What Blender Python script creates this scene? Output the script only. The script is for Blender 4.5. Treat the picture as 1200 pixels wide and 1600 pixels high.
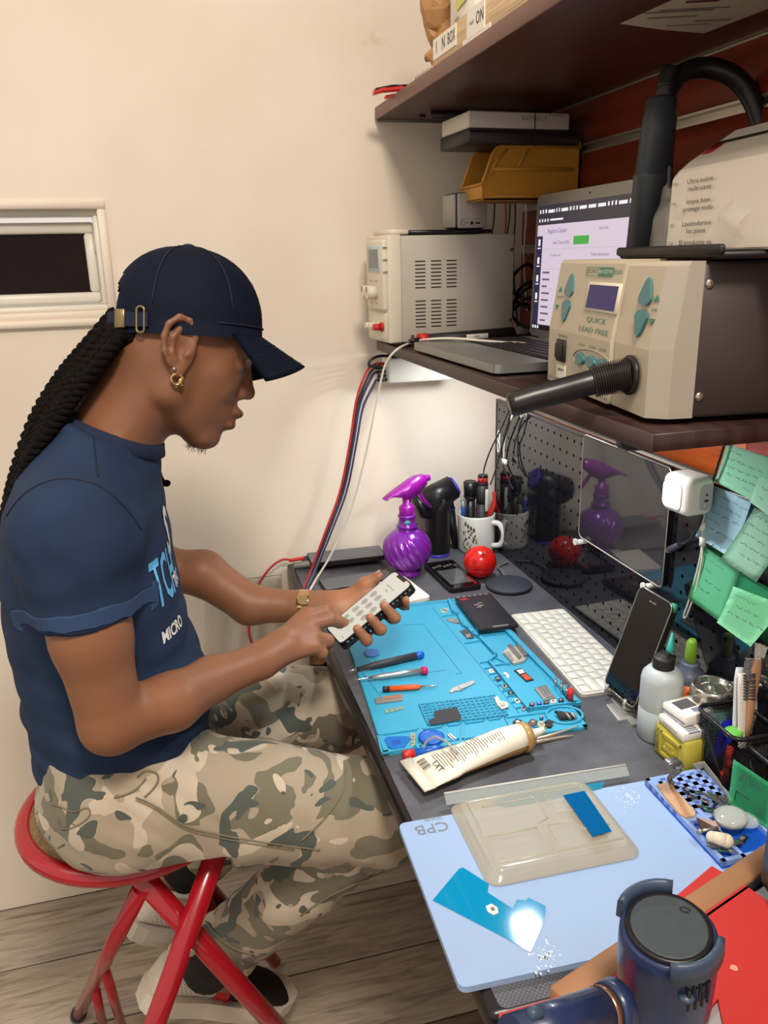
import bpy, bmesh, math, random
import numpy as np
from mathutils import Vector, Matrix, Euler
from mathutils.bvhtree import BVHTree
for _o in list(bpy.data.objects):
    bpy.data.objects.remove(_o)
S = bpy.context.scene
COL = S.collection
random.seed(7)

# ------------------------------------------------------------------ camera
FPX = 1264.81                       # focal length in pixels of the 1200x1600 frame
CAM = Vector((0, 0, 1.385))
def _camrot(yaw, pitch, roll):
    a, b, c = (math.radians(v) for v in (yaw, pitch, roll))
    f = Vector((math.sin(a)*math.cos(b), math.cos(a)*math.cos(b), -math.sin(b)))
    r = Vector((math.cos(a), -math.sin(a), 0)); u = r.cross(f)
    return r*math.cos(c)+u*math.sin(c), -r*math.sin(c)+u*math.cos(c), f
CR, CU, CF = _camrot(14.918, 17.4, -1.4085)
cam = bpy.data.cameras.new('camera'); camo = bpy.data.objects.new('camera', cam); COL.objects.link(camo)
cam.sensor_fit = 'VERTICAL'; cam.sensor_height = 36; cam.lens = FPX/1600*36; cam.clip_start = .02
M = Matrix((CR, CU, -CF)).transposed().to_4x4(); M.translation = CAM
camo.matrix_world = M
S.camera = camo
# measured points of the photograph turned into places on real planes
def ray(x, y):
    return CR*((x-600)/FPX) - CU*((y-800)/FPX) + CF
def atz(x, y, z): d = ray(x, y); return CAM + d*((z-CAM.z)/d.z)
def atx(x, y, c): d = ray(x, y); return CAM + d*(c/d.x)
def aty(x, y, c): d = ray(x, y); return CAM + d*(c/d.y)

# ------------------------------------------------------------------ light and exposure
S.view_settings.view_transform = 'Standard'; S.view_settings.look = 'None'
S.view_settings.exposure = 0.0; S.view_settings.gamma = 1; S.view_settings.use_curve_mapping = False
w = bpy.data.worlds.new('room_ambience'); S.world = w; w.use_nodes = True
w.node_tree.nodes['Background'].inputs[0].default_value = (1.0, .905, .80, 1)
w.node_tree.nodes['Background'].inputs[1].default_value = .84
def area(name, loc, target, size, power, col, sy=None):
    l = bpy.data.lights.new(name, 'AREA'); l.energy = power; l.color = col
    l.shape = 'RECTANGLE' if sy else 'SQUARE'; l.size = size
    if sy: l.size_y = sy
    o = bpy.data.objects.new(name, l); COL.objects.link(o); o.location = loc
    o.rotation_euler = (Vector(target)-Vector(loc)).to_track_quat('-Z', 'Y').to_euler()
    return o
area('ceiling_lamp', (.12, -.25, 2.55), (.2, .45, 0), .35, 36, (1, .88, .76))
area('ceiling_lamp', (-1.6, .7, 2.5), (-.2, 1.2, .6), .7, 2.5, (1, .88, .76))

# ------------------------------------------------------------------ colour and materials
def lin(c):
    return tuple((v/12.92 if v <= .04045 else ((v+.055)/1.055)**2.4) for v in (x/255 for x in c))+(1,)
MATS = {}
def mat(name, c, rough=.5, metal=0, var=.0, vscale=30, bump=0, bscale=200, spec=.5, trans=0, ior=1.45, emit=None, es=1, coat=0, alpha=1, sheen=0, sss=0):
    if name in MATS: return MATS[name]
    m = bpy.data.materials.new(name); m.use_nodes = True; MATS[name] = m
    nt = m.node_tree; b = nt.nodes['Principled BSDF']
    b.inputs['Base Color'].default_value = lin(c); b.inputs['Roughness'].default_value = rough
    b.inputs['Metallic'].default_value = metal; b.inputs['Specular IOR Level'].default_value = spec
    b.inputs['Transmission Weight'].default_value = trans; b.inputs['IOR'].default_value = ior
    b.inputs['Coat Weight'].default_value = coat; b.inputs['Alpha'].default_value = alpha
    b.inputs['Sheen Weight'].default_value = sheen
    if sss: b.inputs['Subsurface Weight'].default_value = sss; b.inputs['Subsurface Radius'].default_value = (.01, .004, .002)
    if emit: b.inputs['Emission Color'].default_value = lin(emit); b.inputs['Emission Strength'].default_value = es
    if var or bump:
        tc = nt.nodes.new('ShaderNodeTexCoord')
    if var:
        n = nt.nodes.new('ShaderNodeTexNoise'); n.inputs['Scale'].default_value = vscale; n.inputs['Detail'].default_value = 4
        nt.links.new(tc.outputs['Object'], n.inputs['Vector'])
        mx = nt.nodes.new('ShaderNodeMix'); mx.data_type = 'RGBA'
        l = lin(c); mx.inputs[6].default_value = tuple(v*(1-var) for v in l[:3])+(1,); mx.inputs[7].default_value = tuple(min(1, v*(1+var)) for v in l[:3])+(1,)
        nt.links.new(n.outputs['Fac'], mx.inputs[0]); nt.links.new(mx.outputs[2], b.inputs['Base Color'])
    if bump:
        n2 = nt.nodes.new('ShaderNodeTexNoise'); n2.inputs['Scale'].default_value = bscale; n2.inputs['Detail'].default_value = 3
        nt.links.new(tc.outputs['Object'], n2.inputs['Vector'])
        bp = nt.nodes.new('ShaderNodeBump'); bp.inputs['Strength'].default_value = bump; bp.inputs['Distance'].default_value = .002
        nt.links.new(n2.outputs['Fac'], bp.inputs['Height']); nt.links.new(bp.outputs[0], b.inputs['Normal'])
    return m
def ramp_mat(name, stops, rough, tex, const=False, spec=.5, bump=0, coat=0):
    """stops: (pos, colour); tex(nt) returns the socket that drives the ramp"""
    m = bpy.data.materials.new(name); m.use_nodes = True; MATS[name] = m
    nt = m.node_tree; b = nt.nodes['Principled BSDF']; b.inputs['Roughness'].default_value = rough; b.inputs['Specular IOR Level'].default_value = spec
    b.inputs['Coat Weight'].default_value = coat
    r = nt.nodes.new('ShaderNodeValToRGB'); e = r.color_ramp.elements
    while len(e) < len(stops): e.new(.5)
    for i, (p, c) in enumerate(stops): e[i].position = p; e[i].color = lin(c)
    if const: r.color_ramp.interpolation = 'CONSTANT'
    s = tex(nt); nt.links.new(s, r.inputs[0]); nt.links.new(r.outputs[0], b.inputs['Base Color'])
    if bump:
        bp = nt.nodes.new('ShaderNodeBump'); bp.inputs['Strength'].default_value = bump; bp.inputs['Distance'].default_value = .002
        nt.links.new(s, bp.inputs['Height']); nt.links.new(bp.outputs[0], b.inputs['Normal'])
    return m
def noise_tex(scale, stretch=(1, 1, 1), detail=5, distort=0, rough=.55, coord='Object'):
    def f(nt):
        tc = nt.nodes.new('ShaderNodeTexCoord'); mp = nt.nodes.new('ShaderNodeMapping'); mp.inputs['Scale'].default_value = stretch
        n = nt.nodes.new('ShaderNodeTexNoise'); n.inputs['Scale'].default_value = scale; n.inputs['Detail'].default_value = detail
        n.inputs['Distortion'].default_value = distort; n.inputs['Roughness'].default_value = rough
        nt.links.new(tc.outputs[coord], mp.inputs[0]); nt.links.new(mp.outputs[0], n.inputs['Vector'])
        return n.outputs['Fac']
    return f

# ------------------------------------------------------------------ mesh builder
class MB:
    def __init__(s): s.bm = bmesh.new(); s.slots = []
    def _slot(s, m):
        if m not in s.slots: s.slots.append(m)
        return s.slots.index(m)
    def _fin(s, faces, m=None, smooth=False):
        i = s._slot(m) if m else 0
        for f in faces: f.material_index = i; f.smooth = smooth
    def box(s, lo, hi, m=None, bev=0, M=None, seg=2):
        lo, hi = Vector(lo), Vector(hi)
        r = bmesh.ops.create_cube(s.bm, size=1)['verts']
        for v in r:
            v.co = Vector((lo[i]+(v.co[i]+.5)*(hi[i]-lo[i]) for i in range(3)))
        if bev:
            es = list({e for v in r for e in v.link_edges})
            o = bmesh.ops.bevel(s.bm, geom=es, offset=bev, segments=seg, profile=.5, affect='EDGES')
            fs = {f for v in o['verts'] for f in v.link_faces} | set(o['faces'])
            vs = {v for f in fs for v in f.verts}
        else:
            vs = set(r); fs = {f for v in r for f in v.link_faces}
        if M is not None:
            for v in vs: v.co = M @ v.co
        s._fin(fs, m, bool(bev)); return vs
    def ring(s, c, ax, r, n, ph=0):
        ax = Vector(ax).normalized(); a = ax.orthogonal().normalized() if abs(ax.z) < .999 else Vector((1, 0, 0)); b = ax.cross(a)
        return [s.bm.verts.new(Vector(c)+(a*math.cos(ph+2*math.pi*i/n)+b*math.sin(ph+2*math.pi*i/n))*r) for i in range(n)]
    def bridge(s, A, B, m=None, smooth=True):
        n = len(A); fs = []
        for i in range(n):
            try: fs.append(s.bm.faces.new((A[i], A[(i+1) % n], B[(i+1) % n], B[i])))
            except ValueError: pass
        s._fin(fs, m, smooth)
    def cap(s, A, m=None, flip=False):
        try: s._fin([s.bm.faces.new(A[::-1] if flip else A)], m)
        except ValueError: pass
    def cyl(s, p0, p1, r0, r1=None, n=20, m=None, caps=True, smooth=True):
        r1 = r0 if r1 is None else r1; d = Vector(p1)-Vector(p0)
        A = s.ring(p0, d, r0, n); B = s.ring(p1, d, r1, n); s.bridge(A, B, m, smooth)
        if caps: s.cap(A, m, True); s.cap(B, m)
    def tube(s, pts, r, n=10, m=None, caps=True):
        pts = [Vector(p) for p in pts]; rs = r if isinstance(r, (list, tuple)) else [r]*len(pts)
        prev = None; a = None; first = None
        for i, p in enumerate(pts):
            t = (pts[min(i+1, len(pts)-1)]-pts[max(i-1, 0)]).normalized()
            if a is None: a = t.orthogonal().normalized()
            a = (a-t*a.dot(t)).normalized(); b = t.cross(a)
            R = [s.bm.verts.new(p+(a*math.cos(2*math.pi*k/n)+b*math.sin(2*math.pi*k/n))*rs[i]) for k in range(n)]
            if prev: s.bridge(prev, R, m)
            else: first = R
            prev = R
        if caps: s.cap(first, m, True); s.cap(prev, m)
    def lathe(s, prof, c=(0, 0, 0), n=28, m=None, M=None, swirl=None):
        c = Vector(c); prev = None
        for (r, z) in prof:
            R = []
            for k in range(n):
                th = 2*math.pi*k/n; rr = r*(swirl(th, z) if swirl else 1)
                p = Vector((rr*math.cos(th), rr*math.sin(th), z))
                R.append(s.bm.verts.new((M @ p if M is not None else p)+c))
            if prev: s.bridge(prev, R, m)
            else: s.cap(R, m, True)
            prev = R
        s.cap(prev, m)
    def prism(s, poly, z0, z1, m=None, M=None, smooth=False):
        A = [s.bm.verts.new(Vector((x, y, z0))) for x, y in poly]; B = [s.bm.verts.new(Vector((x, y, z1))) for x, y in poly]
        if M is not None:
            for v in A+B: v.co = M @ v.co
        s.bridge(A, B, m, smooth); s.cap(A, m, True); s.cap(B, m)
    def loft(s, rings, m=None, caps=True, smooth=True, mats=None):
        prev = None; first = None
        for i, r in enumerate(rings):
            R = [s.bm.verts.new(Vector(p)) for p in r]
            if prev: s.bridge(prev, R, mats[i-1] if mats else m, smooth)
            else: first = R
            prev = R
        if caps: s.cap(first, m, True); s.cap(prev, m)
    def ball(s, c, r, m=None, u=16, v=10, M=None):
        o = bmesh.ops.create_uvsphere(s.bm, u_segments=u, v_segments=v, radius=1)['verts']
        rr = r if isinstance(r, (tuple, list)) else (r, r, r)
        for w_ in o:
            p = Vector(w_.co[i]*rr[i] for i in range(3)); w_.co = (M @ p if M is not None else p)+Vector(c)
        s._fin({f for w_ in o for f in w_.link_faces}, m, True)
    def grid(s, fn, nu, nv, m=None, smooth=True):
        V = [[s.bm.verts.new(Vector(fn(i/nu, j/nv))) for j in range(nv+1)] for i in range(nu+1)]
        s._fin([s.bm.faces.new((V[i][j], V[i+1][j], V[i+1][j+1], V[i][j+1])) for i in range(nu) for j in range(nv)], m, smooth)
    def face(s, pts, m=None):
        s._fin([s.bm.faces.new([s.bm.verts.new(Vector(p)) for p in pts])], m)
    def build(s, name, m, parent=None, world=False, auto=None):
        me = bpy.data.meshes.new(name)
        if parent is not None and world:
            s.bm.transform(MW[parent].inverted())
        bmesh.ops.recalc_face_normals(s.bm, faces=s.bm.faces[:]); s.bm.to_mesh(me); s.bm.free()
        for x in (s.slots or [m]): me.materials.append(x or m)
        o = bpy.data.objects.new(name, me); COL.objects.link(o)
        if parent is not None: o.parent = parent; MW[o] = MW[parent].copy()
        else: MW[o] = Matrix.Identity(4)
        return o
MW = {}                                     # world matrix of each thing, known before the scene updates
def thing(name, label, cat, loc=(0, 0, 0), rotz=0, group=None, M=None):
    o = bpy.data.objects.new(name, None); COL.objects.link(o); o.empty_display_size = .02
    Mw = M.copy() if M is not None else Matrix.Translation(Vector(loc)) @ Matrix.Rotation(rotz, 4, 'Z')
    o.matrix_world = Mw; MW[o] = Mw
    tag(o, label, cat, group); return o
def tag(o, label, cat, group=None):
    o['label'] = label; o['category'] = cat
    if group: o['group'] = group
    return o
def struct(o): o['kind'] = 'structure'; return o
def solo(mb, name, m, label, cat, group=None, origin=None):
    """a thing that is one mesh, built in world coordinates; the origin goes to its base"""
    if origin is not None: mb.bm.transform(Matrix.Translation(-Vector(origin)))
    o = mb.build(name, m)
    if origin is not None: o.location = origin; MW[o] = Matrix.Translation(Vector(origin))
    return tag(o, label, cat, group)
def copy_tree(o, loc=None, rotz=None, label=None, parent=None):
    c = o.copy(); COL.objects.link(c); MW[c] = MW[o].copy()
    if parent is not None: c.parent = parent
    if loc is not None:
        Mw = Matrix.Translation(Vector(loc)) @ Matrix.Rotation(rotz or 0, 4, 'Z'); c.matrix_world = Mw; MW[c] = Mw
    if label: c['label'] = label
    for ch in [x for x in bpy.data.objects if x.parent == o]: copy_tree(ch, parent=c)
    return c
def text(body, size, M_, m, parent, name='lettering', ext=0.0, align='CENTER', xs=1.0, bold=0.0):
    cu = bpy.data.curves.new(name, 'FONT'); cu.body = body; cu.size = size; cu.align_x = align; cu.align_y = 'CENTER'; cu.extrude = ext; cu.offset = bold; cu.resolution_u = 2
    t = bpy.data.objects.new(name+'_tmp', cu); COL.objects.link(t)
    me = bpy.data.meshes.new_from_object(t.evaluated_get(bpy.context.evaluated_depsgraph_get()))
    bpy.data.objects.remove(t); bpy.data.curves.remove(cu)
    me.transform(Matrix.Diagonal((xs, 1, 1, 1))); me.transform(M_)
    me.materials.clear(); me.materials.append(m)
    o = bpy.data.objects.new(name, me); COL.objects.link(o); o.parent = parent; MW[o] = MW[parent].copy()
    return o
def fr(o, x, y, z=None):
    """frame with origin o, first axis x and second axis near y"""
    x = Vector(x).normalized(); y = Vector(y); y = (y-x*x.dot(y)).normalized(); z = x.cross(y)
    M_ = Matrix((x, y, z)).transposed().to_4x4(); M_.translation = Vector(o); return M_
def spline(pts, n=8):
    """Catmull-Rom through pts"""
    P = [Vector(p) for p in pts]; P = [P[0]*2-P[1]]+P+[P[-1]*2-P[-2]]; out = []
    for i in range(1, len(P)-2):
        for k in range(n):
            t = k/n; a, b, c, d = P[i-1:i+3]
            out.append(.5*((2*b)+(c-a)*t+(2*a-5*b+4*c-d)*t*t+(3*b-a-3*c+d)*t**3))
    out.append(P[-2].copy()); return out
def rrect(w_, h, r, n=5):
    out = []
    for cx, cy, a0 in ((w_/2-r, h/2-r, 0), (-w_/2+r, h/2-r, 90), (-w_/2+r, -h/2+r, 180), (w_/2-r, -h/2+r, 270)):
        for k in range(n+1):
            a = math.radians(a0+90*k/n); out.append((cx+r*math.cos(a), cy+r*math.sin(a)))
    return out
T3 = Matrix.Translation
def RX(a): return Matrix.Rotation(a, 4, 'X')
def RY(a): return Matrix.Rotation(a, 4, 'Y')
def RZ(a): return Matrix.Rotation(a, 4, 'Z')
# ------------------------------------------------------------------ the room
YW, XS, ZD, ZL, ZU, XP = 1.66, .755, .755, 1.227, 1.640, .68   # end wall, slat wall, desk top, lower shelf top, upper shelf underside, pegboard
plaster = ramp_mat('painted_plaster', [(.25, (204, 188, 164)), (.30, (228, 214, 194)), (.55, (234, 222, 204)), (.72, (238, 227, 210))], .55, noise_tex(3.5, detail=6), bump=.06)
mb = MB(); mb.box((-3, -2.2, -.05), (3, YW+.3, -.004)); struct(mb.build('floor', mat('subfloor', (60, 54, 48), .8)))
FLOOR = bpy.data.objects['floor']
plank_m = ramp_mat('grey_laminate', [(.28, (112, 100, 88)), (.45, (158, 145, 129)), (.6, (178, 166, 149)), (.75, (132, 120, 106))], .42, noise_tex(7, (1, 9, 1), detail=7, distort=.8), bump=.12)
y = YW
row = 0
while y > -.3:
    x = -1.3-(row*.47) % .9
    while x < 1.4:
        mb = MB(); mb.box((-.598, -.0885, -.004), (.598, .0885, 0), bev=.0012, seg=1)
        o = mb.build('plank', plank_m, FLOOR); o.location = (x+.6, y-.09, 0)
        x += 1.2
    y -= .18; row += 1
# end wall with the opening of the small window
wx0, wx1, wz0, wz1 = -.62, -.086, 1.302, 1.485
mb = MB()
for lo, hi in (((-3, YW, 0), (wx0, YW+.14, 2.6)), ((wx1, YW, 0), (1.0, YW+.14, 2.6)), ((wx0, YW, 0), (wx1, YW+.14, wz0)), ((wx0, YW, wz1), (wx1, YW+.14, 2.6))):
    mb.box(lo, hi)
struct(mb.build('wall_end', plaster))
vinyl = mat('white_vinyl', (226, 222, 210), .35)
trimw = mat('cream_casing', (236, 224, 206), .5)
win = struct(thing('window_1', 'x', 'x', ((wx0+wx1)/2, YW, wz0))); del win['label']; del win['category']
mb = MB()
def rectframe(mb, x0, x1, z0, z1, t, y0, y1, bev=.003):
    mb.box((x0, y0, z0), (x1, y1, z0+t), bev=bev, seg=1); mb.box((x0, y0, z1-t), (x1, y1, z1), bev=bev, seg=1)
    mb.box((x0, y0, z0+t), (x0+t, y1, z1-t), bev=bev, seg=1); mb.box((x1-t, y0, z0+t), (x1, y1, z1-t), bev=bev, seg=1)
rectframe(mb, wx0-.014, wx1+.014, wz0-.014, wz1+.014, .016, YW-.006, YW+.02); mb.build('casing', trimw, win, world=True)
mb = MB(); rectframe(mb, wx0, wx1, wz0, wz1, .012, YW+.012, YW+.09); mb.build('jamb', vinyl, win, world=True)
mb = MB(); rectframe(mb, wx0+.012, wx1-.013, wz0+.014, wz1-.022, .020, YW+.045, YW+.075, .004); mb.build('sash', vinyl, win, world=True)
mb = MB(); mb.box((wx0+.028, YW+.055, wz0+.03), (wx1-.03, YW+.06, wz1-.04)); mb.build('pane', mat('night_glass', (30, 18, 20), .25, spec=.15), win, world=True)
mb = MB(); mb.tube([(wx1-.014, YW+.044, wz1-.034), (wx1-.012, YW+.036, wz1-.05), (wx1-.013, YW+.036, wz1-.075)], .0025, 8); mb.build('latch', vinyl, win, world=True)
mb = MB(); mb.box((wx0-.02, YW-.012, wz0-.026), (wx1+.024, YW+.004, wz0-.012), bev=.003, seg=1); mb.build('sill', trimw, win, world=True)
# slat wall of cherry boards between aluminium rails
cherry = ramp_mat('cherry_laminate', [(.3, (92, 30, 14)), (.5, (116, 40, 20)), (.7, (134, 50, 26))], .38, noise_tex(5, (1, 1.2, 16), detail=6))
orangewood = ramp_mat('orange_wood', [(.3, (176, 70, 22)), (.5, (205, 92, 36)), (.7, (222, 112, 52))], .35, noise_tex(6, (1, 1.2, 26), detail=6))
alu = mat('aluminium', (190, 184, 172), .35, .85)
SW = struct(MB().build('wall_right', cherry))
bm_ = MB(); bm_.box((XS+.02, -1.6, 0), (XS+.1, YW, 2.6)); bm_.build('backing', mat('slat_backing', (50, 18, 10), .6), SW)
zr = [1.562-.083*k for k in range(-5, 18)]
for i, z in enumerate(zr):
    mb = MB(); mb.box((XS+.002, -1.0, z-.0085), (XS+.02, YW-.004, z-.005), alu); mb.box((XS+.002, -1.0, z+.005), (XS+.02, YW-.004, z+.0085), alu); mb.box((XS+.014, -1.0, z-.006), (XS+.02, YW-.004, z+.006), alu)
    mb.build('rail', alu, SW)
    if i+1 < len(zr):
        mb = MB(); mb.box((XS, -1.0, zr[i+1]+.0085), (XS+.02, YW-.004, z-.0085), bev=.0015, seg=1)
        mb.build('slat', orangewood if z < 1.15 else cherry, SW)

# ------------------------------------------------------------------ desk
desk_edge = mat('black_edge', (22, 18, 18), .3)
desk = thing('work_desk', 'dark grey repair bench with black edge under the shelves', 'desk', (.45, 1.08, 0))
DX0, DX1, DY0, DY1 = .218, .70, .50, 1.655
mb = MB(); mb.box((DX0, DY0, ZD-.03), (DX1, DY1, ZD-.0015), bev=.006); mb.build('desk_top', desk_edge, desk, world=True)
def weave(nt):
    tc = nt.nodes.new('ShaderNodeTexCoord'); a = nt.nodes.new('ShaderNodeTexChecker'); a.inputs['Scale'].default_value = 420
    nt.links.new(tc.outputs['Object'], a.inputs['Vector'])
    n = nt.nodes.new('ShaderNodeTexNoise'); n.inputs['Scale'].default_value = 14; n.inputs['Detail'].default_value = 6; nt.links.new(tc.outputs['Object'], n.inputs['Vector'])
    m_ = nt.nodes.new('ShaderNodeMath'); m_.operation = 'MULTIPLY_ADD'; m_.inputs[1].default_value = .22
    nt.links.new(a.outputs['Fac'], m_.inputs[0]); nt.links.new(n.outputs['Fac'], m_.inputs[2]); return m_.outputs[0]
deskmat = ramp_mat('woven_desk_mat', [(.3, (52, 52, 58)), (.55, (70, 70, 76)), (.8, (96, 97, 102))], .55, weave, bump=.25)
mb = MB(); mb.prism(rrect(DX1-DX0-.014, DY1-DY0-.006, .008), ZD-.0015, ZD, M=T3(((DX0+DX1)/2+.004, (DY0+DY1)/2, 0))); mb.build('surface_mat', deskmat, desk, world=True)
for (x, y) in ((DX0+.05, DY0+.04), (DX0+.05, DY1-.05), (DX1-.04, DY0+.04), (DX1-.04, DY1-.05)):
    mb = MB(); mb.box((x-.018, y-.018, .0), (x+.018, y+.018, ZD-.03), bev=.003, seg=1); mb.build('leg', desk_edge, desk, world=True)
mb = MB(); mb.box((DX0+.02, DY0+.03, ZD-.075), (DX0+.04, DY1-.03, ZD-.03)); mb.build('front_rail', desk_edge, desk, world=True)

# ------------------------------------------------------------------ pegboard
peg_m = mat('glossy_pegboard', (20, 19, 23), .07, spec=.6, coat=.3)
PY0, PY1, PZ1 = .45, 1.60, 1.098
peg = thing('pegboard', 'glossy black pegboard standing behind the desk', 'pegboard', (XP, 1.0, ZD))
mb = MB(); st = .0254; nj = int((PY1-PY0)/st); nk = int((PZ1-ZD)/st)
def pegcell(mb, y0, z0, a, hole):
    x = XP; c = (y0+a/2, z0+a/2); r = .0031
    q = [(y0, z0), (y0+a/2, z0), (y0+a, z0), (y0+a, z0+a/2), (y0+a, z0+a), (y0+a/2, z0+a), (y0, z0+a), (y0, z0+a/2)]
    O = [mb.bm.verts.new((x, p[0], p[1])) for p in q]
    if hole:
        I = [mb.bm.verts.new((x, c[0]+r*math.cos(math.radians(225+45*k)), c[1]+r*math.sin(math.radians(225+45*k)))) for k in range(8)]
        B = [mb.bm.verts.new((x+.004, v.co.y, v.co.z)) for v in I]
        mb.bridge(O, I, None, False); mb.bridge(I, B, None, False)
    else: mb.cap(O)
for j in range(nj):
    for k in range(nk): pegcell(mb, PY0+j*st, ZD+k*st, st, True)
bmesh.ops.remove_doubles(mb.bm, verts=mb.bm.verts[:], dist=1e-5)
yE, zE = PY0+nj*st, ZD+nk*st
mb.build('panel', peg_m, peg, world=True)
mb = MB(); mb.box((XP+.0045, PY0, ZD), (XP+.006, yE, zE)); mb.build('panel_back', mat('peg_back', (70, 66, 66), .6), peg, world=True)
steel = mat('steel', (170, 168, 165), .3, .9)
mb = MB(); mb.box((XP-.002, PY0, zE), (XP+.008, yE, zE+.008), bev=.0015, seg=1); mb.build('top_rail', mat('dark_rail', (60, 56, 56), .3, .6), peg, world=True)
mb = MB(); mb.box((XP-.001, yE, ZD), (XP+.008, yE+.004, zE+.008)); mb.build('side_rail', mat('dark_rail', (60, 56, 56), .3, .6), peg, world=True)

# ------------------------------------------------------------------ shelves
walnut = ramp_mat('walnut_laminate', [(.3, (62, 30, 22)), (.5, (78, 40, 30)), (.7, (92, 50, 38))], .33, noise_tex(5, (14, 1, 1), detail=5))
fascia = mat('rosewood_edge', (122, 84, 74), .45, var=.08)
up = thing('upper_shelf', 'brown upper shelf with pinkish front edge above the equipment', 'shelf', (.6, .6, ZU))
mb = MB(); mb.box((.446, -.55, ZU), (XS-.001, YW-.006, ZU+.02)); mb.build('board', walnut, up, world=True)
mb = MB(); mb.box((.442, -.55, ZU-.001), (.446, YW-.006, ZU+.021), bev=.001, seg=1); mb.build('edge_band', fascia, up, world=True)
mb = MB(); mb.box((.446, YW-.006, ZU-.004), (XS-.001, YW-.002, ZU+.018)); mb.build('wall_batten', alu, up, world=True)
for y in (1.55, .75):
    mb = MB(); mb.box((.52, y-.006, ZU-.014), (XS-.001, y+.006, ZU), bev=.002, seg=1); mb.tube([(.56, y, ZU-.008), (XS-.004, y, ZU-.11)], .005, 8); mb.build('bracket', mat('dark_bracket', (52, 46, 44), .4, .6), up, world=True)
mb = MB(); mb.cyl((.52, 1.60, ZU-.004), (.52, 1.60, ZU), .006, n=12); mb.build('fixing', desk_edge, up, world=True)
dark_lam = ramp_mat('wenge_laminate', [(.3, (34, 18, 16)), (.5, (46, 27, 24)), (.7, (58, 36, 32))], .35, noise_tex(5, (14, 1, 1), detail=5))
lo = thing('lower_shelf', 'dark brown lower shelf carrying laptop and soldering equipment', 'shelf', (.6, 1.1, ZL))
mb = MB(); mb.box((.424, .632, ZL-.017), (XS-.001, 1.60, ZL), bev=.0008, seg=1); mb.build('board', dark_lam, lo, world=True)
mb = MB(); mb.box((.420, .630, ZL-.0175), (.424, 1.602, ZL+.0005), bev=.001, seg=1); mb.build('edge_band', mat('shelf_edge', (66, 50, 47), .4), lo, world=True)
for y in (.70, 1.55):
    mb = MB(); mb.box((.432, y-.012, ZL-.03), (XS-.001, y+.012, ZL-.017), bev=.003, seg=1); mb.build('bracket', mat('black_bracket', (26, 22, 22), .4), lo, world=True)
# the work light under the lower shelf
ZB = ZL-.0176
lamp = thing('work_light', 'small white LED lamp mounted under the lower shelf', 'lamp', (.485, .96, ZB))
mb = MB(); mb.box((.455, .91, ZB-.010), (.515, 1.01, ZB), bev=.002, seg=1); mb.build('housing', vinyl, lamp, world=True)
mb = MB(); mb.box((.468, .928, ZB-.0115), (.502, .992, ZB-.0095)); mb.build('diffuser', mat('led_diffuser', (255, 255, 255), .5, emit=(235, 240, 255), es=8), lamp, world=True)
area('work_light_glow', (.485, .96, ZB-.0125), (.485, .96, 0), .034, 1.7, (.90, .95, 1), .064)
fill_lamp = copy_tree(lamp, (.57, 1.42, ZB), 0, 'added white fill lamp under the far end of the lower shelf')  # added fill lamp, put in to brighten the end wall below the shelf
area('work_light_glow', (.57, 1.42, ZB-.0125), (.57, 1.48, 0), .05, 1.7, (.94, .97, 1), .09)  # glow of the added fill lamp, lifts the wall under the shelf
# ------------------------------------------------------------------ things on the upper shelf
ZT = ZU+.02
pine = ramp_mat('pine_grain', [(.3, (196, 156, 112)), (.48, (222, 190, 148)), (.6, (232, 206, 168)), (.75, (206, 166, 120))], .5, noise_tex(9, (1, .6, 34), detail=4))
paper = mat('white_paper', (236, 230, 216), .6)
ink = mat('black_ink', (34, 30, 30), .6)
greyink = mat('grey_ink', (120, 112, 106), .6)
card_black = mat('black_card', (34, 32, 33), .5)
bx = thing('wooden_crate', 'shallow pine crate with paper letter labels along the upper shelf front', 'crate', (.55, .96, ZT))
X0, X1, Y0, Y1, ZH = .449, .65, .62, 1.325, ZT+.042
for nm, a, b in (('front_board', (X0, Y0, ZT), (X0+.009, Y1, ZH)), ('back_board', (X1-.009, Y0, ZT), (X1, Y1, ZH)), ('end_board', (X0+.009, Y1-.009, ZT), (X1-.009, Y1, ZH)), ('end_board', (X0+.009, Y0, ZT), (X1-.009, Y0+.009, ZH)), ('bottom_board', (X0+.009, Y0+.009, ZT), (X1-.009, Y1-.009, ZT+.006))):
    mb = MB(); mb.box(a, b, bev=.001, seg=1); mb.build(nm, pine, bx, world=True)
def flabel(y0, y1, z0, z1, parts, nm='label'):
    mb = MB(); mb.box((X0-.0012, y1, z0), (X0, y0, z1)); mb.build(nm, paper, bx, world=True)
    for s, y, sz, xs in parts:
        Mt = fr((X0-.0016, y, (z0+z1)/2), (0, -1, 0), (0, 0, 1))
        text(s, sz, MW[bx].inverted() @ Mt, ink, bx, xs=xs)
flabel(1.322, 1.222, ZT+.012, ZT+.04, [('I', 1.305, .024, .8), ('N', 1.274, .024, .8), ('BOX', 1.24, .022, .7)])
flabel(1.178, 1.115, ZT+.008, ZT+.042, [('ON', 1.130, .022, .8), ('recycle', 1.160, .007, .8)])
mb = MB(); mb.box((X0-.0009, 1.195, ZT+.0005), (X0, 1.095, ZT+.010)); mb.build('tape_strip', paper, bx, world=True)
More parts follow.
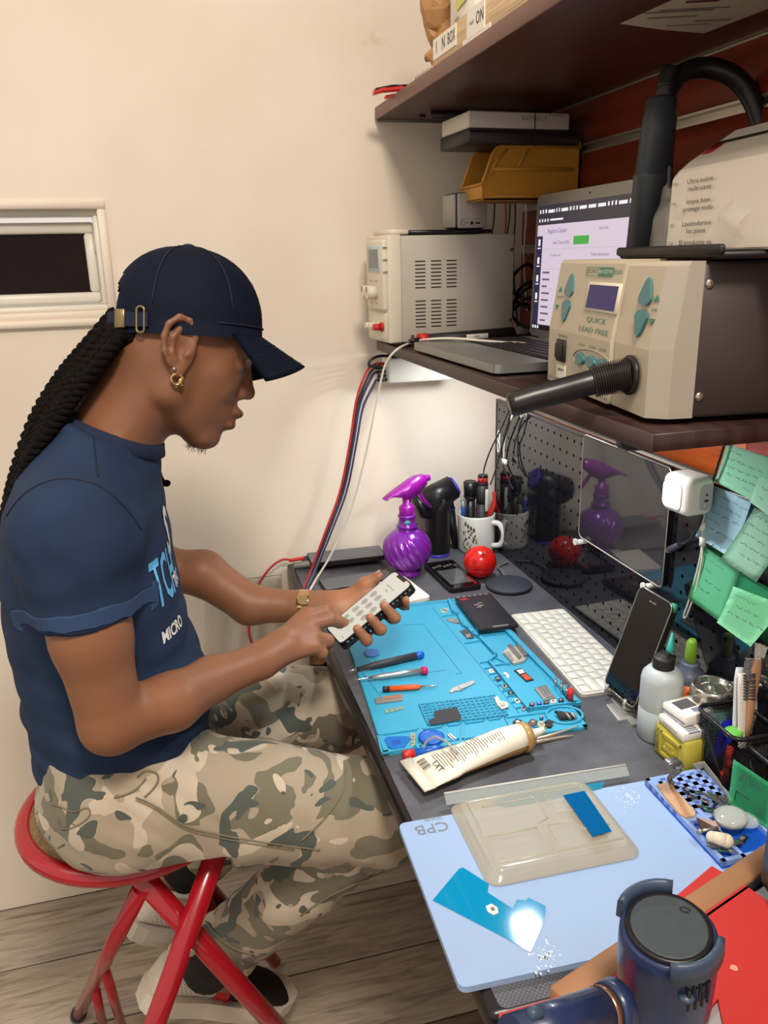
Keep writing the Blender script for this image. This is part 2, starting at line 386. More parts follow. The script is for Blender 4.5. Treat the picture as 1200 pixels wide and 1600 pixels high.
# things standing in and beside the crate
wb = thing('carton', 'tall white carton with a yellow sticky note standing in the pine crate', 'carton', (.52, 1.27, ZT+.006))
mb = MB(); mb.box((.462, 1.185, ZT+.0065), (.60, 1.285, ZT+.17), bev=.002, seg=1); mb.build('carton_body', paper, wb, world=True)
mb = MB(); mb.face([(.4612, 1.262, ZT+.13), (.4612, 1.20, ZT+.13), (.459, 1.203, ZT+.068), (.4605, 1.255, ZT+.062)]); mb.build('sticky_note', mat('yellow_note', (214, 206, 110), .6), wb, world=True)
text('KEEP', .008, MW[wb].inverted() @ fr((.4614, 1.255, ZT+.052), (0, -1, 0), (0, 0, 1)), greyink, wb)
mb = MB(); mb.box((.470, 1.045, ZT+.0065), (.62, 1.165, ZT+.15), bev=.002, seg=1)
o = mb; t = thing('box', 'dark grey box with a white edge behind the crate label', 'box', (.54, 1.1, ZT+.0065)); mb.build('box_body', mat('slate_card', (84, 80, 80), .5), t, world=True)
mb = MB(); mb.box((.4695, 1.165, ZT+.0065), (.62, 1.172, ZT+.15)); mb.build('white_edge', paper, t, world=True)
mb = MB(); mb.prism([(0, .006), (.0035, 0), (0, -.006), (-.0035, 0)], 0, .0008, M=fr((.4695, 1.12, ZT+.062), (0, -1, 0), (0, 0, 1))); mb.build('white_mark', paper, t, world=True)
kraft = mat('kraft_paper', (178, 132, 84), .6, var=.12, vscale=60)
mb = MB()
def crumple(u, v):
    th = u*2*math.pi; z = v*.155
    p = Vector((math.cos(th)*.052*(1-.12*math.cos(v*7)), math.sin(th)*.036, z))
    n = noise_v(p*38)*.028
    return Vector((.512, 1.372, ZT+.012))+p*(.9+.10*math.sin(v*5+th))+n
from mathutils import noise as mnoise
def noise_v(p): return mnoise.noise_vector(p)
mb.grid(crumple, 30, 16, smooth=False); bmesh.ops.remove_doubles(mb.bm, verts=mb.bm.verts[:], dist=1e-4)
solo(mb, 'paper_bag', kraft, 'crumpled brown kraft paper bag at the far end of the upper shelf', 'paper bag', origin=(.512, 1.372, ZT))
t = thing('paper_stack', 'small stack of pale papers under the brown bag', 'papers', (.5, 1.40, ZT))
for k in range(4):
    mb = MB(); mb.box((.455+.001*k, 1.335, ZT+.003*k), (.56, 1.43, ZT+.003*k+.0024)); mb.build('sheet', paper, t, world=True)
t = thing('plastic_sleeve', 'clear plastic sleeve on the upper shelf edge beside the red pliers', 'sleeve', (.47, 1.45, ZT))
mb = MB(); mb.box((.448, 1.36, ZT), (.50, 1.47, ZT+.004), bev=.001, seg=1); mb.box((.452, 1.36, ZT+.004), (.50, 1.43, ZT+.011), bev=.001, seg=1); mb.build('sleeve_body', mat('frosted_plastic', (214, 206, 190), .2, trans=.5), t, world=True)
red_pl = mat('red_plastic', (190, 26, 22), .25, coat=.4)
t = thing('spring_clamp', 'red and black spring clamp hanging over the far shelf corner', 'clamp', (.45, 1.53, ZT))
mb = MB(); mb.loft([[(x, y+dy, z+dz) for dy, dz in ((-.006, 0), (.006, 0), (.006, .007), (-.006, .007))] for x, y, z in ((.495, 1.50, ZT+.003), (.455, 1.52, ZT+.006), (.425, 1.54, ZT+.006), (.412, 1.55, ZT+.003))], red_pl); mb.build('upper_jaw', red_pl, t, world=True)
mb = MB(); mb.loft([[(x, y+dy, z+dz) for dy, dz in ((-.005, 0), (.005, 0), (.005, .005), (-.005, .005))] for x, y, z in ((.494, 1.512, ZT+.000), (.46, 1.525, ZT+.000), (.432, 1.545, ZT-.003))], red_pl); mb.build('lower_jaw', red_pl, t, world=True)
mb = MB(); mb.loft([[(x, y+dy, z+dz) for dy, dz in ((-.0065, 0), (.0065, 0), (.0065, .003), (-.0065, .003))] for x, y, z in ((.48, 1.505, ZT+.0105), (.44, 1.53, ZT+.0135), (.415, 1.548, ZT+.011))]); mb.build('grip', desk_edge, t, world=True)
mb = MB(); mb.cyl((.455, 1.535, ZT-.001), (.455, 1.515, ZT-.001), .006, n=14); mb.build('spring', desk_edge, t, world=True)
# label stuck under the shelf
zl = ZU-.0006
q = [atz(968, 37, zl), atz(1050, 0, zl), atz(1230, -40, zl), atz(1215, 8, zl), atz(1101, 52, zl), atz(1075, 50, zl), atz(1030, 46, zl)]
lab = MB(); lab.face([(p.x, p.y, zl) for p in q]); t = thing('paper_label', 'torn printed paper label stuck under the upper shelf', 'label', (q[0].x, q[0].y, zl)); lab.build('sheet', mat('aged_paper', (190, 180, 164), .7), t, world=True)
u = (q[1]-q[0]).normalized()
for (px, py, w_, h_, m_) in ((1050, 27, .055, .004, greyink), (1060, 18, .075, .0035, greyink), (1085, 14, .075, .0035, greyink), (1112, 32, .04, .009, mat('grey_stamp', (140, 132, 122), .7)), (1098, 2, .035, .006, mat('maroon_ink', (90, 36, 34), .7)), (1075, 39, .05, .0025, greyink)):
    c = atz(px, py, zl-.0004); mb = MB(); mb.box((-w_/2, -h_/2, -.0002), (w_/2, h_/2, .0001), M=fr(c, (.93, -.36, 0), (.36, .93, 0))); mb.build('print', m_, t, world=True)

# ------------------------------------------------------------------ router, black box and yellow bin
grey_p = mat('grey_plastic', (176, 168, 156), .45)
dk = mat('dark_grey_plastic', (44, 38, 38), .45)
amber = mat('amber_plastic', (190, 132, 44), .4, var=.08, vscale=12)
RT = RZ(math.radians(3))
t = thing('stacking_bin', 'amber plastic stacking bin hung on the slat wall under the router', 'bin', M=T3((.566, 1.41, 1.478)))
# local: x depth 0..0.215 (front at 0), y 0..0.10, z 0..0.085
def binprof(x):                                  # wall height along the depth
    k = min(1, max(0, (x+.002)/.032)); return .026+(.086-.026)*(k**1.5*(2.5-1.5*k))
xs = [0, .004, .008, .012, .016, .020, .026, .034, .044, .10, .186]
mb = MB()
for yy in (0, .0975):
    A = [(x, binprof(x)) for x in xs]
    mb.prism([(0.004, 0)]+[(.186, 0)]+[(x, z) for x, z in A[::-1]], 0, .0025, M=Matrix(((1, 0, 0, 0), (0, 0, 1, yy), (0, 1, 0, 0), (0, 0, 0, 1))))
mb.box((0, 0, 0), (.186, .1, .0025)); mb.box((.1835, 0, 0), (.186, .1, .095)); mb.box((0, 0, 0), (.003, .1, .026), bev=.001, seg=1)
mb.build('bin_shell', amber, t)
rim = MB()
for yy in (-.001, .101): rim.tube([(x, yy, binprof(x)) for x in xs], .0026, 6)
rim.tube([(0, -.001, .026), (0, .101, .026)], .003, 6); rim.build('rim', amber, t)
mb = MB(); mb.box((.022, -.003, .004), (.165, 0, .008), bev=.001, seg=1); mb.box((.02, -.003, .047), (.172, 0, .053), bev=.001, seg=1)
mb.tube([(.012, -.001, .04), (.028, -.002, .066), (.045, -.001, .082)], .002, 6); mb.tube([(.065, -.001, .052), (.085, -.002, .082)], .0015, 6); mb.build('rib', amber, t)
mb = MB(); mb.box((.18, .02, .088), (.189, .08, .093)); mb.build('hanging_lip', amber, t)
mb = MB(); mb.box((.02, .01, .003), (.1, .085, .03), bev=.002, seg=1); solo(mb, 'circuit_box', dk, 'dark box lying inside the amber bin', 'box', origin=None).location = (.566, 1.41, 1.4807)
t = thing('box', 'flat black box under the white network box below the upper shelf', 'box', M=T3((.532, 1.385, 1.5669)) @ RZ(.05))
mb = MB(); mb.box((0, 0, 0), (.21, .13, .022), bev=.002, seg=1); mb.build('box_body', dk, t)
mb = MB(); mb.box((.0, -.0008, .016), (.21, 0, .018)); mb.build('seam', desk_edge, t)
t = thing('network_box', 'flat off-white network box tied under the upper shelf', 'network box', M=T3((.531, 1.385, 1.5895)) @ RZ(.05))
mb = MB(); mb.box((0, 0, 0), (.19, .12, .026), bev=.003); mb.build('case', mat('offwhite_plastic', (204, 196, 182), .4), t)
text('REPLICT', .009, fr((.122, -.0004, .016), (1, 0, 0), (0, 0, 1)), greyink, t, xs=1.5)
mb = MB()
for k in range(5): mb.box((.150+.006*k, .0-.0006, .0215), (.153+.006*k, 0, .0225))
mb.build('vent', dk, t)
mb = MB(); mb.tube([(.122, -.0015, .030), (.122, -.0015, -.022), (.123, -.0015, -.028)], .0008, 5); mb.build('tie_wire', dk, t)
mb = MB(); mb.tube([(.05, .02, .026), (.05, .02, .030), (.065, .02, .030), (.065, .02, .026)], .0012, 5); mb.build('wire_loop', dk, t)

# ------------------------------------------------------------------ bench power supply
cream = mat('cream_plastic', (216, 206, 186), .45)
greycase = mat('grey_case', (182, 176, 162), .42)
PS = Matrix.Translation((.408, 1.462, ZL)) @ RZ(math.radians(3.5))
t = thing('power_supply', 'grey bench power supply with vented side on the lower shelf', 'power supply', M=PS)
D, W, H0, H1 = .252, .125, .008, .196
mb = MB(); mb.box((.026, 0, H0), (D, W, H1), bev=.002); mb.build('case', greycase, t)
mb = MB(); mb.box((0, -.001, H0-.001), (.027, W+.001, H1+.002), bev=.004)
mb.build('front_bezel', cream, t)
mb = MB(); mb.box((-.008, .006, .066), (.002, W-.02, .19), bev=.004); mb.box((-.003, .006, .012), (.002, W-.01, .062), bev=.003); mb.build('front_panel', cream, t)
mb = MB(); mb.box((-.0095, .018, .134), (-.0075, W-.035, .18), bev=.001, seg=1); mb.build('display_frame', mat('pale_blue_print', (176, 196, 196), .5), t)
mb = MB(); mb.box((-.0102, .028, .141), (-.009, W-.045, .174)); mb.build('display', mat('lcd_grey', (110, 112, 112), .15, spec=.6), t)
for k, z in enumerate((.176, .155, .134)):
    mb = MB(); mb.box((-.0085, .002, z), (.012, .0045, z+.0012)); mb.build('groove', greyink, t)
for y, x in ((.05, 0), (.078, 0)):
    mb = MB(); mb.cyl((-.008, y, .098), (-.026, y, .098), .0125, .0115, n=24); k = mb.build('knob', cream, t)
    mb = MB(); mb.box((-.0268, y-.0008, .099), (-.0262, y+.0008, .108)); mb.build('pointer', ink, k)
for y in (.045, .075):
    text('COARSE', .0045, fr((-.0085, y, .118), (0, -1, 0), (0, 0, 1)), greyink, t)
    text('FINE', .0045, fr((-.0085, y, .078), (0, -1, 0), (0, 0, 1)), greyink, t)
for y, m_, nm in ((.028, mat('red_post', (190, 40, 36), .35), 'red terminal'), (.052, cream, 'cream terminal'), (.076, cream, 'cream terminal')):
    mb = MB(); mb.cyl((-.003, y, .036), (-.008, y, .036), .0085, n=18); mb.cyl((-.008, y, .036), (-.022, y, .036), .0065, .0058, n=18); o = mb.build('terminal', m_, t); o['label'] = nm
mb = MB()
for gx in range(3):
    for gz, n_ in ((.104, 8), (.034, 8)):
        for k in range(n_):
            z = gz+k*.0066; mb.box((.052+gx*.031, -.0006, z), (.072+gx*.031, .0004, z+.0020))
v = mb.build('vent_slots', mat('slot_black', (24, 20, 20), .7), t); v['kind'] = 'stuff'
scr = mat('screw_metal', (180, 174, 164), .3, .9)
for x, z in ((.045, .018), (.246, .168), (.246, .040)):
    mb = MB(); mb.cyl((x, 0, z), (x, -.002, z), .0035, n=12); mb.build('screw', scr, t)
for x in (.04, D-.03):
    for y in (.015, W-.015):
        mb = MB(); mb.cyl((x, y, 0), (x, y, H0), .007, n=12); mb.build('foot', desk_edge, t)
# tray and speaker on the power supply
t = thing('tray', 'thin black tray with a cream edge on top of the power supply', 'tray', M=PS @ T3((.01, .01, H1+.0022)))
mb = MB(); mb.box((.035, .0, 0), (.20, .10, .007), bev=.002, seg=1); mb.build('tray_body', desk_edge, t)
mb = MB(); mb.box((0, .0, 0), (.035, .10, .009), bev=.002, seg=1); mb.build('edge', cream, t)
t = thing('cube_speaker', 'small silver cube speaker standing on the power supply', 'speaker', M=PS @ T3((.138, .012, H1+.0096)) @ RZ(math.radians(2)))
sil = mat('silver_plastic', (178, 172, 164), .4, .15)
mb = MB(); mb.box((0, 0, 0), (.066, .06, .064), bev=.009, seg=3); mb.build('body', dk, t)
mb = MB(); mb.box((.003, -.002, .002), (.063, .002, .062), bev=.0015, seg=1); mb.build('rear_face', sil, t)
mb = MB(); mb.box((-.002, .004, .003), (.003, .056, .061), bev=.002, seg=1); mb.build('grille', mat('silver_mesh', (168, 162, 152), .5, var=.1, vscale=900), t)
mb = MB(); mb.cyl((.031, -.0028, .0105), (.031, -.0018, .0105), .0032, n=14); mb.box((.039, -.0028, .009), (.048, -.0018, .012), bev=.0004, seg=1); mb.cyl((.0215, -.0028, .011), (.0215, -.0018, .011), .0011, n=10); mb.build('port', ink, t)
mb = MB()
R_ = [(.012+.0042*math.cos(a*math.pi/8), -.0024, .0105+.0042*math.sin(a*math.pi/8)) for a in range(17)]
mb.tube(R_, .0005, 5); mb.build('button', greyink, t)
for x, s in ((.012, 'ON'), (.0215, 'RST'), (.031, 'AUX IN'), (.0435, 'CHARGE')): text(s, .0028, fr((x, -.0023, .018), (1, 0, 0), (0, 0, 1)), greyink, t)

# ------------------------------------------------------------------ laptop on the lower shelf
lapm = mat('laptop_silver', (150, 150, 146), .36, .6)
LP = fr((.428, 1.385, ZL), (1, 0.02, 0), (-.02, 1, 0))
# local x towards the slat wall, y away from the camera (negative = near end)
t = thing('laptop', 'open silver laptop showing a web page on the lower shelf', 'laptop', M=LP)
mb = MB(); mb.prism(rrect(.235, .355, .012), .0, .012, M=T3((.1175, -.178, .004))); b_ = mb.build('base', lapm, t)
mb = MB(); mb.box((.008, -.235, .016), (.078, -.115, .0163)); mb.build('trackpad', mat('trackpad_grey', (138, 140, 138), .3, .5), t)
mb = MB(); mb.box((.088, -.335, .0159), (.20, -.02, .0162)); mb.build('key_well', mat('key_well', (40, 36, 36), .5), t)
keyb = mat('black_key', (22, 20, 20), .45)
for r in range(6):
    n_ = 15
    for k in range(n_):
        mb = MB() if (r, k) == (0, 0) else None
        if mb: mb.box((-.0075, -.009, 0), (.0075, .009, .0022), bev=.001, seg=1); k0 = mb.build('key', keyb, t); k0.location = (.098, -.326, .0162)
        else:
            c = k0.copy(); COL.objects.link(c); c.location = (.098+r*.0184, -.326+k*.0212, .0162); MW[c] = MW[k0]
for x, y in ((.02, -.02), (.02, -.335), (.215, -.02), (.215, -.335)):
    mb = MB(); mb.cyl((x, y, 0), (x, y, .004), .006, n=10); mb.build('foot', desk_edge, t)
text('audio', .007, fr((.02, -.30, .0164), (0, -1, 0), (1, 0, 0)), greyink, t)
tilt = math.radians(2)
SC = T3((.232, -.178, .014)) @ RY(tilt)            # screen stands along local y; its face looks to -x
LH, LW = .238, .355
mb = MB(); mb.prism(rrect(LW, LH, .01), 0, .006, M=SC @ fr((0, 0, LH/2+.004), (0, -1, 0), (0, 0, 1))); scn = mb.build('screen_lid', lapm, t)
def sq(y0, y1, z0, z1, m_, nm, d=.0066):           # rectangle on the screen, y measured from the left edge, z from the bottom
    mb = MB(); mb.box((-d, LW/2-y1, z0+.004), (-d+.0004, LW/2-y0, z1+.004), M=SC); o = mb.build(nm, m_, scn if nm != 'display' else scn); return o
def em(name, c, s=.9): return mat(name, (0, 0, 0), .3, emit=c, es=s)
scr_w, scr_d, scr_n, scr_g = em('screen_lilac', (226, 208, 224)), em('screen_bar', (58, 52, 62)), em('screen_navy', (44, 38, 70)), em('screen_green', (76, 176, 74))
scr_t, scr_x = em('screen_text', (96, 88, 110)), em('screen_white', (250, 248, 252))
scr_l, scr_b = em('screen_line', (200, 188, 204)), em('screen_blue', (60, 60, 150))
L0, L1, B0, B1 = .008, LW-.008, .012, LH-.018
sq(L0, L1, B0, B1, scr_w, 'display', .0062)
sq(L0, L1, B1-.032, B1, scr_d, 'browser_bar'); sq(L0, L0+.021, B0, B1-.05, scr_n, 'side_menu'); sq(L0, L1, B0, B0+.009, mat('task_bar', (0, 0, 0), .3, emit=(20, 16, 26), es=.8), 'task_bar')
random.seed(3)
y = L0+.006
while y < L1-.05:
    wd = random.choice((.003, .004, .005, .022)); sq(y, y+wd, B1-.013, B1-.008 if wd > .01 else B1-.007, scr_x, 'tab_icon', .0069); y += wd+.006
for k in range(4): sq(L0+.005+k*.010, L0+.009+k*.010, B1-.027, B1-.022, scr_x, 'tab_icon', .0069)
sq(L0+.046, L0+.09, B1-.026, B1-.023, scr_x, 'address', .0069)
for k in range(4):
    z = B1-.066-k*.03; sq(L0+.007, L0+.014, z, z+.011, scr_x, 'menu_icon', .0069); sq(L0+.005, L0+.016, z-.005, z-.003, scr_x, 'menu_icon', .0069)
for k in range(3): sq(L0+.003+k*.009, L0+.008+k*.009, B0+.002, B0+.007, scr_x, 'task_icon', .0069)
sq(L0+.13, L0+.178, B1-.066, B1-.053, scr_g, 'green_button', .0069)
Mi = MW[scn].inverted()
for s, yy, zz, sz, m_ in (('Registro Celular', .035, B1-.043, .010, scr_b), ('New Ticket 5624', .055, B1-.062, .008, scr_t), ('Add Client', .215, B1-.044, .006, scr_t), ('Customer info', .05, B1-.082, .006, scr_t), ('Ticket Information', .21, B1-.082, .007, scr_t), ('Search', .20, B1-.10, .006, scr_t), ('Description', .235, B1-.10, .006, scr_t)):
    text(s, sz, SC @ fr((-.0071, LW/2-L0-yy-.005, zz+.004), (0, -1, 0), (0, 0, 1)), m_, scn, align='LEFT' if yy < .1 else 'CENTER')
for k in range(8):
    z = B1-.112-k*.0115; sq(L0+.03, L0+.03+random.uniform(.012, .03), z, z+.003, scr_t, 'text_line', .0069)
    if k < 5: sq(L0+.20, L0+.20+random.uniform(.015, .05), z, z+.0028, scr_t, 'text_line', .0069)
for k in range(4): sq(L0+.026, L1-.04, B1-.072-k*.033, B1-.0712-k*.033, scr_l, 'rule', .0067)
mb = MB(); mb.box((-.0066, -.0015, LH-.006), (-.0058, .0015, LH-.003), M=SC); mb.build('camera', ink, scn)
mb = MB(); mb.cyl((.229, -.32, .014), (.229, -.26, .014), .006, n=12); mb.cyl((.229, -.10, .014), (.229, -.04, .014), .006, n=12); mb.build('hinge', lapm, t)

# screwdriver pen lying before the power supply
t = thing('soldering_iron', 'black and red soldering iron lying before the power supply', 'soldering iron', M=fr((.418, 1.418, ZL+.0142), (1, .12, .012), (-.12, 1, 0)))
mb = MB(); mb.cyl((.05, 0, 0), (.23, 0, .0), .0105, .0115, n=18); mb.build('handle', mat('matte_black', (30, 26, 27), .5), t)
mb = MB(); mb.cyl((.034, 0, 0), (.05, 0, 0), .0125, n=18); mb.build('collar', mat('red_collar', (196, 44, 40), .4), t)
mb = MB(); mb.cyl((.015, 0, 0), (.034, 0, 0), .0035, .006, n=12); mb.build('tip', mat('dark_metal', (60, 56, 54), .3, .8), t)
mb = MB(); mb.box((.125, -.0122, -.004), (.17, -.0112, .005), bev=.0003, seg=1); mb.build('plate', vinyl, t)
text('90W', .005, fr((.147, -.0126, .0005), (1, 0, 0), (0, 0, 1)), ink, t)
mb = MB(); mb.cyl((.04, 0, -.0135), (.04, 0, -.008), .008, n=14); mb.build('rest', mat('red_collar', (196, 44, 40), .4), t)

# ------------------------------------------------------------------ hot air station
stn_c = mat('station_cream', (186, 174, 152), .45); stn_g = mat('station_grey', (158, 149, 136), .48); stn_d = mat('station_dark', (60, 48, 46), .45)
teal = mat('teal_button', (44, 112, 118), .3, coat=.3); green_ink = mat('green_print', (66, 128, 104), .5)
A_ = Vector((.436, .672, ZL)); B_ = Vector((.472, .945, ZL))       # front foot line, near end to far end
ST = fr(A_, (B_-A_), (1, -.13, 0))                              # x along the front (away from camera), y into the depth, z up... right-handed check below
ux = (B_-A_).normalized(); uy = Vector((ux.y, -ux.x, 0)); uz = Vector((0, 0, 1))
ST = Matrix((-ux, uy, uz)).transposed().to_4x4()
ST = Matrix(((-ux.x, uy.x, 0, B_.x), (-ux.y, uy.y, 0, B_.y), (0, 0, 1, B_.z), (0, 0, 0, 1)))   # x from far end to near end, y into the depth, z up
Wf = (B_-A_).length; HS = .151
t = thing('hot_air_station', 'cream hot air rework station with dark case on the lower shelf end', 'rework station', M=ST)
z0 = .006
# profile of the front in (y,z): lower part upright, upper part leaning back
lowz, topy = .070, .012
su = lambda u: 1.43*u/(1+.43*u)
UF = lambda u: Wf*su(u)
XW = Matrix.Diagonal((2, 1, 1, 1))
mb = MB()
prof = [(0, z0), (0, lowz), (topy, HS-.004), (topy+.003, HS), (.055, HS), (.055, z0)]
mb.loft([[(x, y, z) for y, z in prof] for x in (0, Wf*.69)], stn_c, smooth=False)
mb.build('front_housing', stn_c, t)
mb = MB()
prof2 = [(.004, z0), (.004, lowz), (topy+.003, HS-.006), (topy+.006, HS-.002), (.055, HS-.002), (.055, z0)]
mb.loft([[(x, y, z) for y, z in prof2] for x in (Wf*.69+.002, Wf-.004)], stn_c, smooth=False); mb.build('front_housing', stn_c, t)
mb = MB(); P3 = [(y, z) for y, z in prof2]
A = [(Wf-.004, y, z) for y, z in prof2]; B = [(Wf+.016, y+.034 if y < .05 else .062, z) for y, z in prof2]
B = [(Wf+.008, .022, z0), (Wf+.008, .022, lowz), (Wf+.008, .031, HS-.006), (Wf+.008, .033, HS-.002), (Wf+.008, .046, HS-.002), (Wf+.008, .046, z0)]
mb.loft([A, B], stn_g, smooth=False); mb.build('side_cheek', stn_g, t)
mb = MB(); mb.box((.006, .036, z0), (Wf+.007, .275, HS-.003), bev=.003, seg=1); mb.build('case', stn_d, t)
for x, y in ((.03, .03), (.03, .25), (Wf-.02, .05), (Wf-.02, .25)):
    mb = MB(); mb.cyl((x, y, 0), (x, y, z0), .01, n=12); mb.build('foot', desk_edge, t)
def scrw(x, y, z):
    mb = MB(); mb.ball((x, y, z), (.002, .0045, .0045), u=12, v=8); mb.build('screw', scr, t)
scrw(Wf+.0075, .052, HS-.022); scrw(Wf+.0075, .052, .026)
mb = MB()
for y, z in ((.13, HS-.024), (.155, HS-.012)): mb.cyl((Wf+.0065, y, z), (Wf+.0076, y, z), .0025, n=10)
mb.build('hole', slot := MATS['slot_black'], t)
sl = math.atan2(topy, HS-.004-lowz)
def onf(x, s, off=0):      # point on the leaning front: s from its lower edge
    return Vector((x, math.sin(sl)*s-math.cos(sl)*off, lowz+math.cos(sl)*s+math.sin(sl)*off))
def ffr(x, s, off=.0006): return fr(onf(x, s, off), (1, 0, 0), (0, math.sin(sl), math.cos(sl))) @ XW
mb = MB(); mb.box((-.0225, -.0155, -.001), (.0225, .0155, .0012), bev=.001, seg=1, M=ffr(UF(.45), .043)); mb.build('display_frame', cream, t)
mb = MB(); mb.box((-.0195, -.0125, 0), (.0195, .0125, .0014), M=ffr(UF(.45), .043)); mb.build('display', mat('blue_lcd', (30, 22, 104), .2, spec=.3), t)
def drop(x, s, up, off=.0005):
    pts = []
    for k in range(14):
        a = math.pi*(-1.17+1.34*k/13); pts.append((.0072*math.cos(a-math.pi*0), -.0058+.0072*math.sin(a)))
    pts = [(.0066*math.cos(math.radians(a)), -.006+.0066*math.sin(math.radians(a))) for a in range(160, 381, 20)]+[(.0028, .009), (0, .0135), (-.0028, .009)]
    if not up: pts = [(x_, -y_) for x_, y_ in pts]
    mb = MB(); mb.prism(pts, 0, .0022, M=ffr(x, s, off)); mb.build('button', teal, t)
for x, off in ((UF(.125), .0), (UF(.85), -.0025)):
    drop(x, .0525, True, off); drop(x, .0235, False, off)
def tri(x, s, up, off):
    d = 1 if up else -1; mb = MB(); mb.prism([(-.003, -.003*d), (.003, -.003*d), (0, .003*d)][::d], 0, .0004, M=ffr(x, s, off)); mb.build('arrow', green_ink, t)
tri(UF(.04), .048, True, .0002); tri(UF(.035), .026, False, .0002); tri(UF(.955), .048, True, -.003); tri(UF(.95), .026, False, -.003)
text('TEMP', .0042, ffr(UF(.045), .038, .0006), green_ink, t); text('AIR', .0042, ffr(UF(.95), .037, -.0028), green_ink, t)
text('QUICK', .0058, ffr(UF(.31), .0695), green_ink, t, xs=1.1)
mb = MB(); mb.box((-.0095, -.0045, 0), (.0095, .0045, .0004), M=ffr(UF(.435), .0695)); mb.build('badge', green_ink, t)
text('861DW', .0056, ffr(UF(.435), .0695, .0012), cream, t, xs=1.1)
mb = MB()
for a, b in (((-.0185, -.0046), (.0185, -.0041)), ((-.0185, .0041), (.0185, .0046)), ((-.0185, -.0046), (-.0182, .0046))): mb.box((a[0], a[1], 0), (b[0], b[1], .0004), M=ffr(UF(.372), .0695))
mb.build('badge', green_ink, t)
text('ESD', .0060, ffr(UF(.55), .0695), green_ink, t); text('QUICK', .0080, ffr(UF(.43), .0185), green_ink, t, xs=1.1); text('LEAD FREE', .0080, ffr(UF(.42), .0075), green_ink, t, xs=1.1)
def lf(x, z, y=-.0006): return fr((x, y, z), (1, 0, 0), (0, 0, 1)) @ XW
text('POWER', .0046, lf(UF(.135), .064), green_ink, t)
mb = MB(); mb.box((UF(.13)-.014, -.003, .034), (UF(.13)+.014, .001, .060), bev=.001, seg=1); mb.build('switch_bezel', mat('matte_black', (30, 26, 27), .5), t)
mb = MB(); mb.box((UF(.13)-.010, -.0065, .038), (UF(.13)+.010, -.002, .056), bev=.002, M=T3((0, 0, 0))); mb.build('rocker', ink, t)
mb = MB(); mb.box((UF(.13)-.015, -.0008, .014), (UF(.13)+.015, 0, .030)); mb.build('label', paper, t)
text('30W', .005, lf(UF(.13), .024, -.0012), ink, t)
for k, s in enumerate(('CH1', 'CH2', 'CH3')):
    x = UF(.325+.105*k); text(s, .0048, lf(x, .060), green_ink, t)
    mb = MB(); mb.lathe([(.0066, 0), (.0066, .0035), (.0055, .0045)], M=fr((0, 0, 0), (2, 0, 0), (0, 0, 1)) @ XW, c=(x, .001, .0445), n=20); mb.build('channel_button', teal, t)
mb = MB()
pts = [(UF(.43)+.055*math.cos(a*math.pi/16), -.0004, .0445+.0125*math.sin(a*math.pi/16)) for a in range(33)]
mb.tube(pts, .0009, 5, caps=False); mb.build('button_ring', stn_g, t)
mb = MB(); mb.box((.004, -.0006, .0105), (Wf*.69, .0002, .0125)); mb.build('panel_line', stn_g, t)
# ribbed hose out of the station front
hose_m = mat('black_rubber', (26, 24, 25), .35); hose_r = mat('ribbed_rubber', (38, 33, 31), .4)
MS = ST
hx, hz = UF(.83), .043
h0 = MS @ Vector((hx, .004, hz))
t = thing('air_hose', 'ribbed black hose plugged into the front of the rework station', 'hose', tuple(h0))
hp = [h0, aty(968, 588, h0.y+.008), aty(945, 592, h0.y+.014), aty(915, 600, h0.y+.02), aty(868, 613, h0.y+.025), aty(830, 623, h0.y+.03), aty(795, 634, h0.y+.035)]
full = spline(hp, 7)
mb = MB(); n1 = 19
rp, rr = [], []
for i, p in enumerate(full[:n1]):
    for q_, r_ in ((0, .0140), (.3, .0178), (.5, .0178), (.8, .0140)):
        nxt = full[i+1]; rp.append(p.lerp(nxt, q_)); rr.append(r_*(1-.10*i/n1))
mb.tube(rp, rr, 18); mb.build('ribbed_boot', hose_r, t, world=True)
mb = MB(); mb.tube(full[n1-2:], [.0125]*(len(full)-n1+1)+[.009], 18); mb.build('hose', hose_m, t, world=True)
mb = MB(); mb.lathe([(.016, 0), (.0195, .001), (.0195, .004), (.016, .005)], M=fr((0, 0, 0), ux, -uz), c=MS @ Vector((hx, .0025, hz)), n=24); mb.build('socket_ring', hose_m, t, world=True)
# hot air handle in its holder with the hose looping over
t = thing('hot_air_gun', 'upright dark hot air handle with hose looping over behind the station', 'hot air gun', (.635, 1.0, ZL))
c = Vector((.632, .998, 0))
mb = MB(); mb.lathe([(.017, 0), (.0245, .004), (.0245, .105), (.0255, .108), (.0255, .112), (.0235, .115), (.0215, .168), (.0215, .18), (.0195, .186), (.0195, .20), (.0165, .204)], c=(c.x, c.y, ZL+.14), n=28, M=RY(math.radians(3))); mb.build('handle', mat('slate_handle', (56, 62, 68), .38), t, world=True)
mb = MB(); mb.lathe([(.012, 0), (.018, .01), (.018, .15)], c=(c.x, c.y, ZL), n=20); mb.build('nozzle_sleeve', mat('dark_metal', (60, 56, 54), .3, .8), t, world=True)
p = [(c.x+.016, c.y, ZL+.355), (c.x+.020, c.y, ZL+.375), aty(1040, 150, 1.0), aty(1062, 118, 1.0), aty(1100, 106, .995), aty(1140, 116, .98), aty(1168, 143, .97), aty(1187, 185, .96), aty(1196, 240, .95), aty(1200, 300, .94), aty(1202, 360, .93)]
mb = MB(); mb.tube(spline(p, 10), .0125, 16); mb.build('hose', hose_m, t, world=True)
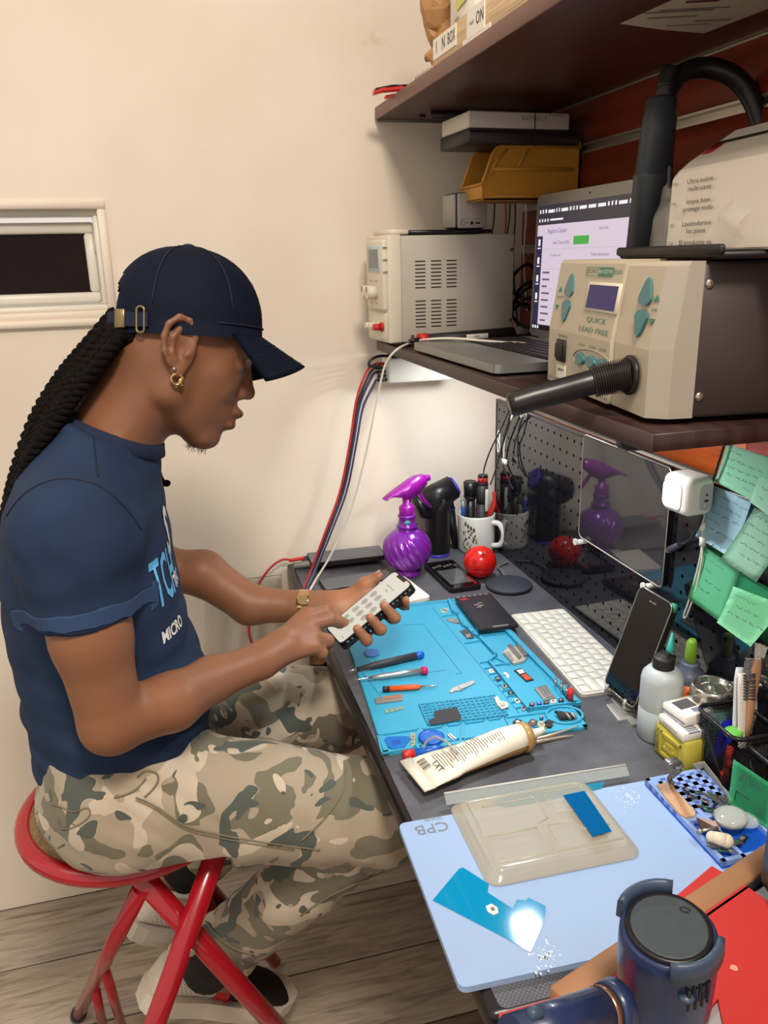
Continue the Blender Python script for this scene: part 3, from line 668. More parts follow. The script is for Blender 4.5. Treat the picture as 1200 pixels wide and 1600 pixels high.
# black tray, packet and clear bag on top of the station
t = thing('lid_tray', 'shallow black tray on top of the hot air station', 'tray', M=ST @ T3((0, 0, HS+.0002)))
mb = MB(); mb.box((Wf*.30, .05, 0), (Wf+.03, .27, .006), bev=.002, seg=1); mb.box((Wf*.30, .046, .003), (Wf+.03, .052, .012), bev=.002, seg=1); mb.box((Wf*.30, .046, .003), (Wf*.30+.006, .27, .012), bev=.002, seg=1); mb.build('tray_body', mat('matte_black', (30, 26, 27), .5), t)
pk_m = mat('glossy_packet', (222, 212, 196), .25, coat=.3)
PK = ST @ T3((Wf*.50, .085, HS+.0068)) @ RZ(.06)
t = thing('detergent_packet', 'white printed packet with sloping top on the hot air station', 'packet', M=PK)
ringp = lambda x, s: [(x, -.008*s, 0), (x, .10, 0), (x, .10, .112*s), (x, .055, .118*s), (x, .006, .088*s), (x, -.006, .078*s)]
mb = MB(); mb.loft([[(p_[0], p_[1], p_[2]) for p_ in ringp(x, s)] for x, s in ((0, .92), (.012, 1.0), (.10, 1.0), (.18, 1.0), (.24, 1.0))], pk_m, smooth=False); bmesh.ops.bevel(mb.bm, geom=mb.bm.edges[:], offset=.002, segments=1, affect='EDGES'); mb.build('packet_body', pk_m, t)
mb = MB(); mb.loft([[(x, y, z) for y, z in ((.010, .088+k), (.034, .104+k*1.1), (.035, .105+k*1.1), (.011, .089+k))] for x, k in ((.014, .001), (.05, .001), (.10, .001))], card_black, smooth=False); mb.build('dark_band', mat('dark_print', (44, 38, 42), .35), t)
mb = MB(); mb.loft([[(x, y, z) for y, z in ((.014, .0915+k), (.028, .101+k*1.1), (.029, .102+k*1.1), (.015, .0925+k))] for x, k in ((.018, .0015), (.036, .0015))]); mb.build('red_emblem', mat('red_print', (170, 36, 44), .4), t)
for k, (s, z) in enumerate((('Ultra-suave', .066), ('multi-usos', .059), ('limpia bien', .047), ('protege todo', .040), ('Lavatodorios', .026), ('los pisos', .019), ('El producto ya', .008))):
    text(s, .0066, fr((.058, -.0092, z), (1, 0, 0), (0, .0, 1)), ink, t, xs=1.5); 
    if k % 2 == 0: text('nto', .0062, fr((.012, -.0088, z), (1, .02, 0), (0, 0, 1)), greyink, t)
clear = mat('clear_film', (236, 232, 222), .08, spec=.9, coat=.5, alpha=.20)
t = thing('plastic_bag', 'crumpled clear plastic bag beside the white packet on the station', 'plastic bag', M=ST @ T3((Wf*.46, .10, HS+.0068)))
mb = MB()
def bagf(u, v):
    th = u*2*math.pi; r = (1-v)**.45
    p_ = Vector((math.cos(th)*.042*r-.012*v, math.sin(th)*.03*r, .072*v))
    return p_+noise_v(p_*34+Vector((3, 1, 7)))*.011*(.3+v)+Vector((0, 0, .004))
mb.grid(bagf, 32, 14, smooth=True); bmesh.ops.remove_doubles(mb.bm, verts=mb.bm.verts[:], dist=2e-4); mb.build('film', clear, t)
mb = MB()
def bagg(u, v): return Vector((-.0+.15*u, -.014-.006*math.sin(u*9)+.004*math.sin(v*8), .062*v*(.75+.25*math.sin(u*3.1+.6))))+noise_v(Vector((u*5, v*4, 2)))*.004
mb.grid(bagg, 26, 10); mb.build('film_sheet', clear, t)
mb = MB(); mb.tube(spline([(-.016, -.01, .088), (-.010, -.012, .07), (.002, -.012, .05), (.012, -.012, .028), (.03, -.01, .006)], 6), .003, 8); mb.build('dark_strap', hose_m, t)
# ------------------------------------------------------------------ blue silicone repair mat
def dz(px, py, h=0.0): return atz(px, py, ZD+h)
silic = mat('blue_silicone', (54, 156, 190), .5, var=.06, vscale=20)
silic_d = mat('blue_silicone_line', (18, 92, 120), .5)
NL, NR = dz(600, 1182), dz(920, 1140); ux = (NR-NL).normalized(); uy = Vector((-ux.y, ux.x, 0))
MT = Matrix(((ux.x, uy.x, 0, NL.x), (ux.y, uy.y, 0, NL.y), (0, 0, 1, ZD), (0, 0, 0, 1))); MTi = MT.inverted()
MW_, ML_ = (NR-NL).length, (MTi @ dz(727, 937)).y
HB = .0035
def mp(px, py, h=HB): return MTi @ atz(px, py, ZD+h)
t = rmat = thing('repair_mat', 'large bright blue silicone repair mat with trays and grid on the desk', 'mat', M=MT)
mb = MB(); mb.prism([(x+MW_/2, y+ML_/2) for x, y in rrect(MW_, ML_, .012)], 0, HB); mb.build('mat_base', silic, t)
def wall(mb, pts, th=.0022, h=.0035, z0=HB-.0002, m=None):
    for a, b in zip(pts[:-1], pts[1:]):
        a = Vector((a[0], a[1], 0)); b = Vector((b[0], b[1], 0)); d = (b-a); L = d.length; d.normalize(); n = Vector((-d.y, d.x, 0))
        mb.box((-th/2, -th/2, z0), (L+th/2, th/2, z0+h), m, M=Matrix(((d.x, n.x, 0, a.x), (d.y, n.y, 0, a.y), (0, 0, 1, 0), (0, 0, 0, 1))))
def mpl(pts, h=HB): return [mp(*p, h) for p in pts]
mb = MB(); e = .004
wall(mb, [(e, e), (MW_-e, e), (MW_-e, ML_-e), (e, ML_-e), (e, e)], th=.006, h=.0012); mb.build('rim', silic, t)
# tray at the far right with its wavy wall
mb = MB()
wall(mb, mpl([(701, 940), (708, 958), (716, 962), (722, 978), (732, 984), (738, 992), (748, 997), (775, 1026)]), th=.004, h=.006)
wall(mb, mpl([(775, 1026), (764, 1036), (826, 1112), (832, 1110), (902, 1101)]), th=.003, h=.006)
wall(mb, mpl([(902, 1101), (789, 984), (748, 986)]), th=.009, h=.006); mb.build('parts_tray', silic, t)
mb = MB()
for a, b in (((692, 964), (712, 961)), ((727, 1006), (752, 1002)), ((772, 1028), (796, 1040)), ((770, 1041), (796, 1038))): wall(mb, mpl([a, b]), th=.002, h=.003)
for k in range(9):
    a = mp(762+k*7.2, 1036+k*8.8); wall(mb, [(a.x-.012, a.y+.0005), (a.x-.001, a.y+.002)], th=.0014, h=.003)
mb.build('divider', silic, t)
# bottom compartments
mb = MB()
def cell(p): wall(mb, mpl(p+[p[0]]), th=.0022, h=.0025)
S1 = lambda x, y: (480+x*.4, 900+y*.4)
cell([S1(275, 625), S1(432, 602), S1(424, 672), S1(292, 697)]); cell([S1(452, 602), S1(530, 591), S1(522, 655), S1(442, 668)])
cell([S1(547, 588), S1(600, 581), S1(590, 640), S1(540, 650)]); cell([S1(614, 578), S1(692, 568), S1(690, 626), S1(608, 640)]); cell([S1(706, 566), S1(758, 558), S1(756, 612), S1(704, 622)])
cell([S1(772, 556), S1(935, 535), S1(945, 585), S1(800, 606)]); mb.build('compartment', silic, t)
c = mp(882, 1118); mb = MB(); mb.tube([(c.x+.026*math.cos(a*math.pi/14), c.y+.022*math.sin(a*math.pi/14), HB+.0012) for a in range(29)], .0022, 6, caps=False); mb.build('round_pocket', silic, t)
# lattice of small pits
mb = MB(); g00, g10, g01 = mp(655, 1102), mp(772, 1085), mp(690, 1131); nx, ny = 16, 7
gu, gv = Vector((1, 0, 0))*(g10.x-g00.x), Vector((0, -1, 0))*(g00.y-g01.y)
for i in range(nx+1): a = g00+gu*(i/nx); wall(mb, [a, a+gv], th=.0022, h=.0022)
for j in range(ny+1): a = g00+gv*(j/ny); wall(mb, [a, a+gu], th=.0022, h=.0022)
o = mb.build('pit_lattice', silic, t); o['kind'] = 'stuff'
mb = MB()
for pts in ([(675, 949), (812, 1116)], [(628, 977), (661, 975), (721, 1052), (713, 1053)], [(560, 992), (600, 1053)], [(668, 1051), (697, 1047)], [(540, 1015), (596, 1090)]): wall(mb, mpl(pts), th=.0009, h=.0004)
for k in range(17):
    a = mp(640+k*3.8, 946-k*.44); wall(mb, [(a.x, a.y), (a.x+.001, a.y-.008)], th=.0009, h=.0004)
mb.build('scale_lines', silic_d, t)

# ------------------------------------------------------------------ tools on the mat
chrome = mat('chrome', (200, 198, 194), .2, .95); tin = mat('tin_shield', (168, 164, 158), .35, .7)
def tool(name, label, cat, a, b, h, segs, group=None):
    """segs: (part, material, [(t, r)...]) with t along a-b"""
    A, B = dz(*a, h), dz(*b, h); Mt = fr(A, B-A, Vector((0, 0, 1)).cross(B-A)); t = thing(name, label, cat, M=Mt); L = (B-A).length
    for nm, m_, prof in segs:
        mb = MB(); mb.lathe([(r, tt*L) for tt, r in prof], n=16, M=Matrix(((0, 0, 1, 0), (1, 0, 0, 0), (0, 1, 0, 0), (0, 0, 0, 1)))); mb.build(nm, m_, t)
    return t
HM = HB+.0005
tool('screwdriver', 'black precision screwdriver with a blue end cap on the blue mat', 'screwdriver', (543, 1049), (661, 1022), HM+.0064, [
    ('blade', chrome, [(0, .0006), (.06, .0012), (.07, .0018), (.14, .0022)]), ('handle', mat('charcoal_grip', (52, 52, 54), .5), [(.12, .0034), (.28, .0042), (.30, .0056), (.5, .0062), (.9, .0060)]), ('end_cap', mat('blue_cap', (16, 92, 190), .35), [(.9, .0055), (.91, .0064), (.985, .0064), (1, .005)])])
tool('screwdriver', 'slim silver precision screwdriver with a pink end disc on the mat', 'screwdriver', (548, 1063), (668, 1047), HM+.0068, [
    ('blade', chrome, [(0, .0005), (.12, .0009), (.18, .0016), (.26, .002)]), ('handle', mat('brushed_silver', (190, 188, 184), .35, .8), [(.26, .003), (.36, .0032), (.38, .0044), (.55, .0040), (.62, .0044), (.92, .0044)]), ('end_disc', mat('pink_disc', (196, 26, 92), .35), [(.92, .0045), (.925, .0066), (.99, .0066), (1, .004)])])
tool('screwdriver', 'short orange screwdriver with a black end cap on the mat', 'screwdriver', (684, 1071), (598, 1077), HM+.0046, [
    ('blade', chrome, [(0, .0007), (.03, .0012), (.32, .0014)]), ('handle', mat('orange_handle', (232, 92, 30), .4), [(.31, .002), (.34, .0036), (.4, .0042), (.88, .0042)]), ('end_cap', mat('matte_black', (30, 26, 27), .5), [(.88, .0045), (.99, .0046), (1, .004)])])
tool('screwdriver', 'blue and red screwdriver lying behind the white glue tube', 'screwdriver', (742, 1160), (630, 1181), .0075, [
    ('blade', chrome, [(0, .001), (.3, .0014), (.45, .0018)]), ('handle', mat('blue_cap', (16, 92, 190), .35), [(.45, .003), (.5, .0062), (.85, .0066)]), ('end_cap', mat('red_cap', (206, 44, 40), .4), [(.85, .0068), (.99, .0070), (1, .006)])])
def chip(name, label, cat, pts, m_, h, th, extra=(), group=None):
    P_ = [dz(*p, h) for p in pts]; c = sum(P_, Vector())/len(P_)
    t = thing(name, label, cat, (c.x, c.y, ZD+h), group=group)
    ar = sum(P_[i].x*P_[(i+1) % len(P_)].y-P_[(i+1) % len(P_)].x*P_[i].y for i in range(len(P_)))
    if ar < 0: P_ = P_[::-1]
    mb = MB(); mb.prism([(p.x-c.x, p.y-c.y) for p in P_], 0, th); mb.build('plate', m_, t)
    for nm, q, m2, t2 in extra:
        Q = [dz(*p, h) for p in q]; a2 = sum(Q[i].x*Q[(i+1) % len(Q)].y-Q[(i+1) % len(Q)].x*Q[i].y for i in range(len(Q)))
        if a2 < 0: Q = Q[::-1]
        mb = MB(); mb.prism([(p.x-c.x, p.y-c.y) for p in Q], th-.0002, th+t2); mb.build(nm, m2, t)
    return t
blackf = mat('graphite_sheet', (44, 46, 50), .6); copper = mat('copper_pad', (190, 130, 96), .4, .5); greenf = mat('green_flex', (120, 160, 140), .4)
chip('metal_shield', 'small silver shield with a copper strip left of the grid on the mat', 'phone part', [(585, 1092), (628, 1086), (630, 1095), (588, 1101)], tin, HM, .0014, [('copper_strip', [(600, 1090), (627, 1086.5), (628, 1090), (601, 1094)], copper, .0006)])
chip('flex_strip', 'translucent green flex strip below the silver shield on the mat', 'phone part', [(601, 1110), (630, 1104), (631, 1108), (603, 1115)], greenf, HM, .0006, [('contact', [(606+8*k, 1109-1.5*k), (610+8*k, 1108-1.5*k), (611+8*k, 1111-1.5*k), (607+8*k, 1112-1.5*k)], tin, .0005) for k in range(3)])
chip('metal_bracket', 'long silver bracket lying above the grid of the mat', 'phone part', [(702, 1081), (708, 1076), (722, 1070), (740, 1064), (742, 1068), (730, 1074), (722, 1080), (712, 1080), (705, 1084)], tin, HM, .0014, [('raised_block', [(716, 1073), (728, 1070), (730, 1075), (719, 1079)], steel, .0012)])
chip('metal_bracket', 'dull silver plate on the right end of the grid', 'phone part', [(772, 1091), (777, 1088), (782, 1096), (793, 1098), (795, 1105), (784, 1109), (777, 1102)], mat('warm_tin', (196, 186, 170), .4, .4), HM+.0022, .001, [('stud', [(781, 1100), (788, 1099), (789, 1103), (783, 1105)], tin, .0012)])
chip('die_cut_sheet', 'black die-cut sheet covering part of the mat grid', 'sheet', [(670, 1126), (679, 1122), (678, 1112), (690, 1109), (704, 1107), (714, 1105), (717, 1113), (721, 1120), (720, 1125), (698, 1129), (673, 1133)], blackf, HM+.0022, .0007)
chip('pry_pick', 'blue plastic pick above the black screwdriver on the mat', 'pick', [(568, 1019), (573, 1015), (585, 1014), (593, 1018), (592, 1024), (584, 1027), (572, 1026)], mat('blue_pick', (18, 118, 206), .3, trans=.2), HM, .0009)
chip('pry_pick', 'blue triangular pick in the left corner compartment of the mat', 'pick', [(600, 1157), (604, 1152), (636, 1151), (642, 1154), (632, 1168), (616, 1172), (606, 1168)], mat('blue_pick', (18, 118, 206), .3, trans=.2), HM, .001, [('emblem', [(612, 1158), (624, 1157), (626, 1163), (615, 1165)], mat('deep_blue', (14, 76, 168), .4), .0003)])
t = thing('suction_disc', 'round blue disc in the second compartment behind the glue tube', 'disc', tuple(dz(674, 1155, HM)))
c = dz(674, 1155, HM); mb = MB(); mb.lathe([(.0165, 0), (.0175, .002), (.0175, .0045), (.012, .0055), (.0115, .0045)], c=c, n=28); mb.build('disc_body', mat('blue_cap', (16, 92, 190), .35), t, world=True)
chip('metal_clip', 'grey clip in the third compartment of the mat', 'phone part', [(699, 1150), (703, 1147), (714, 1156), (710, 1159)], tin, HM, .0015, [('rib', [(702, 1149), (704, 1148), (711, 1155), (710, 1156)], steel, .001)])
chip('glass_chips', 'pale screws bagged beside the blue pick on the mat', 'screws', [(641, 1147), (649, 1146), (648, 1165), (643, 1168)], mat('pale_gold', (190, 186, 150), .3, .5), HM, .001, [('screw_head', [(643, 1150+5*k), (647, 1149+5*k), (647, 1152+5*k), (643.5, 1153+5*k)], tin, .0012) for k in range(3)])
chip('metal_bracket', 'small silver bracket near the far end of the mat', 'phone part', [(697, 968), (709, 966), (719, 973), (715, 975), (700, 971)], tin, HM, .0012, [('tab', [(711, 970), (718, 973), (714, 975)], steel, .0012)])
chip('flex_cable', 'dark grey flex cable folded in the mat tray', 'phone part', [(719, 987), (727, 984), (741, 993), (740, 998), (729, 998), (725, 993)], mat('dark_flex', (78, 80, 82), .4, .3), HM, .0015, [('connector', [(727, 994), (734, 992), (736, 997), (729, 999)], steel, .0014)])
chip('glass_chips', 'cluster of tiny clear chips at the far end of the mat', 'chips', [(687, 953), (692, 950), (701, 951), (700, 957), (692, 959)], mat('pale_glass', (170, 205, 212), .15, .2), HM, .0008, [('chip', [(690+3*k, 952+k), (693+3*k, 951.5+k), (694+3*k, 954+k), (691+3*k, 954.5+k)], tin, .001) for k in range(3)])
chip('motor_block', 'stack of silver camera brackets in the upper half of the mat tray', 'phone part', [(786, 1023), (795, 1012), (812, 1015), (824, 1029), (818, 1036), (802, 1040)], mat('warm_tin', (196, 186, 170), .4, .4), HM, .004, [('bar', [(793, 1014), (798, 1012), (815, 1032), (810, 1034)], steel, .004), ('bar', [(805, 1013), (812, 1012), (825, 1029), (819, 1031)], steel, .003), ('base_tab', [(788, 1024), (795, 1022), (803, 1035), (799, 1038)], tin, .001)])
chip('sim_tray', 'black card tray holding a white and a red card in the mat', 'card tray', [(803, 1048), (814, 1045), (834, 1063), (822, 1066)], mat('matte_black', (30, 26, 27), .5), HM, .0012, [('white_card', [(807, 1049), (815, 1047), (820, 1052), (812, 1054)], paper, .0005), ('red_card', [(814, 1056), (822, 1054), (831, 1062), (822, 1064)], mat('red_card', (200, 70, 44), .4), .0005)])
chip('hook', 'tiny white plastic hook left of the card tray on the mat', 'hook', [(785, 1053), (790, 1051), (796, 1056), (795, 1060), (790, 1059), (792, 1056)], vinyl, HM, .0012)
chip('dock_connector', 'silver ribbed connector in the near end of the mat tray', 'phone part', [(835, 1077), (852, 1073), (868, 1091), (850, 1096)], tin, HM, .002, [('rib', [(840+5*k, 1076-1.2*k), (843+5*k, 1075-1.2*k), (857+4*k, 1092-1.1*k), (853+4*k, 1093-1.1*k)], steel, .001) for k in range(3)])
for k, (x, y) in enumerate(((831, 1102), (842, 1100), (853, 1099), (864, 1097), (876, 1095))):
    chip('small_screw_block', ['dark chip', 'blue chip', 'dark chip with silver top', 'white and red chip', 'dull chip'][k]+' number'.replace(' number', '')+(' at the left end', ' second from the left', ' in the middle', ' second from the right', ' at the right end')[k]+' of the tray edge row', 'chip', [(x-4, y-1), (x+4, y-2), (x+5, y+3), (x-3, y+4)], [blackf, mat('deep_blue', (14, 76, 168), .4), blackf, vinyl, mat('dark_metal', (60, 56, 54), .3, .8)][k], HM+.0005, .003, [('top', [(x-2, y), (x+2, y-.5), (x+2.5, y+2), (x-1.5, y+2.5)], [tin, tin, steel, mat('red_card', (200, 70, 44), .4), tin][k], .0006)], group='chips along the tray edge')
for k in range(6):
    x, y = 768+k*10, 1050+k*11.5
    chip('micro_part', f"tiny {['white', 'dark', 'silver', 'black', 'pale', 'grey'][k]} part in the narrow channel of the mat, {['first', 'second', 'third', 'fourth', 'fifth', 'last'][k]} from its far end", 'phone part', [(x-5, y-2), (x+1, y-4), (x+5, y+2), (x-1, y+4)], [vinyl, blackf, tin, ink, vinyl, tin][k], HM, .0018, [('dot', [(x-2, y-1), (x+1, y-2), (x+2, y+1), (x-1, y+2)], [tin, steel, ink, tin, ink, ink][k], .0006)], group='parts in the mat channel')
for k, (x, y, nm) in enumerate(((809, 1132, 'square black camera frame'), (833, 1132, 'dull brown motor'), (847, 1135, 'small brass speaker'), (858, 1133, 'dark flex plug'), (846, 1124, 'thin blue chip'))):
    chip('phone_part', nm+' lying in the screw compartment of the mat', 'phone part', [(x-8, y-1), (x-2, y-6), (x+7, y-3), (x+3, y+5), (x-5, y+5)] if k != 4 else [(x-3, y), (x+1, y-3), (x+3, y), (x-1, y+3)], [ink, mat('brown_metal', (96, 80, 74), .4, .4), mat('pale_gold', (190, 186, 150), .3, .5), blackf, mat('deep_blue', (14, 76, 168), .4)][k], HM, .0035, [('window', [(x-4, y-1), (x, y-3), (x+3, y-1), (x, y+2)], [vinyl, tin, tin, ink, tin][k], .0008)])
for k in range(7):
    x, y = 798+k*11, 1140-k*1.2+(k % 2)*4
    chip('tiny_screw', f"tiny gold screw in the screw compartment of the mat, {['first', 'second', 'third', 'fourth', 'fifth', 'sixth', 'last'][k]} from its left end", 'screw', [(x-2, y), (x, y-2), (x+2, y), (x, y+2)], mat('pale_gold', (190, 186, 150), .3, .5), HM, .0014, group='tiny screws in the compartment')
t = thing('clip_cluster', 'heap of black spring clips in the round pocket of the mat', 'clips', tuple(dz(882, 1118, HM)))
for k in range(6):
    a = dz(868+k*4, 1112+k*.5, HM+.005); b = dz(878+k*4.5, 1124-k*.2, HM+.003); mb = MB(); mb.tube([a, a.lerp(b, .5)+Vector((0, 0, .003)), b], .0022, 6); mb.build('clip', [ink, blackf, ink, tin, ink, tin][k], t, world=True)
for k, (x, y) in enumerate(((868, 1073), (877, 1080), (885, 1087))):
    c = dz(x, y, HM+.006); mb = MB(); mb.cyl((0, 0, 0), (0, 0, .012), .0024, n=12, m=chrome); mb.cyl((0, 0, .012), (0, 0, .018), .0019, n=6, m=chrome)
    solo(mb, 'driver_bit', chrome, f"steel driver bit standing on the mat edge, {['farthest', 'middle', 'nearest'][k]} of the three", 'driver bit', 'steel bits on the mat edge').location = c
c = dz(891, 1094, HM+.006); t = thing('driver_bit', 'red capped bit standing beside the steel bits on the mat edge', 'driver bit', tuple(c))
mb = MB(); mb.cyl(c, c+Vector((0, 0, .019)), .0042, n=16); mb.build('cap', mat('red_cap', (206, 44, 40), .4), t, world=True)
mb = MB(); mb.cyl(c+Vector((0, 0, .019)), c+Vector((0, 0, .0215)), .0022, n=10); mb.build('tip', chrome, t, world=True)

# ------------------------------------------------------------------ glue tube, tweezers
A, B = dz(657, 1206, .015), dz(816, 1152, .021); d = (B-A).normalized(); n = Vector((0, 0, 1)); sd = d.cross(n).normalized()
t = thing('glue_tube', 'white and amber squeezed glue tube lying across the mat edge', 'glue tube', M=fr(dz(735, 1185), d, n.cross(d)))
tube_w = mat('tube_white', (232, 224, 206), .3, coat=.3); amberc = mat('amber_gel', (170, 136, 84), .25, coat=.4)
rings = []; L = (B-A).length
for k in range(13):
    s_ = k/12; wd = .034*(1-s_)+.0205*s_ if s_ > 0 else .034; th = .0012+(.0195-.0012)*min(1, s_*1.25)**.75; wd = max(wd, th)
    c = A.lerp(B, s_); c = Vector((c.x, c.y, ZD+.001+max(th, .0012)+(.010*(1-s_)**2)))
    rings.append((c, wd*(.9 if s_ > .3 else 1), th))
mb = MB(); mb.loft([[c+sd*(w_*math.cos(a*math.pi/12))+n*(h_*math.sin(a*math.pi/12)) for a in range(24)] for c, w_, h_ in rings], tube_w)
sl_ = mb._slot(amberc)
for i_, f in enumerate(mb.bm.faces):
    if 24*2 <= i_ < 288 and i_ % 24 in (18, 19, 20, 21, 22, 23): f.material_index = sl_
mb.build('tube_body', tube_w, t, world=True)
mb = MB(); mb.loft([[A-d*x+sd*(.0345*c_)+n*(h_*s_-.002) for c_, s_ in ((1, -.001), (1, .001), (-1, .001), (-1, -.001))] for x, h_ in ((-.004, 1), (.012, 1))]); mb.build('crimp', tube_w, t, world=True)
E1 = rings[-1][0]; mb = MB()
mb.loft([[E1+d*x+(sd*math.cos(a*math.pi/12)+n*math.sin(a*math.pi/12))*r for a in range(24)] for x, r in ((-.002, .0200), (.004, .0205), (.009, .018), (.010, .009))]); mb.build('shoulder', amberc, t, world=True)
mb = MB(); mb.cyl(E1+d*.009, E1+d*.034, .0070, .0048, n=16); mb.build('nozzle', vinyl, t, world=True)
def ontube(s_, ang, off=.0006):
    i = min(11, int(s_*12)); f_ = s_*12-i; c = rings[i][0].lerp(rings[i+1][0], f_); w_ = rings[i][1]*(1-f_)+rings[i+1][1]*f_; h_ = rings[i][2]*(1-f_)+rings[i+1][2]*f_
    return c+sd*((w_+off)*math.cos(ang))+n*((h_+off)*math.sin(ang))
def strip(mb, s0, s1, a0, a1): mb.grid(lambda u, v: ontube(s0+(s1-s0)*u, a0+(a1-a0)*v, .0007), 2, 8)
mb = MB(); random.seed(5)
for k in range(26):
    s_ = .16+k*.024; a0 = math.radians(random.uniform(48, 70)); a1 = math.radians(random.uniform(105, 128)) if k < 18 else math.radians(95)
    strip(mb, s_, s_+.006, a0, a1)
mb.build('small_print', greyink, t, world=True)
mb = MB()
for k in range(9): strip(mb, .03+.0*k, .10, math.radians(88+k*4.6), math.radians(88+k*4.6+(1.2, 2.6, 1.8)[k % 3]))
mb.build('barcode', ink, t, world=True)
c = ontube(.135, math.radians(78), .0016); text('7X7', .013, MW[t].inverted() @ fr(c, -sd, d, None) @ RX(.0), ink, t)
# tweezers lying under the nozzle
t = thing('tweezers', 'pale pointed tweezers lying beyond the glue tube nozzle', 'tweezers', tuple(dz(860, 1152)))
for nm, q in (('arm', [(836, 1156, .004), (866, 1147, .008), (904, 1134, .010)]), ('arm', [(836, 1160, .003), (870, 1153, .003), (898, 1149, .003)])):
    pts = [dz(*p) for p in q]; mb = MB(); mb.tube(spline(pts, 5), [.0032-.0025*k/10 for k in range(11)], 6); mb.build(nm, mat('pale_steel', (190, 176, 154), .35, .5), t, world=True)
t = thing('tubing', 'thin clear tube arching over the blue disc behind the glue tube', 'tubing', tuple(dz(662, 1177)))
mb = MB(); mb.tube(spline([dz(662, 1180, .006), dz(664, 1162, .018), dz(678, 1152, .03), dz(694, 1157, .034), dz(706, 1168, .034), dz(714, 1178, .036)], 6), .0018, 8); mb.build('tube_wall', mat('clear_tube', (214, 214, 206), .15, trans=.6), t, world=True)

# ------------------------------------------------------------------ keyboard
kA, kB, kC = dz(797.5, 961, .004), dz(909, 1087, .004), dz(881, 951, .006)
yk = (kA-kB).normalized(); xk = Vector((yk.y, -yk.x, 0)); KL, KW = (kA-kB).length, (kC-kA).dot(xk)
t = thing('keyboard', 'slim white wireless keyboard between the blue mat and pegboard', 'keyboard', M=Matrix(((xk.x, yk.x, 0, kB.x), (xk.y, yk.y, 0, kB.y), (0, 0, 1, ZD), (0, 0, 0, 1))))
kw = mat('key_white', (232, 226, 212), .45); kb = mat('keyboard_body', (214, 208, 196), .4)
mb = MB(); mb.prism([(x+KW/2, y+KL/2) for x, y in rrect(KW, KL, .007)], 0, .005); mb.build('body', kb, t)
# rows run along y; the space bar row is nearest the typist (low x)
rows = [[1, 1, 1.25, 5, 1.25, 1, 1, 1, 1][:9], [2.25]+[1]*10+[2.25], [1.75]+[1]*11+[1.75], [1.5]+[1]*12+[1], [1]*13+[1.5], [1]*14]
pitch = KW/6.25
shapes = {}
for r, row in enumerate(rows):
    tot = sum(row); u_ = (KL-.008)/tot; pos = KL-.004
    for w_ in row:
        wd = w_*u_; key = round(wd, 4)
        if key not in shapes:
            mb = MB(); mb.box((-pitch*.44, -wd/2+.0011, 0), (pitch*.44, wd/2-.0011, .0022), bev=.0012, seg=1); o = mb.build('key', kw, t); shapes[key] = o
        else: o = shapes[key].copy(); COL.objects.link(o); MW[o] = MW[shapes[key]]
        o.location = (.0035+pitch*(r+.5), pos-wd/2, .0049); pos -= wd
# ------------------------------------------------------------------ phone parts and phones beyond the mat
blk_gl = mat('black_glass', (12, 11, 14), .06, spec=.6); frame_m = mat('phone_frame', (38, 34, 34), .4, .4)
def slab(name, label, cat, px, h, th, bodym, topm, inset=.003, rad=.008, group=None):
    P_ = [dz(*p, h+th) for p in px]                       # four corners in order
    c = sum(P_, Vector())/4; x = ((P_[1]-P_[0])+(P_[2]-P_[3])).normalized(); y = Vector((-x.y, x.x, 0))
    w_ = ((P_[1]-P_[0]).length+(P_[2]-P_[3]).length)/2; l = (abs((P_[3]-P_[0]).dot(y))+abs((P_[2]-P_[1]).dot(y)))/2
    t = thing(name, label, cat, M=Matrix(((x.x, y.x, 0, c.x), (x.y, y.y, 0, c.y), (0, 0, 1, ZD+h), (0, 0, 0, 1))), group=group)
    mb = MB(); mb.prism(rrect(w_, l, rad), 0, th-.0006); mb.build('body', bodym, t)
    mb = MB(); mb.prism(rrect(w_-2*inset, l-2*inset, max(.001, rad-inset)), th-.0006, th); mb.build('screen', topm, t)
    return t, w_, l
t, w_, l = slab('opened_phone', 'opened black phone lying beside the purple spray bottle', 'phone', [(664, 879), (714, 873), (746, 914), (701, 922)], 0, .010, frame_m, blk_gl)
mb = MB(); mb.box((-w_*.36, -l*.36, .0102), (w_*.36, l*.14, .0106)); mb.build('display_sheet', mat('grey_mirror', (120, 122, 122), .12, .6), t)
mb = MB()
for k in range(7): mb.box((-w_*.38+k*.008, l*.25+.003*(k % 3), .010), (-w_*.38+k*.008+.005, l*.25+.003*(k % 3)+.006, .0112))
mb.build('circuit_bits', tin, t)
mb = MB(); mb.box((w_*.34, -l*.44, .0102), (w_*.40, -l*.10, .0107)); mb.build('red_flex', mat('red_flex', (150, 30, 36), .4), t)
t, w_, l = slab('phone_display', 'bare phone display panel resting on the far corner of the blue mat', 'phone display', [(704, 932), (764, 928), (813, 975), (757, 985)], .0105, .0045, frame_m, mat('dark_panel', (30, 32, 44), .3, spec=.4), .004, .005)
mb = MB(); mb.box((-w_*.42, l*.36, .0045), (-w_*.22, l*.42, .0051)); mb.build('red_sticker', mat('red_flex', (150, 30, 36), .4), t)
mb = MB()
for k, (x, y) in enumerate(((-.12, .18), (-.02, .14), (-.10, .10), (.0, .22))): mb.box((x*w_-.004, y*l-.002, .0045), (x*w_+.005, y*l+.002, .0059))
for k in range(6): mb.box((-w_*.46+k*.011, l*.455, .0043), (-w_*.46+k*.011+.006, l*.485, .0053))
mb.box((-.01, -l*.475, .0043), (.018, -l*.445, .0051)); mb.build('metal_tabs', tin, t)
slab('phone', 'white phone lying under the held phone at the mat far edge', 'phone', [(596, 905), (641, 897), (663, 934), (612, 945)], 0, .007, vinyl, kw, .002, .010)
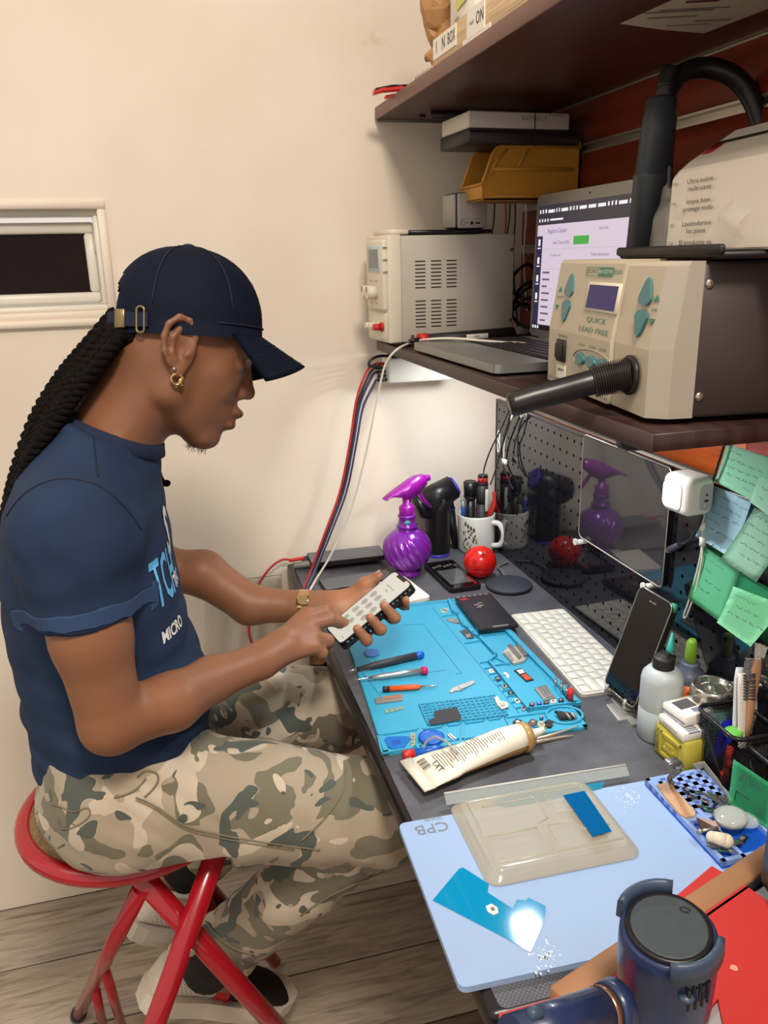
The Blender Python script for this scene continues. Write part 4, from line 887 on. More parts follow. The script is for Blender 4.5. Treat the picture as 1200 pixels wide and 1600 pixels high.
t, w_, l = slab('tablet', 'dark closed tablet on the desk behind the left hand', 'tablet', [(498, 905), (600, 890), (626, 905), (508, 922)], 0, .007, frame_m, mat('grey_lid', (92, 94, 98), .4), .0015, .006)
t, w_, l = slab('closed_laptop', 'closed grey laptop at the far left corner of the desk', 'laptop', [(483, 864), (592, 851), (604, 868), (482, 880)], .014, .010, frame_m, mat('grey_lid', (92, 94, 98), .4), .0015, .005)
t2 = thing('lower_laptop', 'silver slim machine beneath the closed grey laptop', 'laptop', tuple(dz(530, 885)))
mb = MB(); a, b = dz(459, 884, .008), dz(588, 870, .008); mb.cyl(a, b, .0075, n=16); mb.build('hinge_bar', lapm, t2, world=True)
P_ = [dz(470, 886, .003), dz(590, 873, .003), dz(596, 866, .003), dz(474, 876, .003)]; mb = MB(); mb.loft([[Vector((p.x, p.y, z)) for p in P_] for z in (ZD+.0005, ZD+.0135)], smooth=False); mb.build('body', dk, t2, world=True)
mb = MB(); mb.tube([dz(452, 876, .012), dz(475, 872, .014)], .004, 8); solo(mb, 'banana_plug', mat('red_cap', (206, 44, 40), .4), 'red banana plug lying at the laptop corner', 'plug')
# ------------------------------------------------------------------ spray bottle
c = dz(637, 897); t = thing('spray_bottle', 'purple swirled glass spray bottle with magenta trigger on the desk', 'spray bottle', tuple(c))
purple = mat('purple_pearl', (124, 34, 158), .22, .25, coat=.6); mag = mat('magenta_plastic', (150, 14, 152), .3, coat=.3)
def sw(th, z): k = min(1, max(0, (z-.010)/.02))*min(1, max(0, (.092-z)/.02)); return 1+.055*k*(2*abs(math.sin(9*th+z*115))-1)
prof = [(.024, 0), (.027, .002), (.026, .008), (.021, .013)]+[(.0485*math.sin(math.radians(a))**.9, .057-.047*math.cos(math.radians(a))) for a in range(28, 156, 4)]+[(.0195, .098), (.0175, .103), (.0215, .105), (.0215, .109), (.0175, .112), (.0165, .124), (.0185, .127), (.0185, .130), (.016, .132)]
mb = MB(); mb.lathe(prof, c=c, n=144, swirl=sw); mb.build('glass_body', purple, t, world=True)
mb = MB(); mb.lathe([(.0150, .132), (.0158, .134), (.0158, .147), (.014, .150), (.0085, .152), (.0085, .165)], c=c, n=28); mb.build('collar', mag, t, world=True)
hd = Vector((.80, .60, 0)).normalized(); hd = Vector((.97, .24, 0)).normalized(); hs = Vector((-hd.y, hd.x, 0)); U = Vector((0, 0, 1)); b0 = c+U*.160
def secs(lst, wd): return [[b0+hd*x+U*(z+s2*h_)+hs*(s1*wd) for s1, s2 in ((-1, -1), (1, -1), (1, 1), (-1, 1))] for x, z, h_ in lst]
mb = MB(); mb.loft(secs([(-.052, .010, .0015), (-.036, .018, .003), (-.014, .021, .011), (.004, .022, .019), (.022, .029, .019), (.042, .038, .011), (.044, .038, .009)], .010)); bmesh.ops.bevel(mb.bm, geom=mb.bm.edges[:], offset=.0015, segments=2, affect='EDGES'); mb.build('head', mag, t, world=True)
mb = MB(); mb.cyl(b0+hd*.042+U*.0395, b0+hd*.054+U*.0405, .0075, .0065, n=16); mb.build('nozzle', mag, t, world=True)
mb = MB(); mb.loft(secs([(.020, .026, .007), (.030, .010, .0055), (.042, -.008, .0045), (.056, -.022, .003)], .006)); mb.build('trigger', mag, t, world=True)
mb = MB(); mb.cyl(b0-U*.004+hd*.0, b0+U*.022+hd*.004, .0085, n=16); mb.build('neck', mag, t, world=True)
mb = MB(); mb.ball(c+U*.118+Vector((-.004, -.0172, 0)), (.007, .002, .005)); o = mb.build('teal_sticker', mat('teal_sticker', (70, 140, 150), .4), t, world=True)
# ------------------------------------------------------------------ air blower behind it
c = dz(684, 866); t = thing('air_duster', 'black handheld air blower with blue rings behind the spray bottle', 'air blower', tuple(c))
bl = mat('satin_black', (24, 22, 24), .35); vio = mat('violet_ring', (64, 52, 176), .35)
mb = MB(); mb.lathe([(.0265, .006), (.0275, .01), (.027, .06), (.0285, .105), (.030, .135)], c=c, n=26); mb.build('handle', bl, t, world=True)
mb = MB(); mb.lathe([(.0262, 0), (.0268, .001), (.0268, .007)], c=c, n=26); mb.build('base_ring', vio, t, world=True)
a, b = c+Vector((-.034, 0, .118)), c+Vector((.036, 0, .152)); dd = (b-a).normalized()
mb = MB(); mb.cyl(a-dd*.004, b, .0335, .0265, n=28); mb.cyl(a-dd*.018, a-dd*.004, .022, .0335, n=28); mb.build('barrel', bl, t, world=True)
mb = MB(); mb.cyl(b, b+dd*.006, .0235, .021, n=24); mb.build('nozzle_ring', vio, t, world=True)
mb = MB()
for i in range(4):
    for j in range(3): mb.cyl(a+dd*(.014+i*.007)+Vector((0, -.0325, -.006-j*.006)), a+dd*(.014+i*.007)+Vector((0, -.0335, -.006-j*.006)), .0015, n=6)
mb.build('intake_holes', ink, t, world=True)
c2 = dz(712, 858); top = c2+Vector((-.014, .0, .095)); t = thing('blower_nozzle', 'black tapered blower nozzle with blue ring leaning beside the mug', 'nozzle', tuple(c2))
mb = MB(); mb.cyl(c2+Vector((0, 0, .004)), top, .0065, .0115, n=18); mb.build('tube', bl, t, world=True)
mb = MB(); mb.cyl(top, top+Vector((-.0005, 0, .005)), .0122, n=18); mb.build('ring', vio, t, world=True)
mb = MB(); mb.cyl(top+Vector((-.0005, 0, .005)), top+Vector((-.002, 0, .018)), .0105, n=18); mb.build('collar', bl, t, world=True)
# ------------------------------------------------------------------ mug of tools
c = dz(744, 858); t = thing('mug', 'white mug with green plant print holding tools', 'mug', tuple(c))
porc = mat('white_porcelain', (230, 226, 216), .2, coat=.4)
mb = MB(); mb.lathe([(.036, 0), (.040, .002), (.0415, .01), (.0415, .083), (.0405, .086), (.0385, .084), (.0385, .012), (.03, .008)], c=c, n=36); mb.build('body', porc, t, world=True)
mb = MB(); mb.tube(spline([c+Vector((.62*r_, -.78*r_, z_)) for r_, z_ in ((.039, .070), (.058, .069), (.069, .048), (.062, .024), (.040, .016))], 6), .0062, 10); mb.build('handle', porc, t, world=True)
mb = MB(); random.seed(11)
def mugpt(a, z, r=.0419): return c+Vector((r*math.cos(a), r*math.sin(a), z))
pg = [mat('print_leaf', (64, 84, 62), .4), mat('print_gold', (170, 150, 84), .4), mat('print_dark', (84, 76, 74), .4)]
for k in range(46):
    a = math.radians(random.uniform(205, 262)); z = random.uniform(.012, .075)
    if z > .078-.045*(a-math.radians(205)): continue
    q = [mugpt(a+.055*math.cos(b_)*random.uniform(.6, 1.2), z+.0035*math.sin(b_)) for b_ in (0, 1.2, 2.3, 3.4, 4.6, 5.5)]; mb.face(q, pg[k % 3])
for k in range(4):
    a = math.radians(214+k*9); mb.face([mugpt(a+.07*math.cos(b_), .070-.004*k+.006*math.sin(b_)) for b_ in (0, 1, 2, 3, 4, 5.2)], pg[0])
mb.build('plant_print', pg[0], t, world=True)
def stick(name, label, cat, base, top, segs):
    t = thing(name, label, cat, tuple(base)); d = top-base
    for nm, m_, prof in segs:
        mb = MB(); 
        for (t0, r0), (t1, r1) in zip(prof[:-1], prof[1:]): mb.cyl(base+d*t0, base+d*t1, r0, r1, n=16)
        mb.build(nm, m_, t, world=True)
    return t
def mz(dx, dy, z): return c+Vector((dx, dy, z))
stick('flashlight', 'black ribbed flashlight standing in the white mug', 'flashlight', mz(-.010, .008, .010), mz(-.014, .004, .157), [('barrel', bl, [(0, .010), (.72, .010), (.78, .0155)]), ('head', bl, [(.78, .0155), (.79, .0145), (1, .0152)]), ('lens_ring', frame_m, [(1, .0135), (1.01, .0135)])])
t = stick('iron_handle', 'dark grey and red handled tool standing in the mug', 'tool', mz(.008, -.004, .010), mz(.014, .0, .172), [('handle', mat('charcoal_grip', (52, 52, 54), .5), [(0, .011), (.6, .0125), (.86, .0125), (.92, .011)]), ('red_band', mat('red_cap', (206, 44, 40), .4), [(.9, .0115), (.965, .0115)]), ('end', frame_m, [(.965, .0112), (1, .0105)])])
mb = MB(); mb.box((-.003, -.0008, -.02), (.004, .0008, .03), bev=.0006, seg=1, M=T3(mz(.017, -.0150, .112))); mb.build('name_plate', vinyl, t, world=True)
t = thing('pliers', 'red handled pliers in the mug beside the tool handle', 'pliers', tuple(mz(.03, 0, .06)))
mb = MB(); mb.tube(spline([mz(.018, .006, .02), mz(.026, .002, .075), mz(.034, -.003, .088), mz(.042, -.006, .112), mz(.041, -.006, .132)], 6), [.005]*4+[.0062]*21, 10); mb.build('handle', mat('red_rubber', (208, 52, 36), .4), t, world=True)
mb = MB(); mb.tube([mz(.012, .014, .02), mz(.020, .014, .07), mz(.024, .014, .10)], .005, 10); mb.build('handle', mat('red_rubber', (208, 52, 36), .4), t, world=True)
stick('pen', 'clear pen with blue ink at the left of the mug', 'pen', mz(-.028, .0, .012), mz(-.036, -.006, .128), [('barrel', mat('clear_tube', (214, 214, 206), .15, trans=.6), [(0, .004), (.9, .004), (1, .002)]), ('grip', mat('deep_blue', (14, 76, 168), .4), [(.5, .0045), (.82, .0045)])])
stick('pen', 'pale blue capped pen at the right of the mug', 'pen', mz(.024, .016, .012), mz(.029, .018, .125), [('barrel', mat('pale_pen', (196, 200, 206), .3), [(0, .0045), (.9, .0045), (1, .003)]), ('grip', mat('deep_blue', (14, 76, 168), .4), [(.55, .005), (.75, .005)])])
# red ball
c = dz(750, 878, .0335); t = thing('ball', 'glossy red two-part ball in front of the mug', 'ball', (c.x, c.y, ZD)); redb = mat('glossy_red', (222, 26, 18), .25, coat=.4)
c = Vector((c.x, c.y, ZD+.0335)); mb = MB(); mb.lathe([(.0335*math.cos(math.radians(a))+.0002, .0335*math.sin(math.radians(a))) for a in range(-12, 91, 6)], c=c, n=32); mb.build('upper_half', redb, t, world=True)
mb = MB(); mb.lathe([(max(.002, .0335*math.cos(math.radians(a))-.0006), .0335*math.sin(math.radians(a))-.0004) for a in range(-90, -11, 6)], c=c, n=32); mb.build('lower_half', redb, t, world=True)
def bt(s_, az, el, sz):
    n_ = Vector((math.cos(el)*math.cos(az), math.cos(el)*math.sin(az), math.sin(el))); text(s_, sz, T3(-Vector(MW[t].translation)) @ fr(c+n_*.0341, Vector((-math.sin(az), math.cos(az), 0)), U) @ Matrix.Identity(4), mat('dark_red_print', (70, 10, 8), .5), t)
n_ = Vector((.05, -.62, .78)).normalized(); xx = Vector((1, .08, 0)); Mx = fr(c+n_*.0342, xx, n_.cross(xx)); text('eos', .014, T3(-Vector(MW[t].translation)) @ Mx @ RZ(.5), mat('dark_red_print', (70, 10, 8), .5), t)
# wireless charger
c = dz(795, 917); t = thing('wireless_charger', 'round dark blue-grey charging pad near the pegboard', 'charger', tuple(c)); slate = mat('slate_fabric', (50, 54, 64), .6, bump=.15, bscale=900)
mb = MB(); mb.lathe([(.042, 0), (.0455, .002), (.0455, .0065), (.044, .008), (.001, .0082)], c=c, n=40); mb.build('pad', slate, t, world=True)
mb = MB(); mb.lathe([(.0457, .0025), (.0459, .003), (.0457, .0035)], c=c, n=40); mb.build('seam', ink, t, world=True)
mb = MB(); mb.tube(spline([c+Vector((.01, .044, .004)), c+Vector((.014, .07, .006)), c+Vector((.02, .10, .004)), c+Vector((.05, .12, .003))], 6), .0022, 8); mb.build('cable', greyink, t, world=True)
# ------------------------------------------------------------------ phone on its stand
R_ = Matrix(((0.0043, 0.3351, -0.9422), (-0.9994, 0.0335, 0.0074), (0.0341, 0.9416, 0.3351))).to_4x4()
PC = CAM+(Vector((.571, .8525, .8853))-CAM)*1.075; R_.translation = PC
t = thing('stand_phone', 'dark phone in a black case with green corner propped on the silver stand', 'phone', M=R_)
PW, PL = .080, .158
mb = MB(); mb.prism(rrect(PW, PL, .010), -.010, 0); mb.build('case', mat('matte_black', (30, 26, 27), .5), t)
mb = MB(); mb.prism(rrect(PW-.004, PL-.004, .009), 0, .0012); mb.build('glass', blk_gl, t)
R_o = rrect(PW, PL, .010); mb = MB(); mb.tube([Vector((x, y, .0002)) for x, y in R_o+R_o[:1]], .0012, 6, caps=False); mb.build('bezel', frame_m2 := mat('bright_bezel', (150, 146, 140), .25, .7), t)
mb = MB(); mb.box((-.008, PL/2-.013, .0012), (.008, PL/2-.0115, .0015)); mb.build('earpiece', greyink, t)
mb = MB(); mb.box((PW/2-.012, PL/2-.012, -.0104), (PW/2+.0012, PL/2+.0012, -.001), bev=.003, seg=1); mb.build('green_corner', mat('green_rubber', (60, 140, 100), .5), t)
stc = mat('stand_silver', (186, 182, 176), .35, .6)
t = thing('phone_stand', 'silver curved metal stand carrying the dark phone', 'phone stand', tuple(dz(975, 1105)))
b0 = R_ @ Vector((0, -PL/2-.002, -.008)); dn = (R_ @ Vector((0, -1, 0))-PC).normalized(); bk = (R_ @ Vector((0, 0, -1))-PC).normalized(); wv = (R_ @ Vector((1, 0, 0))-PC).normalized()
base = [dz(941, 1093, .004), dz(972, 1134, .004), dz(1020, 1128, .004), dz(1002, 1082, .004)]
mb = MB(); cx_ = sum(base, Vector())/4
mb.prism([(cx_.x+x, cx_.y+y) for x, y in [((base[i]-cx_).x*k, (base[i]-cx_).y*k) for i in range(4) for k in (1,)]], ZD+.0002, ZD+.004); bmesh.ops.bevel(mb.bm, geom=[e_ for e_ in mb.bm.edges if abs(e_.verts[0].co.z-e_.verts[1].co.z) > .002], offset=.014, segments=4, affect='EDGES'); mb.build('base_plate', stc, t, world=True)
mb = MB(); pc_ = PC+bk*.0135
rows_ = [Vector((pc_.x, pc_.y, pc_.z))+(-dn)*.02, pc_+dn*.06, b0+bk*.010+dn*.004, Vector((b0.x+.005, b0.y, ZD+.004))]
mb.loft([[p+wv*.024, p-wv*.024, p-wv*.024+bk*.003, p+wv*.024+bk*.003] for p in rows_], smooth=False); mb.build('back_plate', stc, t, world=True)
for s_ in (-.024, .024):
    q = b0+wv*s_; mb = MB(); mb.tube([q+bk*.010+dn*.004, q+dn*.005-bk*.004, q+dn*.003-bk*.013, q-dn*.008-bk*.0145], .0028, 8); mb.build('hook', stc, t, world=True)
# ------------------------------------------------------------------ pale blue work pad with tray, clamshell and film
pad_m = mat('pale_blue_silicone', (150, 176, 212), .62, var=.05, vscale=9)
q = [dz(622, 1287, .007), dz(735, 1541, .007), dz(1118, 1347, .007), dz(1012, 1219, .007)]
t = thing('silicone_pad', 'pale blue glossy work pad at the near end of the desk', 'pad', tuple(dz(870, 1370)))
a = q[0]; xv = (q[3]-q[0]).normalized(); yv = Vector((xv.y, -xv.x, 0)); PWd, PHt = (q[3]-q[0]).length+.004, (q[1]-q[0]).dot(yv)
mb = MB(); Mp = Matrix(((xv.x, -yv.x, 0, (a+xv*PWd/2+yv*PHt/2).x), (xv.y, -yv.y, 0, (a+xv*PWd/2+yv*PHt/2).y), (0, 0, 1, ZD), (0, 0, 0, 1)))
mb.prism(rrect(PWd, PHt, .008), .0002, .007, M=Mp); mb.build('pad_body', pad_m, t, world=True)
HP = .007
c = dz(675, 1293, HP+.0004); text('CPB', .0225, T3(-MW[t].translation) @ fr(c, -xv, yv), mat('grey_print', (118, 126, 136), .5), t)
c = dz(677, 1279, HP+.0004); text('2024.06', .0072, T3(-MW[t].translation) @ fr(c, -xv, yv), mat('grey_print', (118, 126, 136), .5), t)
# cut film on the pad
film = mat('cyan_film', (10, 142, 190), .08, coat=.6, spec=.6)
chip('screen_film', 'glossy cyan film scrap lying on the pale blue pad', 'film', [(676, 1407), (717, 1358), (724, 1356), (764, 1382), (762, 1395), (801, 1420), (808, 1406), (822, 1407), (826, 1403), (852, 1416), (853, 1424), (848, 1445), (829, 1487), (822, 1485), (790, 1466)], film, HP+.0002, .0005)
t = chip('tab', 'small white hexagonal tab lying on the cyan film', 'tab', [(759, 1417), (768, 1413), (777, 1419), (779, 1427), (771, 1430), (762, 1425)], paper, HP+.0009, .001, [('printed_mark', [(766, 1419), (772, 1418), (774, 1424), (768, 1425)], greyink, .0002)])
mb = MB(); random.seed(2)
for k in range(60):
    c = dz(random.gauss(853, 9), random.gauss(1493, 12), HP+.0003); r = random.uniform(.0004, .0013); mb.face([(c.x+r*math.cos(i*1.26+k), c.y+1.6*r*math.sin(i*1.26+k), c.z) for i in range(5)])
for k in range(40):
    c = dz(random.gauss(983, 9), random.gauss(1247, 8), HP+.0003); r = random.uniform(.0004, .0012); mb.face([(c.x+r*math.cos(i*1.26+k), c.y+1.6*r*math.sin(i*1.26+k), c.z) for i in range(5)])
o = mb.build('residue', mat('white_residue', (214, 222, 230), .6), None); o['kind'] = 'stuff'; o['label'] = 'specks of white residue scattered on the pale blue pad'; o['category'] = 'residue'
# clamshell
shell = mat('clear_shell', (206, 198, 176), .14, spec=.6, coat=.3, alpha=.42)
q = [dz(698, 1256, HP+.004), dz(767, 1383, HP+.004), dz(998, 1337, HP+.004), dz(921, 1216, HP+.004)]
t = thing('clamshell', 'clear plastic clamshell tray lying open on the pale blue pad', 'package', tuple(dz(840, 1300, HP)))
xv2 = (q[3]-q[0]).normalized(); yv2 = Vector((xv2.y, -xv2.x, 0)); cw = ((q[3]-q[0]).length+(q[2]-q[1]).length)/2; ch = ((q[1]-q[0]).dot(yv2)+(q[2]-q[3]).dot(yv2))/2
cc = sum(q, Vector())/4; CMt = Matrix(((xv2.x, -yv2.x, 0, cc.x), (xv2.y, -yv2.y, 0, cc.y), (0, 0, 1, ZD+HP), (0, 0, 0, 1)))
mb = MB()
def rr3(w_, h, r, z): return [CMt @ Vector((x, y, z)) for x, y in rrect(w_, h, r)]
mb.loft([rr3(cw, ch, .014, .0006), rr3(cw, ch, .014, .0022), rr3(cw-.012, ch-.012, .012, .0022), rr3(cw-.016, ch-.016, .012, .011), rr3(cw-.024, ch-.024, .010, .0125), rr3(cw-.03, ch-.03, .010, .0125)], shell); mb.build('tray', shell, t, world=True)
mb = MB()
for pts in ([(-.32, .30), (.05, .30), (.05, .02), (-.05, -.02), (-.05, -.34)], [(.12, .34), (.40, .34), (.40, .06), (.14, .06), (.12, .34)], [(-.38, -.06), (-.05, -.06)], [(.02, -.36), (.02, -.06), (.18, -.06), (.22, -.18), (.40, -.18)], [(-.40, .36), (-.40, -.36), (.42, -.36)]):
    mb.tube([CMt @ Vector((x*cw, y*ch, .0128)) for x, y in pts], .0013, 6)
mb.build('embossed_ridge', shell, t, world=True)
lid = [dz(698, 1258, HP+.003), dz(984, 1212, HP+.003)]; lv = (lid[1]-lid[0]).normalized(); up_ = Vector((0, 0, 1))
mb = MB(); n_ = Vector((lv.y, -lv.x, 0)); L_ = (lid[1]-lid[0]).length
mb.loft([[lid[0]+lv*(L_*k), lid[0]+lv*(L_*k)-n_*.010+up_*.008, lid[0]+lv*(L_*k)-n_*.012+up_*.0085, lid[0]+lv*(L_*k)-n_*.003-up_*.001] for k in (0, .04, .5, .96, 1)], None, smooth=False); mb.build('lid', mat('clear_lid', (190, 200, 198), .1, spec=.8, coat=.4, alpha=.38), t, world=True)
mb = MB(); mb.tube([lid[0]-n_*.011+up_*.0085, lid[0]+lv*L_-n_*.011+up_*.0085], .0012, 6); mb.build('lid_edge', mat('shell_edge', (226, 224, 214), .15, alpha=.8), t, world=True)
chip('film_strip', 'dark blue glossy film strip inside the clear clamshell', 'film', [(880, 1243), (913, 1236), (956, 1299), (926, 1307)], mat('deep_blue_film', (8, 92, 150), .08, coat=.6), HP+.0142, .0005)
chip('film_strip', 'long teal film sliver behind the clamshell lid', 'film', [(766, 1252), (830, 1234), (945, 1222), (940, 1232), (840, 1254), (790, 1262)], mat('teal_film', (40, 130, 160), .08, coat=.6), HP+.0005, .0004)
# ------------------------------------------------------------------ blue parts organizer
q = [dz(1008, 1217, .016), dz(1080, 1203, .016), dz(1190, 1300, .016), dz(1117, 1350, .016)]
t = thing('parts_tray', 'blue silicone parts tray full of small components at the right', 'tray', tuple(dz(1095, 1280)))
xo = (q[1]-q[0]).normalized(); yo = Vector((xo.y, -xo.x, 0)); ow, oh = (q[1]-q[0]).length*1.0, (q[3]-q[0]).dot(yo)
OM = Matrix(((xo.x, -yo.x, 0, q[0].x), (xo.y, -yo.y, 0, q[0].y), (0, 0, 1, ZD), (0, 0, 0, 1)))       # local y = -(towards the camera)
pb, pbd = mat('tray_pale_blue', (138, 166, 222), .45), mat('tray_blue', (16, 84, 196), .45)
ow = max(ow, .08)
mb = MB(); mb.box((0, -oh, .0002), (ow, 0, .011), bev=.001, seg=1, M=OM); mb.build('tray_base', pbd, t, world=True)
mb = MB(); e = .005
for lo_, hi_ in (((0, -oh), (e, 0)), ((ow-e, -oh), (ow, 0)), ((0, -e), (ow, 0)), ((0, -oh), (ow, -oh+e)), ((e, -oh*.56), (ow, -oh*.50)), ((e, -oh*.5), (e+.006, -e)), ((ow*.3, -oh+.0), (ow*.36, -oh*.56))): mb.box((lo_[0], lo_[1], .0105), (hi_[0], hi_[1], .0165), M=OM)
for i in range(1, 6): mb.box((ow*i/6-.0034, -oh*.5, .0105), (ow*i/6+.0034, 0, .016), M=OM)
for j in range(1, 6): mb.box((0, -oh*.5*j/6-.0034, .0105), (ow, -oh*.5*j/6+.0034, .016), M=OM)
mb.build('pocket_walls', pb, t, world=True)
HO = .0168
chip('wooden_strip', 'rounded wooden strip lying across the blue parts tray', 'strip', [(1026, 1228), (1048, 1223), (1056, 1236), (1087, 1271), (1085, 1277), (1072, 1279), (1061, 1273), (1040, 1248)], mat('pale_birch', (198, 158, 124), .6, var=.08), HO, .002)
random.seed(9)
pal = [ink, mat('dark_flex', (78, 80, 82), .4, .3), mat('pcb_green', (40, 92, 78), .4), tin, mat('brown_metal', (96, 80, 74), .4, .4)]
desc = ['black', 'grey', 'green circuit', 'silver', 'brown']
place = [(1072, 1236), (1080, 1246), (1092, 1240), (1100, 1252), (1112, 1244), (1120, 1256), (1132, 1252), (1108, 1266), (1122, 1268), (1098, 1262), (1136, 1262), (1112, 1322), (1128, 1330), (1140, 1328), (1150, 1318), (1160, 1312)]
for k, (x, y) in enumerate(place):
    c = dz(x, y, HO+.001+.001*(k % 3)); an = random.uniform(0, 3.1); wl, ww = random.uniform(.008, .019), random.uniform(.003, .007)
    wh = f"{['far end', 'middle', 'near end'][0 if k < 4 else 1 if k < 11 else 2]}"
    t = thing('phone_component', f"{desc[k % 5]} phone component, {['first', 'second', 'third', 'fourth', 'fifth', 'sixth', 'seventh', 'eighth', 'ninth', 'tenth', 'eleventh', 'twelfth', 'thirteenth', 'fourteenth', 'fifteenth', 'last'][k]} from the far end of the blue parts tray", 'phone part', M=T3(c) @ RZ(an), group='components in the blue parts tray')
    mb = MB(); mb.box((-wl/2, -ww/2, 0), (wl/2, ww/2, .0022), bev=.0006, seg=1); mb.box((-wl/2-.003, -ww/4, 0), (-wl/2, ww/4, .001)); mb.build('body', pal[k % 5], t)
    mb = MB(); mb.box((-wl*.3, -ww*.3, .0022), (wl*.2, ww*.3, .0032)); mb.build('contact', pal[(k+3) % 5], t)
t = thing('dark_flex_cable', 'long dark folded flex cable across the blue parts tray', 'cable', tuple(dz(1100, 1250, HO)))
pts = spline([dz(1056, 1228, .022), dz(1085, 1236, .026), dz(1110, 1246, .026), dz(1135, 1262, .024)], 5)
mb = MB(); mb.loft([[p+Vector((-.004, .004, 0)), p+Vector((.004, -.004, 0)), p+Vector((.004, -.004, .001)), p+Vector((-.004, .004, .001))] for p in pts], smooth=False); mb.build('flex', mat('dark_flex', (78, 80, 82), .4, .3), t, world=True)
t = thing('metal_card', 'dark brown metal clip in the near half of the blue parts tray', 'clip', tuple(dz(1105, 1290, HO)))
mb = MB(); p = [dz(1088, 1279, HO+.006), dz(1122, 1286, HO+.006), dz(1126, 1300, HO), dz(1096, 1300, HO)]; mb.loft([p, [v+Vector((0, 0, .002)) for v in p]], smooth=False); mb.build('plate', mat('brown_metal', (96, 80, 74), .4, .4), t, world=True)
t = thing('lens', 'clear round lens lying on the blue parts tray', 'lens', tuple(dz(1148, 1283, HO)))
gl = mat('clear_glass', (225, 235, 235), .03, spec=.8, alpha=.3)
c = dz(1142, 1283, HO+.006); Ml = fr((0, 0, 0), (1, 0, .12), (0, 1, 0)); mb = MB(); mb.lathe([(.001, 0), (.012, .001), (.0165, .003), (.0165, .0075), (.012, .0105), (.001, .0115)], c=c, n=30, M=Ml); mb.build('glass', gl, t, world=True)
mb = MB(); mb.lathe([(.0162, .003), (.0175, .003), (.0175, .0075), (.0162, .0075)], c=c, n=30, M=Ml); mb.build('rim', mat('clear_tube', (214, 214, 206), .15, trans=.6), t, world=True)
c = dz(1165, 1285, HO+.002); mb = MB(); mb.lathe([(.001, 0), (.011, .001), (.0145, .003), (.011, .006), (.001, .007)], c=c, n=26); t = thing('lens', 'second clear lens lying behind the round lens on the tray', 'lens', tuple(c)); mb.build('glass', gl, t, world=True)
a, b = dz(1113, 1308, .026), dz(1135, 1314, .026); t = thing('eraser', 'worn cream eraser stub in the near end of the blue tray', 'eraser', tuple(a-Vector((0, 0, .008))))
mb = MB(); mb.cyl(a, b, .0065, .0078, n=14); mb.ball(a, (.0066, .0066, .0064), u=14, v=8); mb.ball(b, (.0078, .0078, .0076), u=14, v=8); mb.build('stub', mat('cream_rubber', (220, 208, 186), .6), t, world=True)
t = thing('metal_pin', 'thin pale metal pin lying above the eraser on the tray', 'pin', tuple(dz(1100, 1298, HO)))
mb = MB(); mb.cyl(dz(1094, 1299, .021), dz(1122, 1293, .021), .0018, n=8); mb.build('shaft', tin, t, world=True); mb = MB(); mb.ball(dz(1094, 1299, .021), .003, u=10, v=6); mb.build('head', tin, t, world=True)
# bent cable with plug
t = thing('usb_plug', 'bent grey cable with metal plug leaning on the yellow box', 'cable', tuple(dz(1050, 1222)))
p = [dz(1052, 1226, .018), dz(1046, 1217, .024), dz(1050, 1212, .045), dz(1056, 1208, .062), dz(1063, 1202, .068)]
mb = MB(); mb.tube(spline(p, 6), .0030, 10); mb.build('cable', mat('grey_cable', (96, 92, 90), .5), t, world=True)
e_ = dz(1063, 1202, .068); mb = MB(); mb.cyl(e_, e_+Vector((.0, .006, .006)), .005, n=12); mb.build('joint', tin, t, world=True)
mb = MB(); mb.box((-.016, -.0055, -.003), (0, .0055, .003), bev=.0008, seg=1, M=T3(e_+Vector((0, .004, .008)))); mb.build('plug', mat('dull_nickel', (140, 138, 134), .35, .8), t, world=True)
# ------------------------------------------------------------------ boxes, bottles and baskets at the right
olive = mat('yellow_card', (188, 176, 70), .5)
a, b = dz(1021, 1173), dz(1068, 1213); bx_ = (b-a).normalized(); by_ = Vector((-bx_.y, bx_.x, 0)); L_ = (b-a).length
YB = Matrix(((bx_.x, by_.x, 0, a.x), (bx_.y, by_.y, 0, a.y), (0, 0, 1, ZD), (0, 0, 0, 1)))
t = thing('box', 'olive yellow box with ridged front below the small white box', 'box', M=YB)
mb = MB(); mb.box((0, 0, 0), (L_, .030, .046), bev=.002, seg=1); mb.build('box_body', olive, t)
mb = MB()
for a_, b_ in (((.012, -.002, .006), (L_-.008, 0, .010)), ((.012, -.002, .034), (L_-.008, 0, .038)), ((.012, -.002, .006), (.015, 0, .038)), ((L_-.011, -.002, .006), (L_-.008, 0, .038)), ((.02, -.003, .018), (L_-.02, 0, .021))): mb.box(a_, b_)
for k in range(4): mb.box((.024+.004*k, -.003, .021), (.026+.004*k, 0, .028))
mb.build('front_ribs', olive, t)
text('MOTION', .0075, fr((.006, -.0006, .024), (0, 0, 1), (-1, 0, 0)), ink, t)
WB = YB @ T3((.004, .0, .0465)) @ RZ(-.05); t = thing('box', 'small white printed box stacked on the olive yellow box', 'box', M=WB)
mb = MB(); mb.box((0, 0, 0), (L_*.86, .032, .012), bev=.001, seg=1); mb.build('box_body', paper, t)
mb = MB(); mb.box((.006, .008, .012), (L_*.45, .026, .0123)); mb.build('print_panel', greyink, t)
mb = MB()
for k in range(6): mb.box((L_*.5+k*.004, .008, .012), (L_*.5+.0025+k*.004, .024, .0123))
mb.build('print_lines', mat('blue_print', (120, 124, 150), .5), t); text('SERVICE PACK', .0045, fr((L_*.42, -.0006, .006), (1, 0, 0), (0, 0, 1)), greyink, t)
t = thing('cigarette_box', 'white box with dark label lying on the small white box', 'box', M=WB @ T3((-.002, .006, .0125)) @ RZ(.10))
mb = MB(); mb.box((0, 0, 0), (L_*.7, .046, .014), bev=.001, seg=1); mb.build('box_body', paper, t)
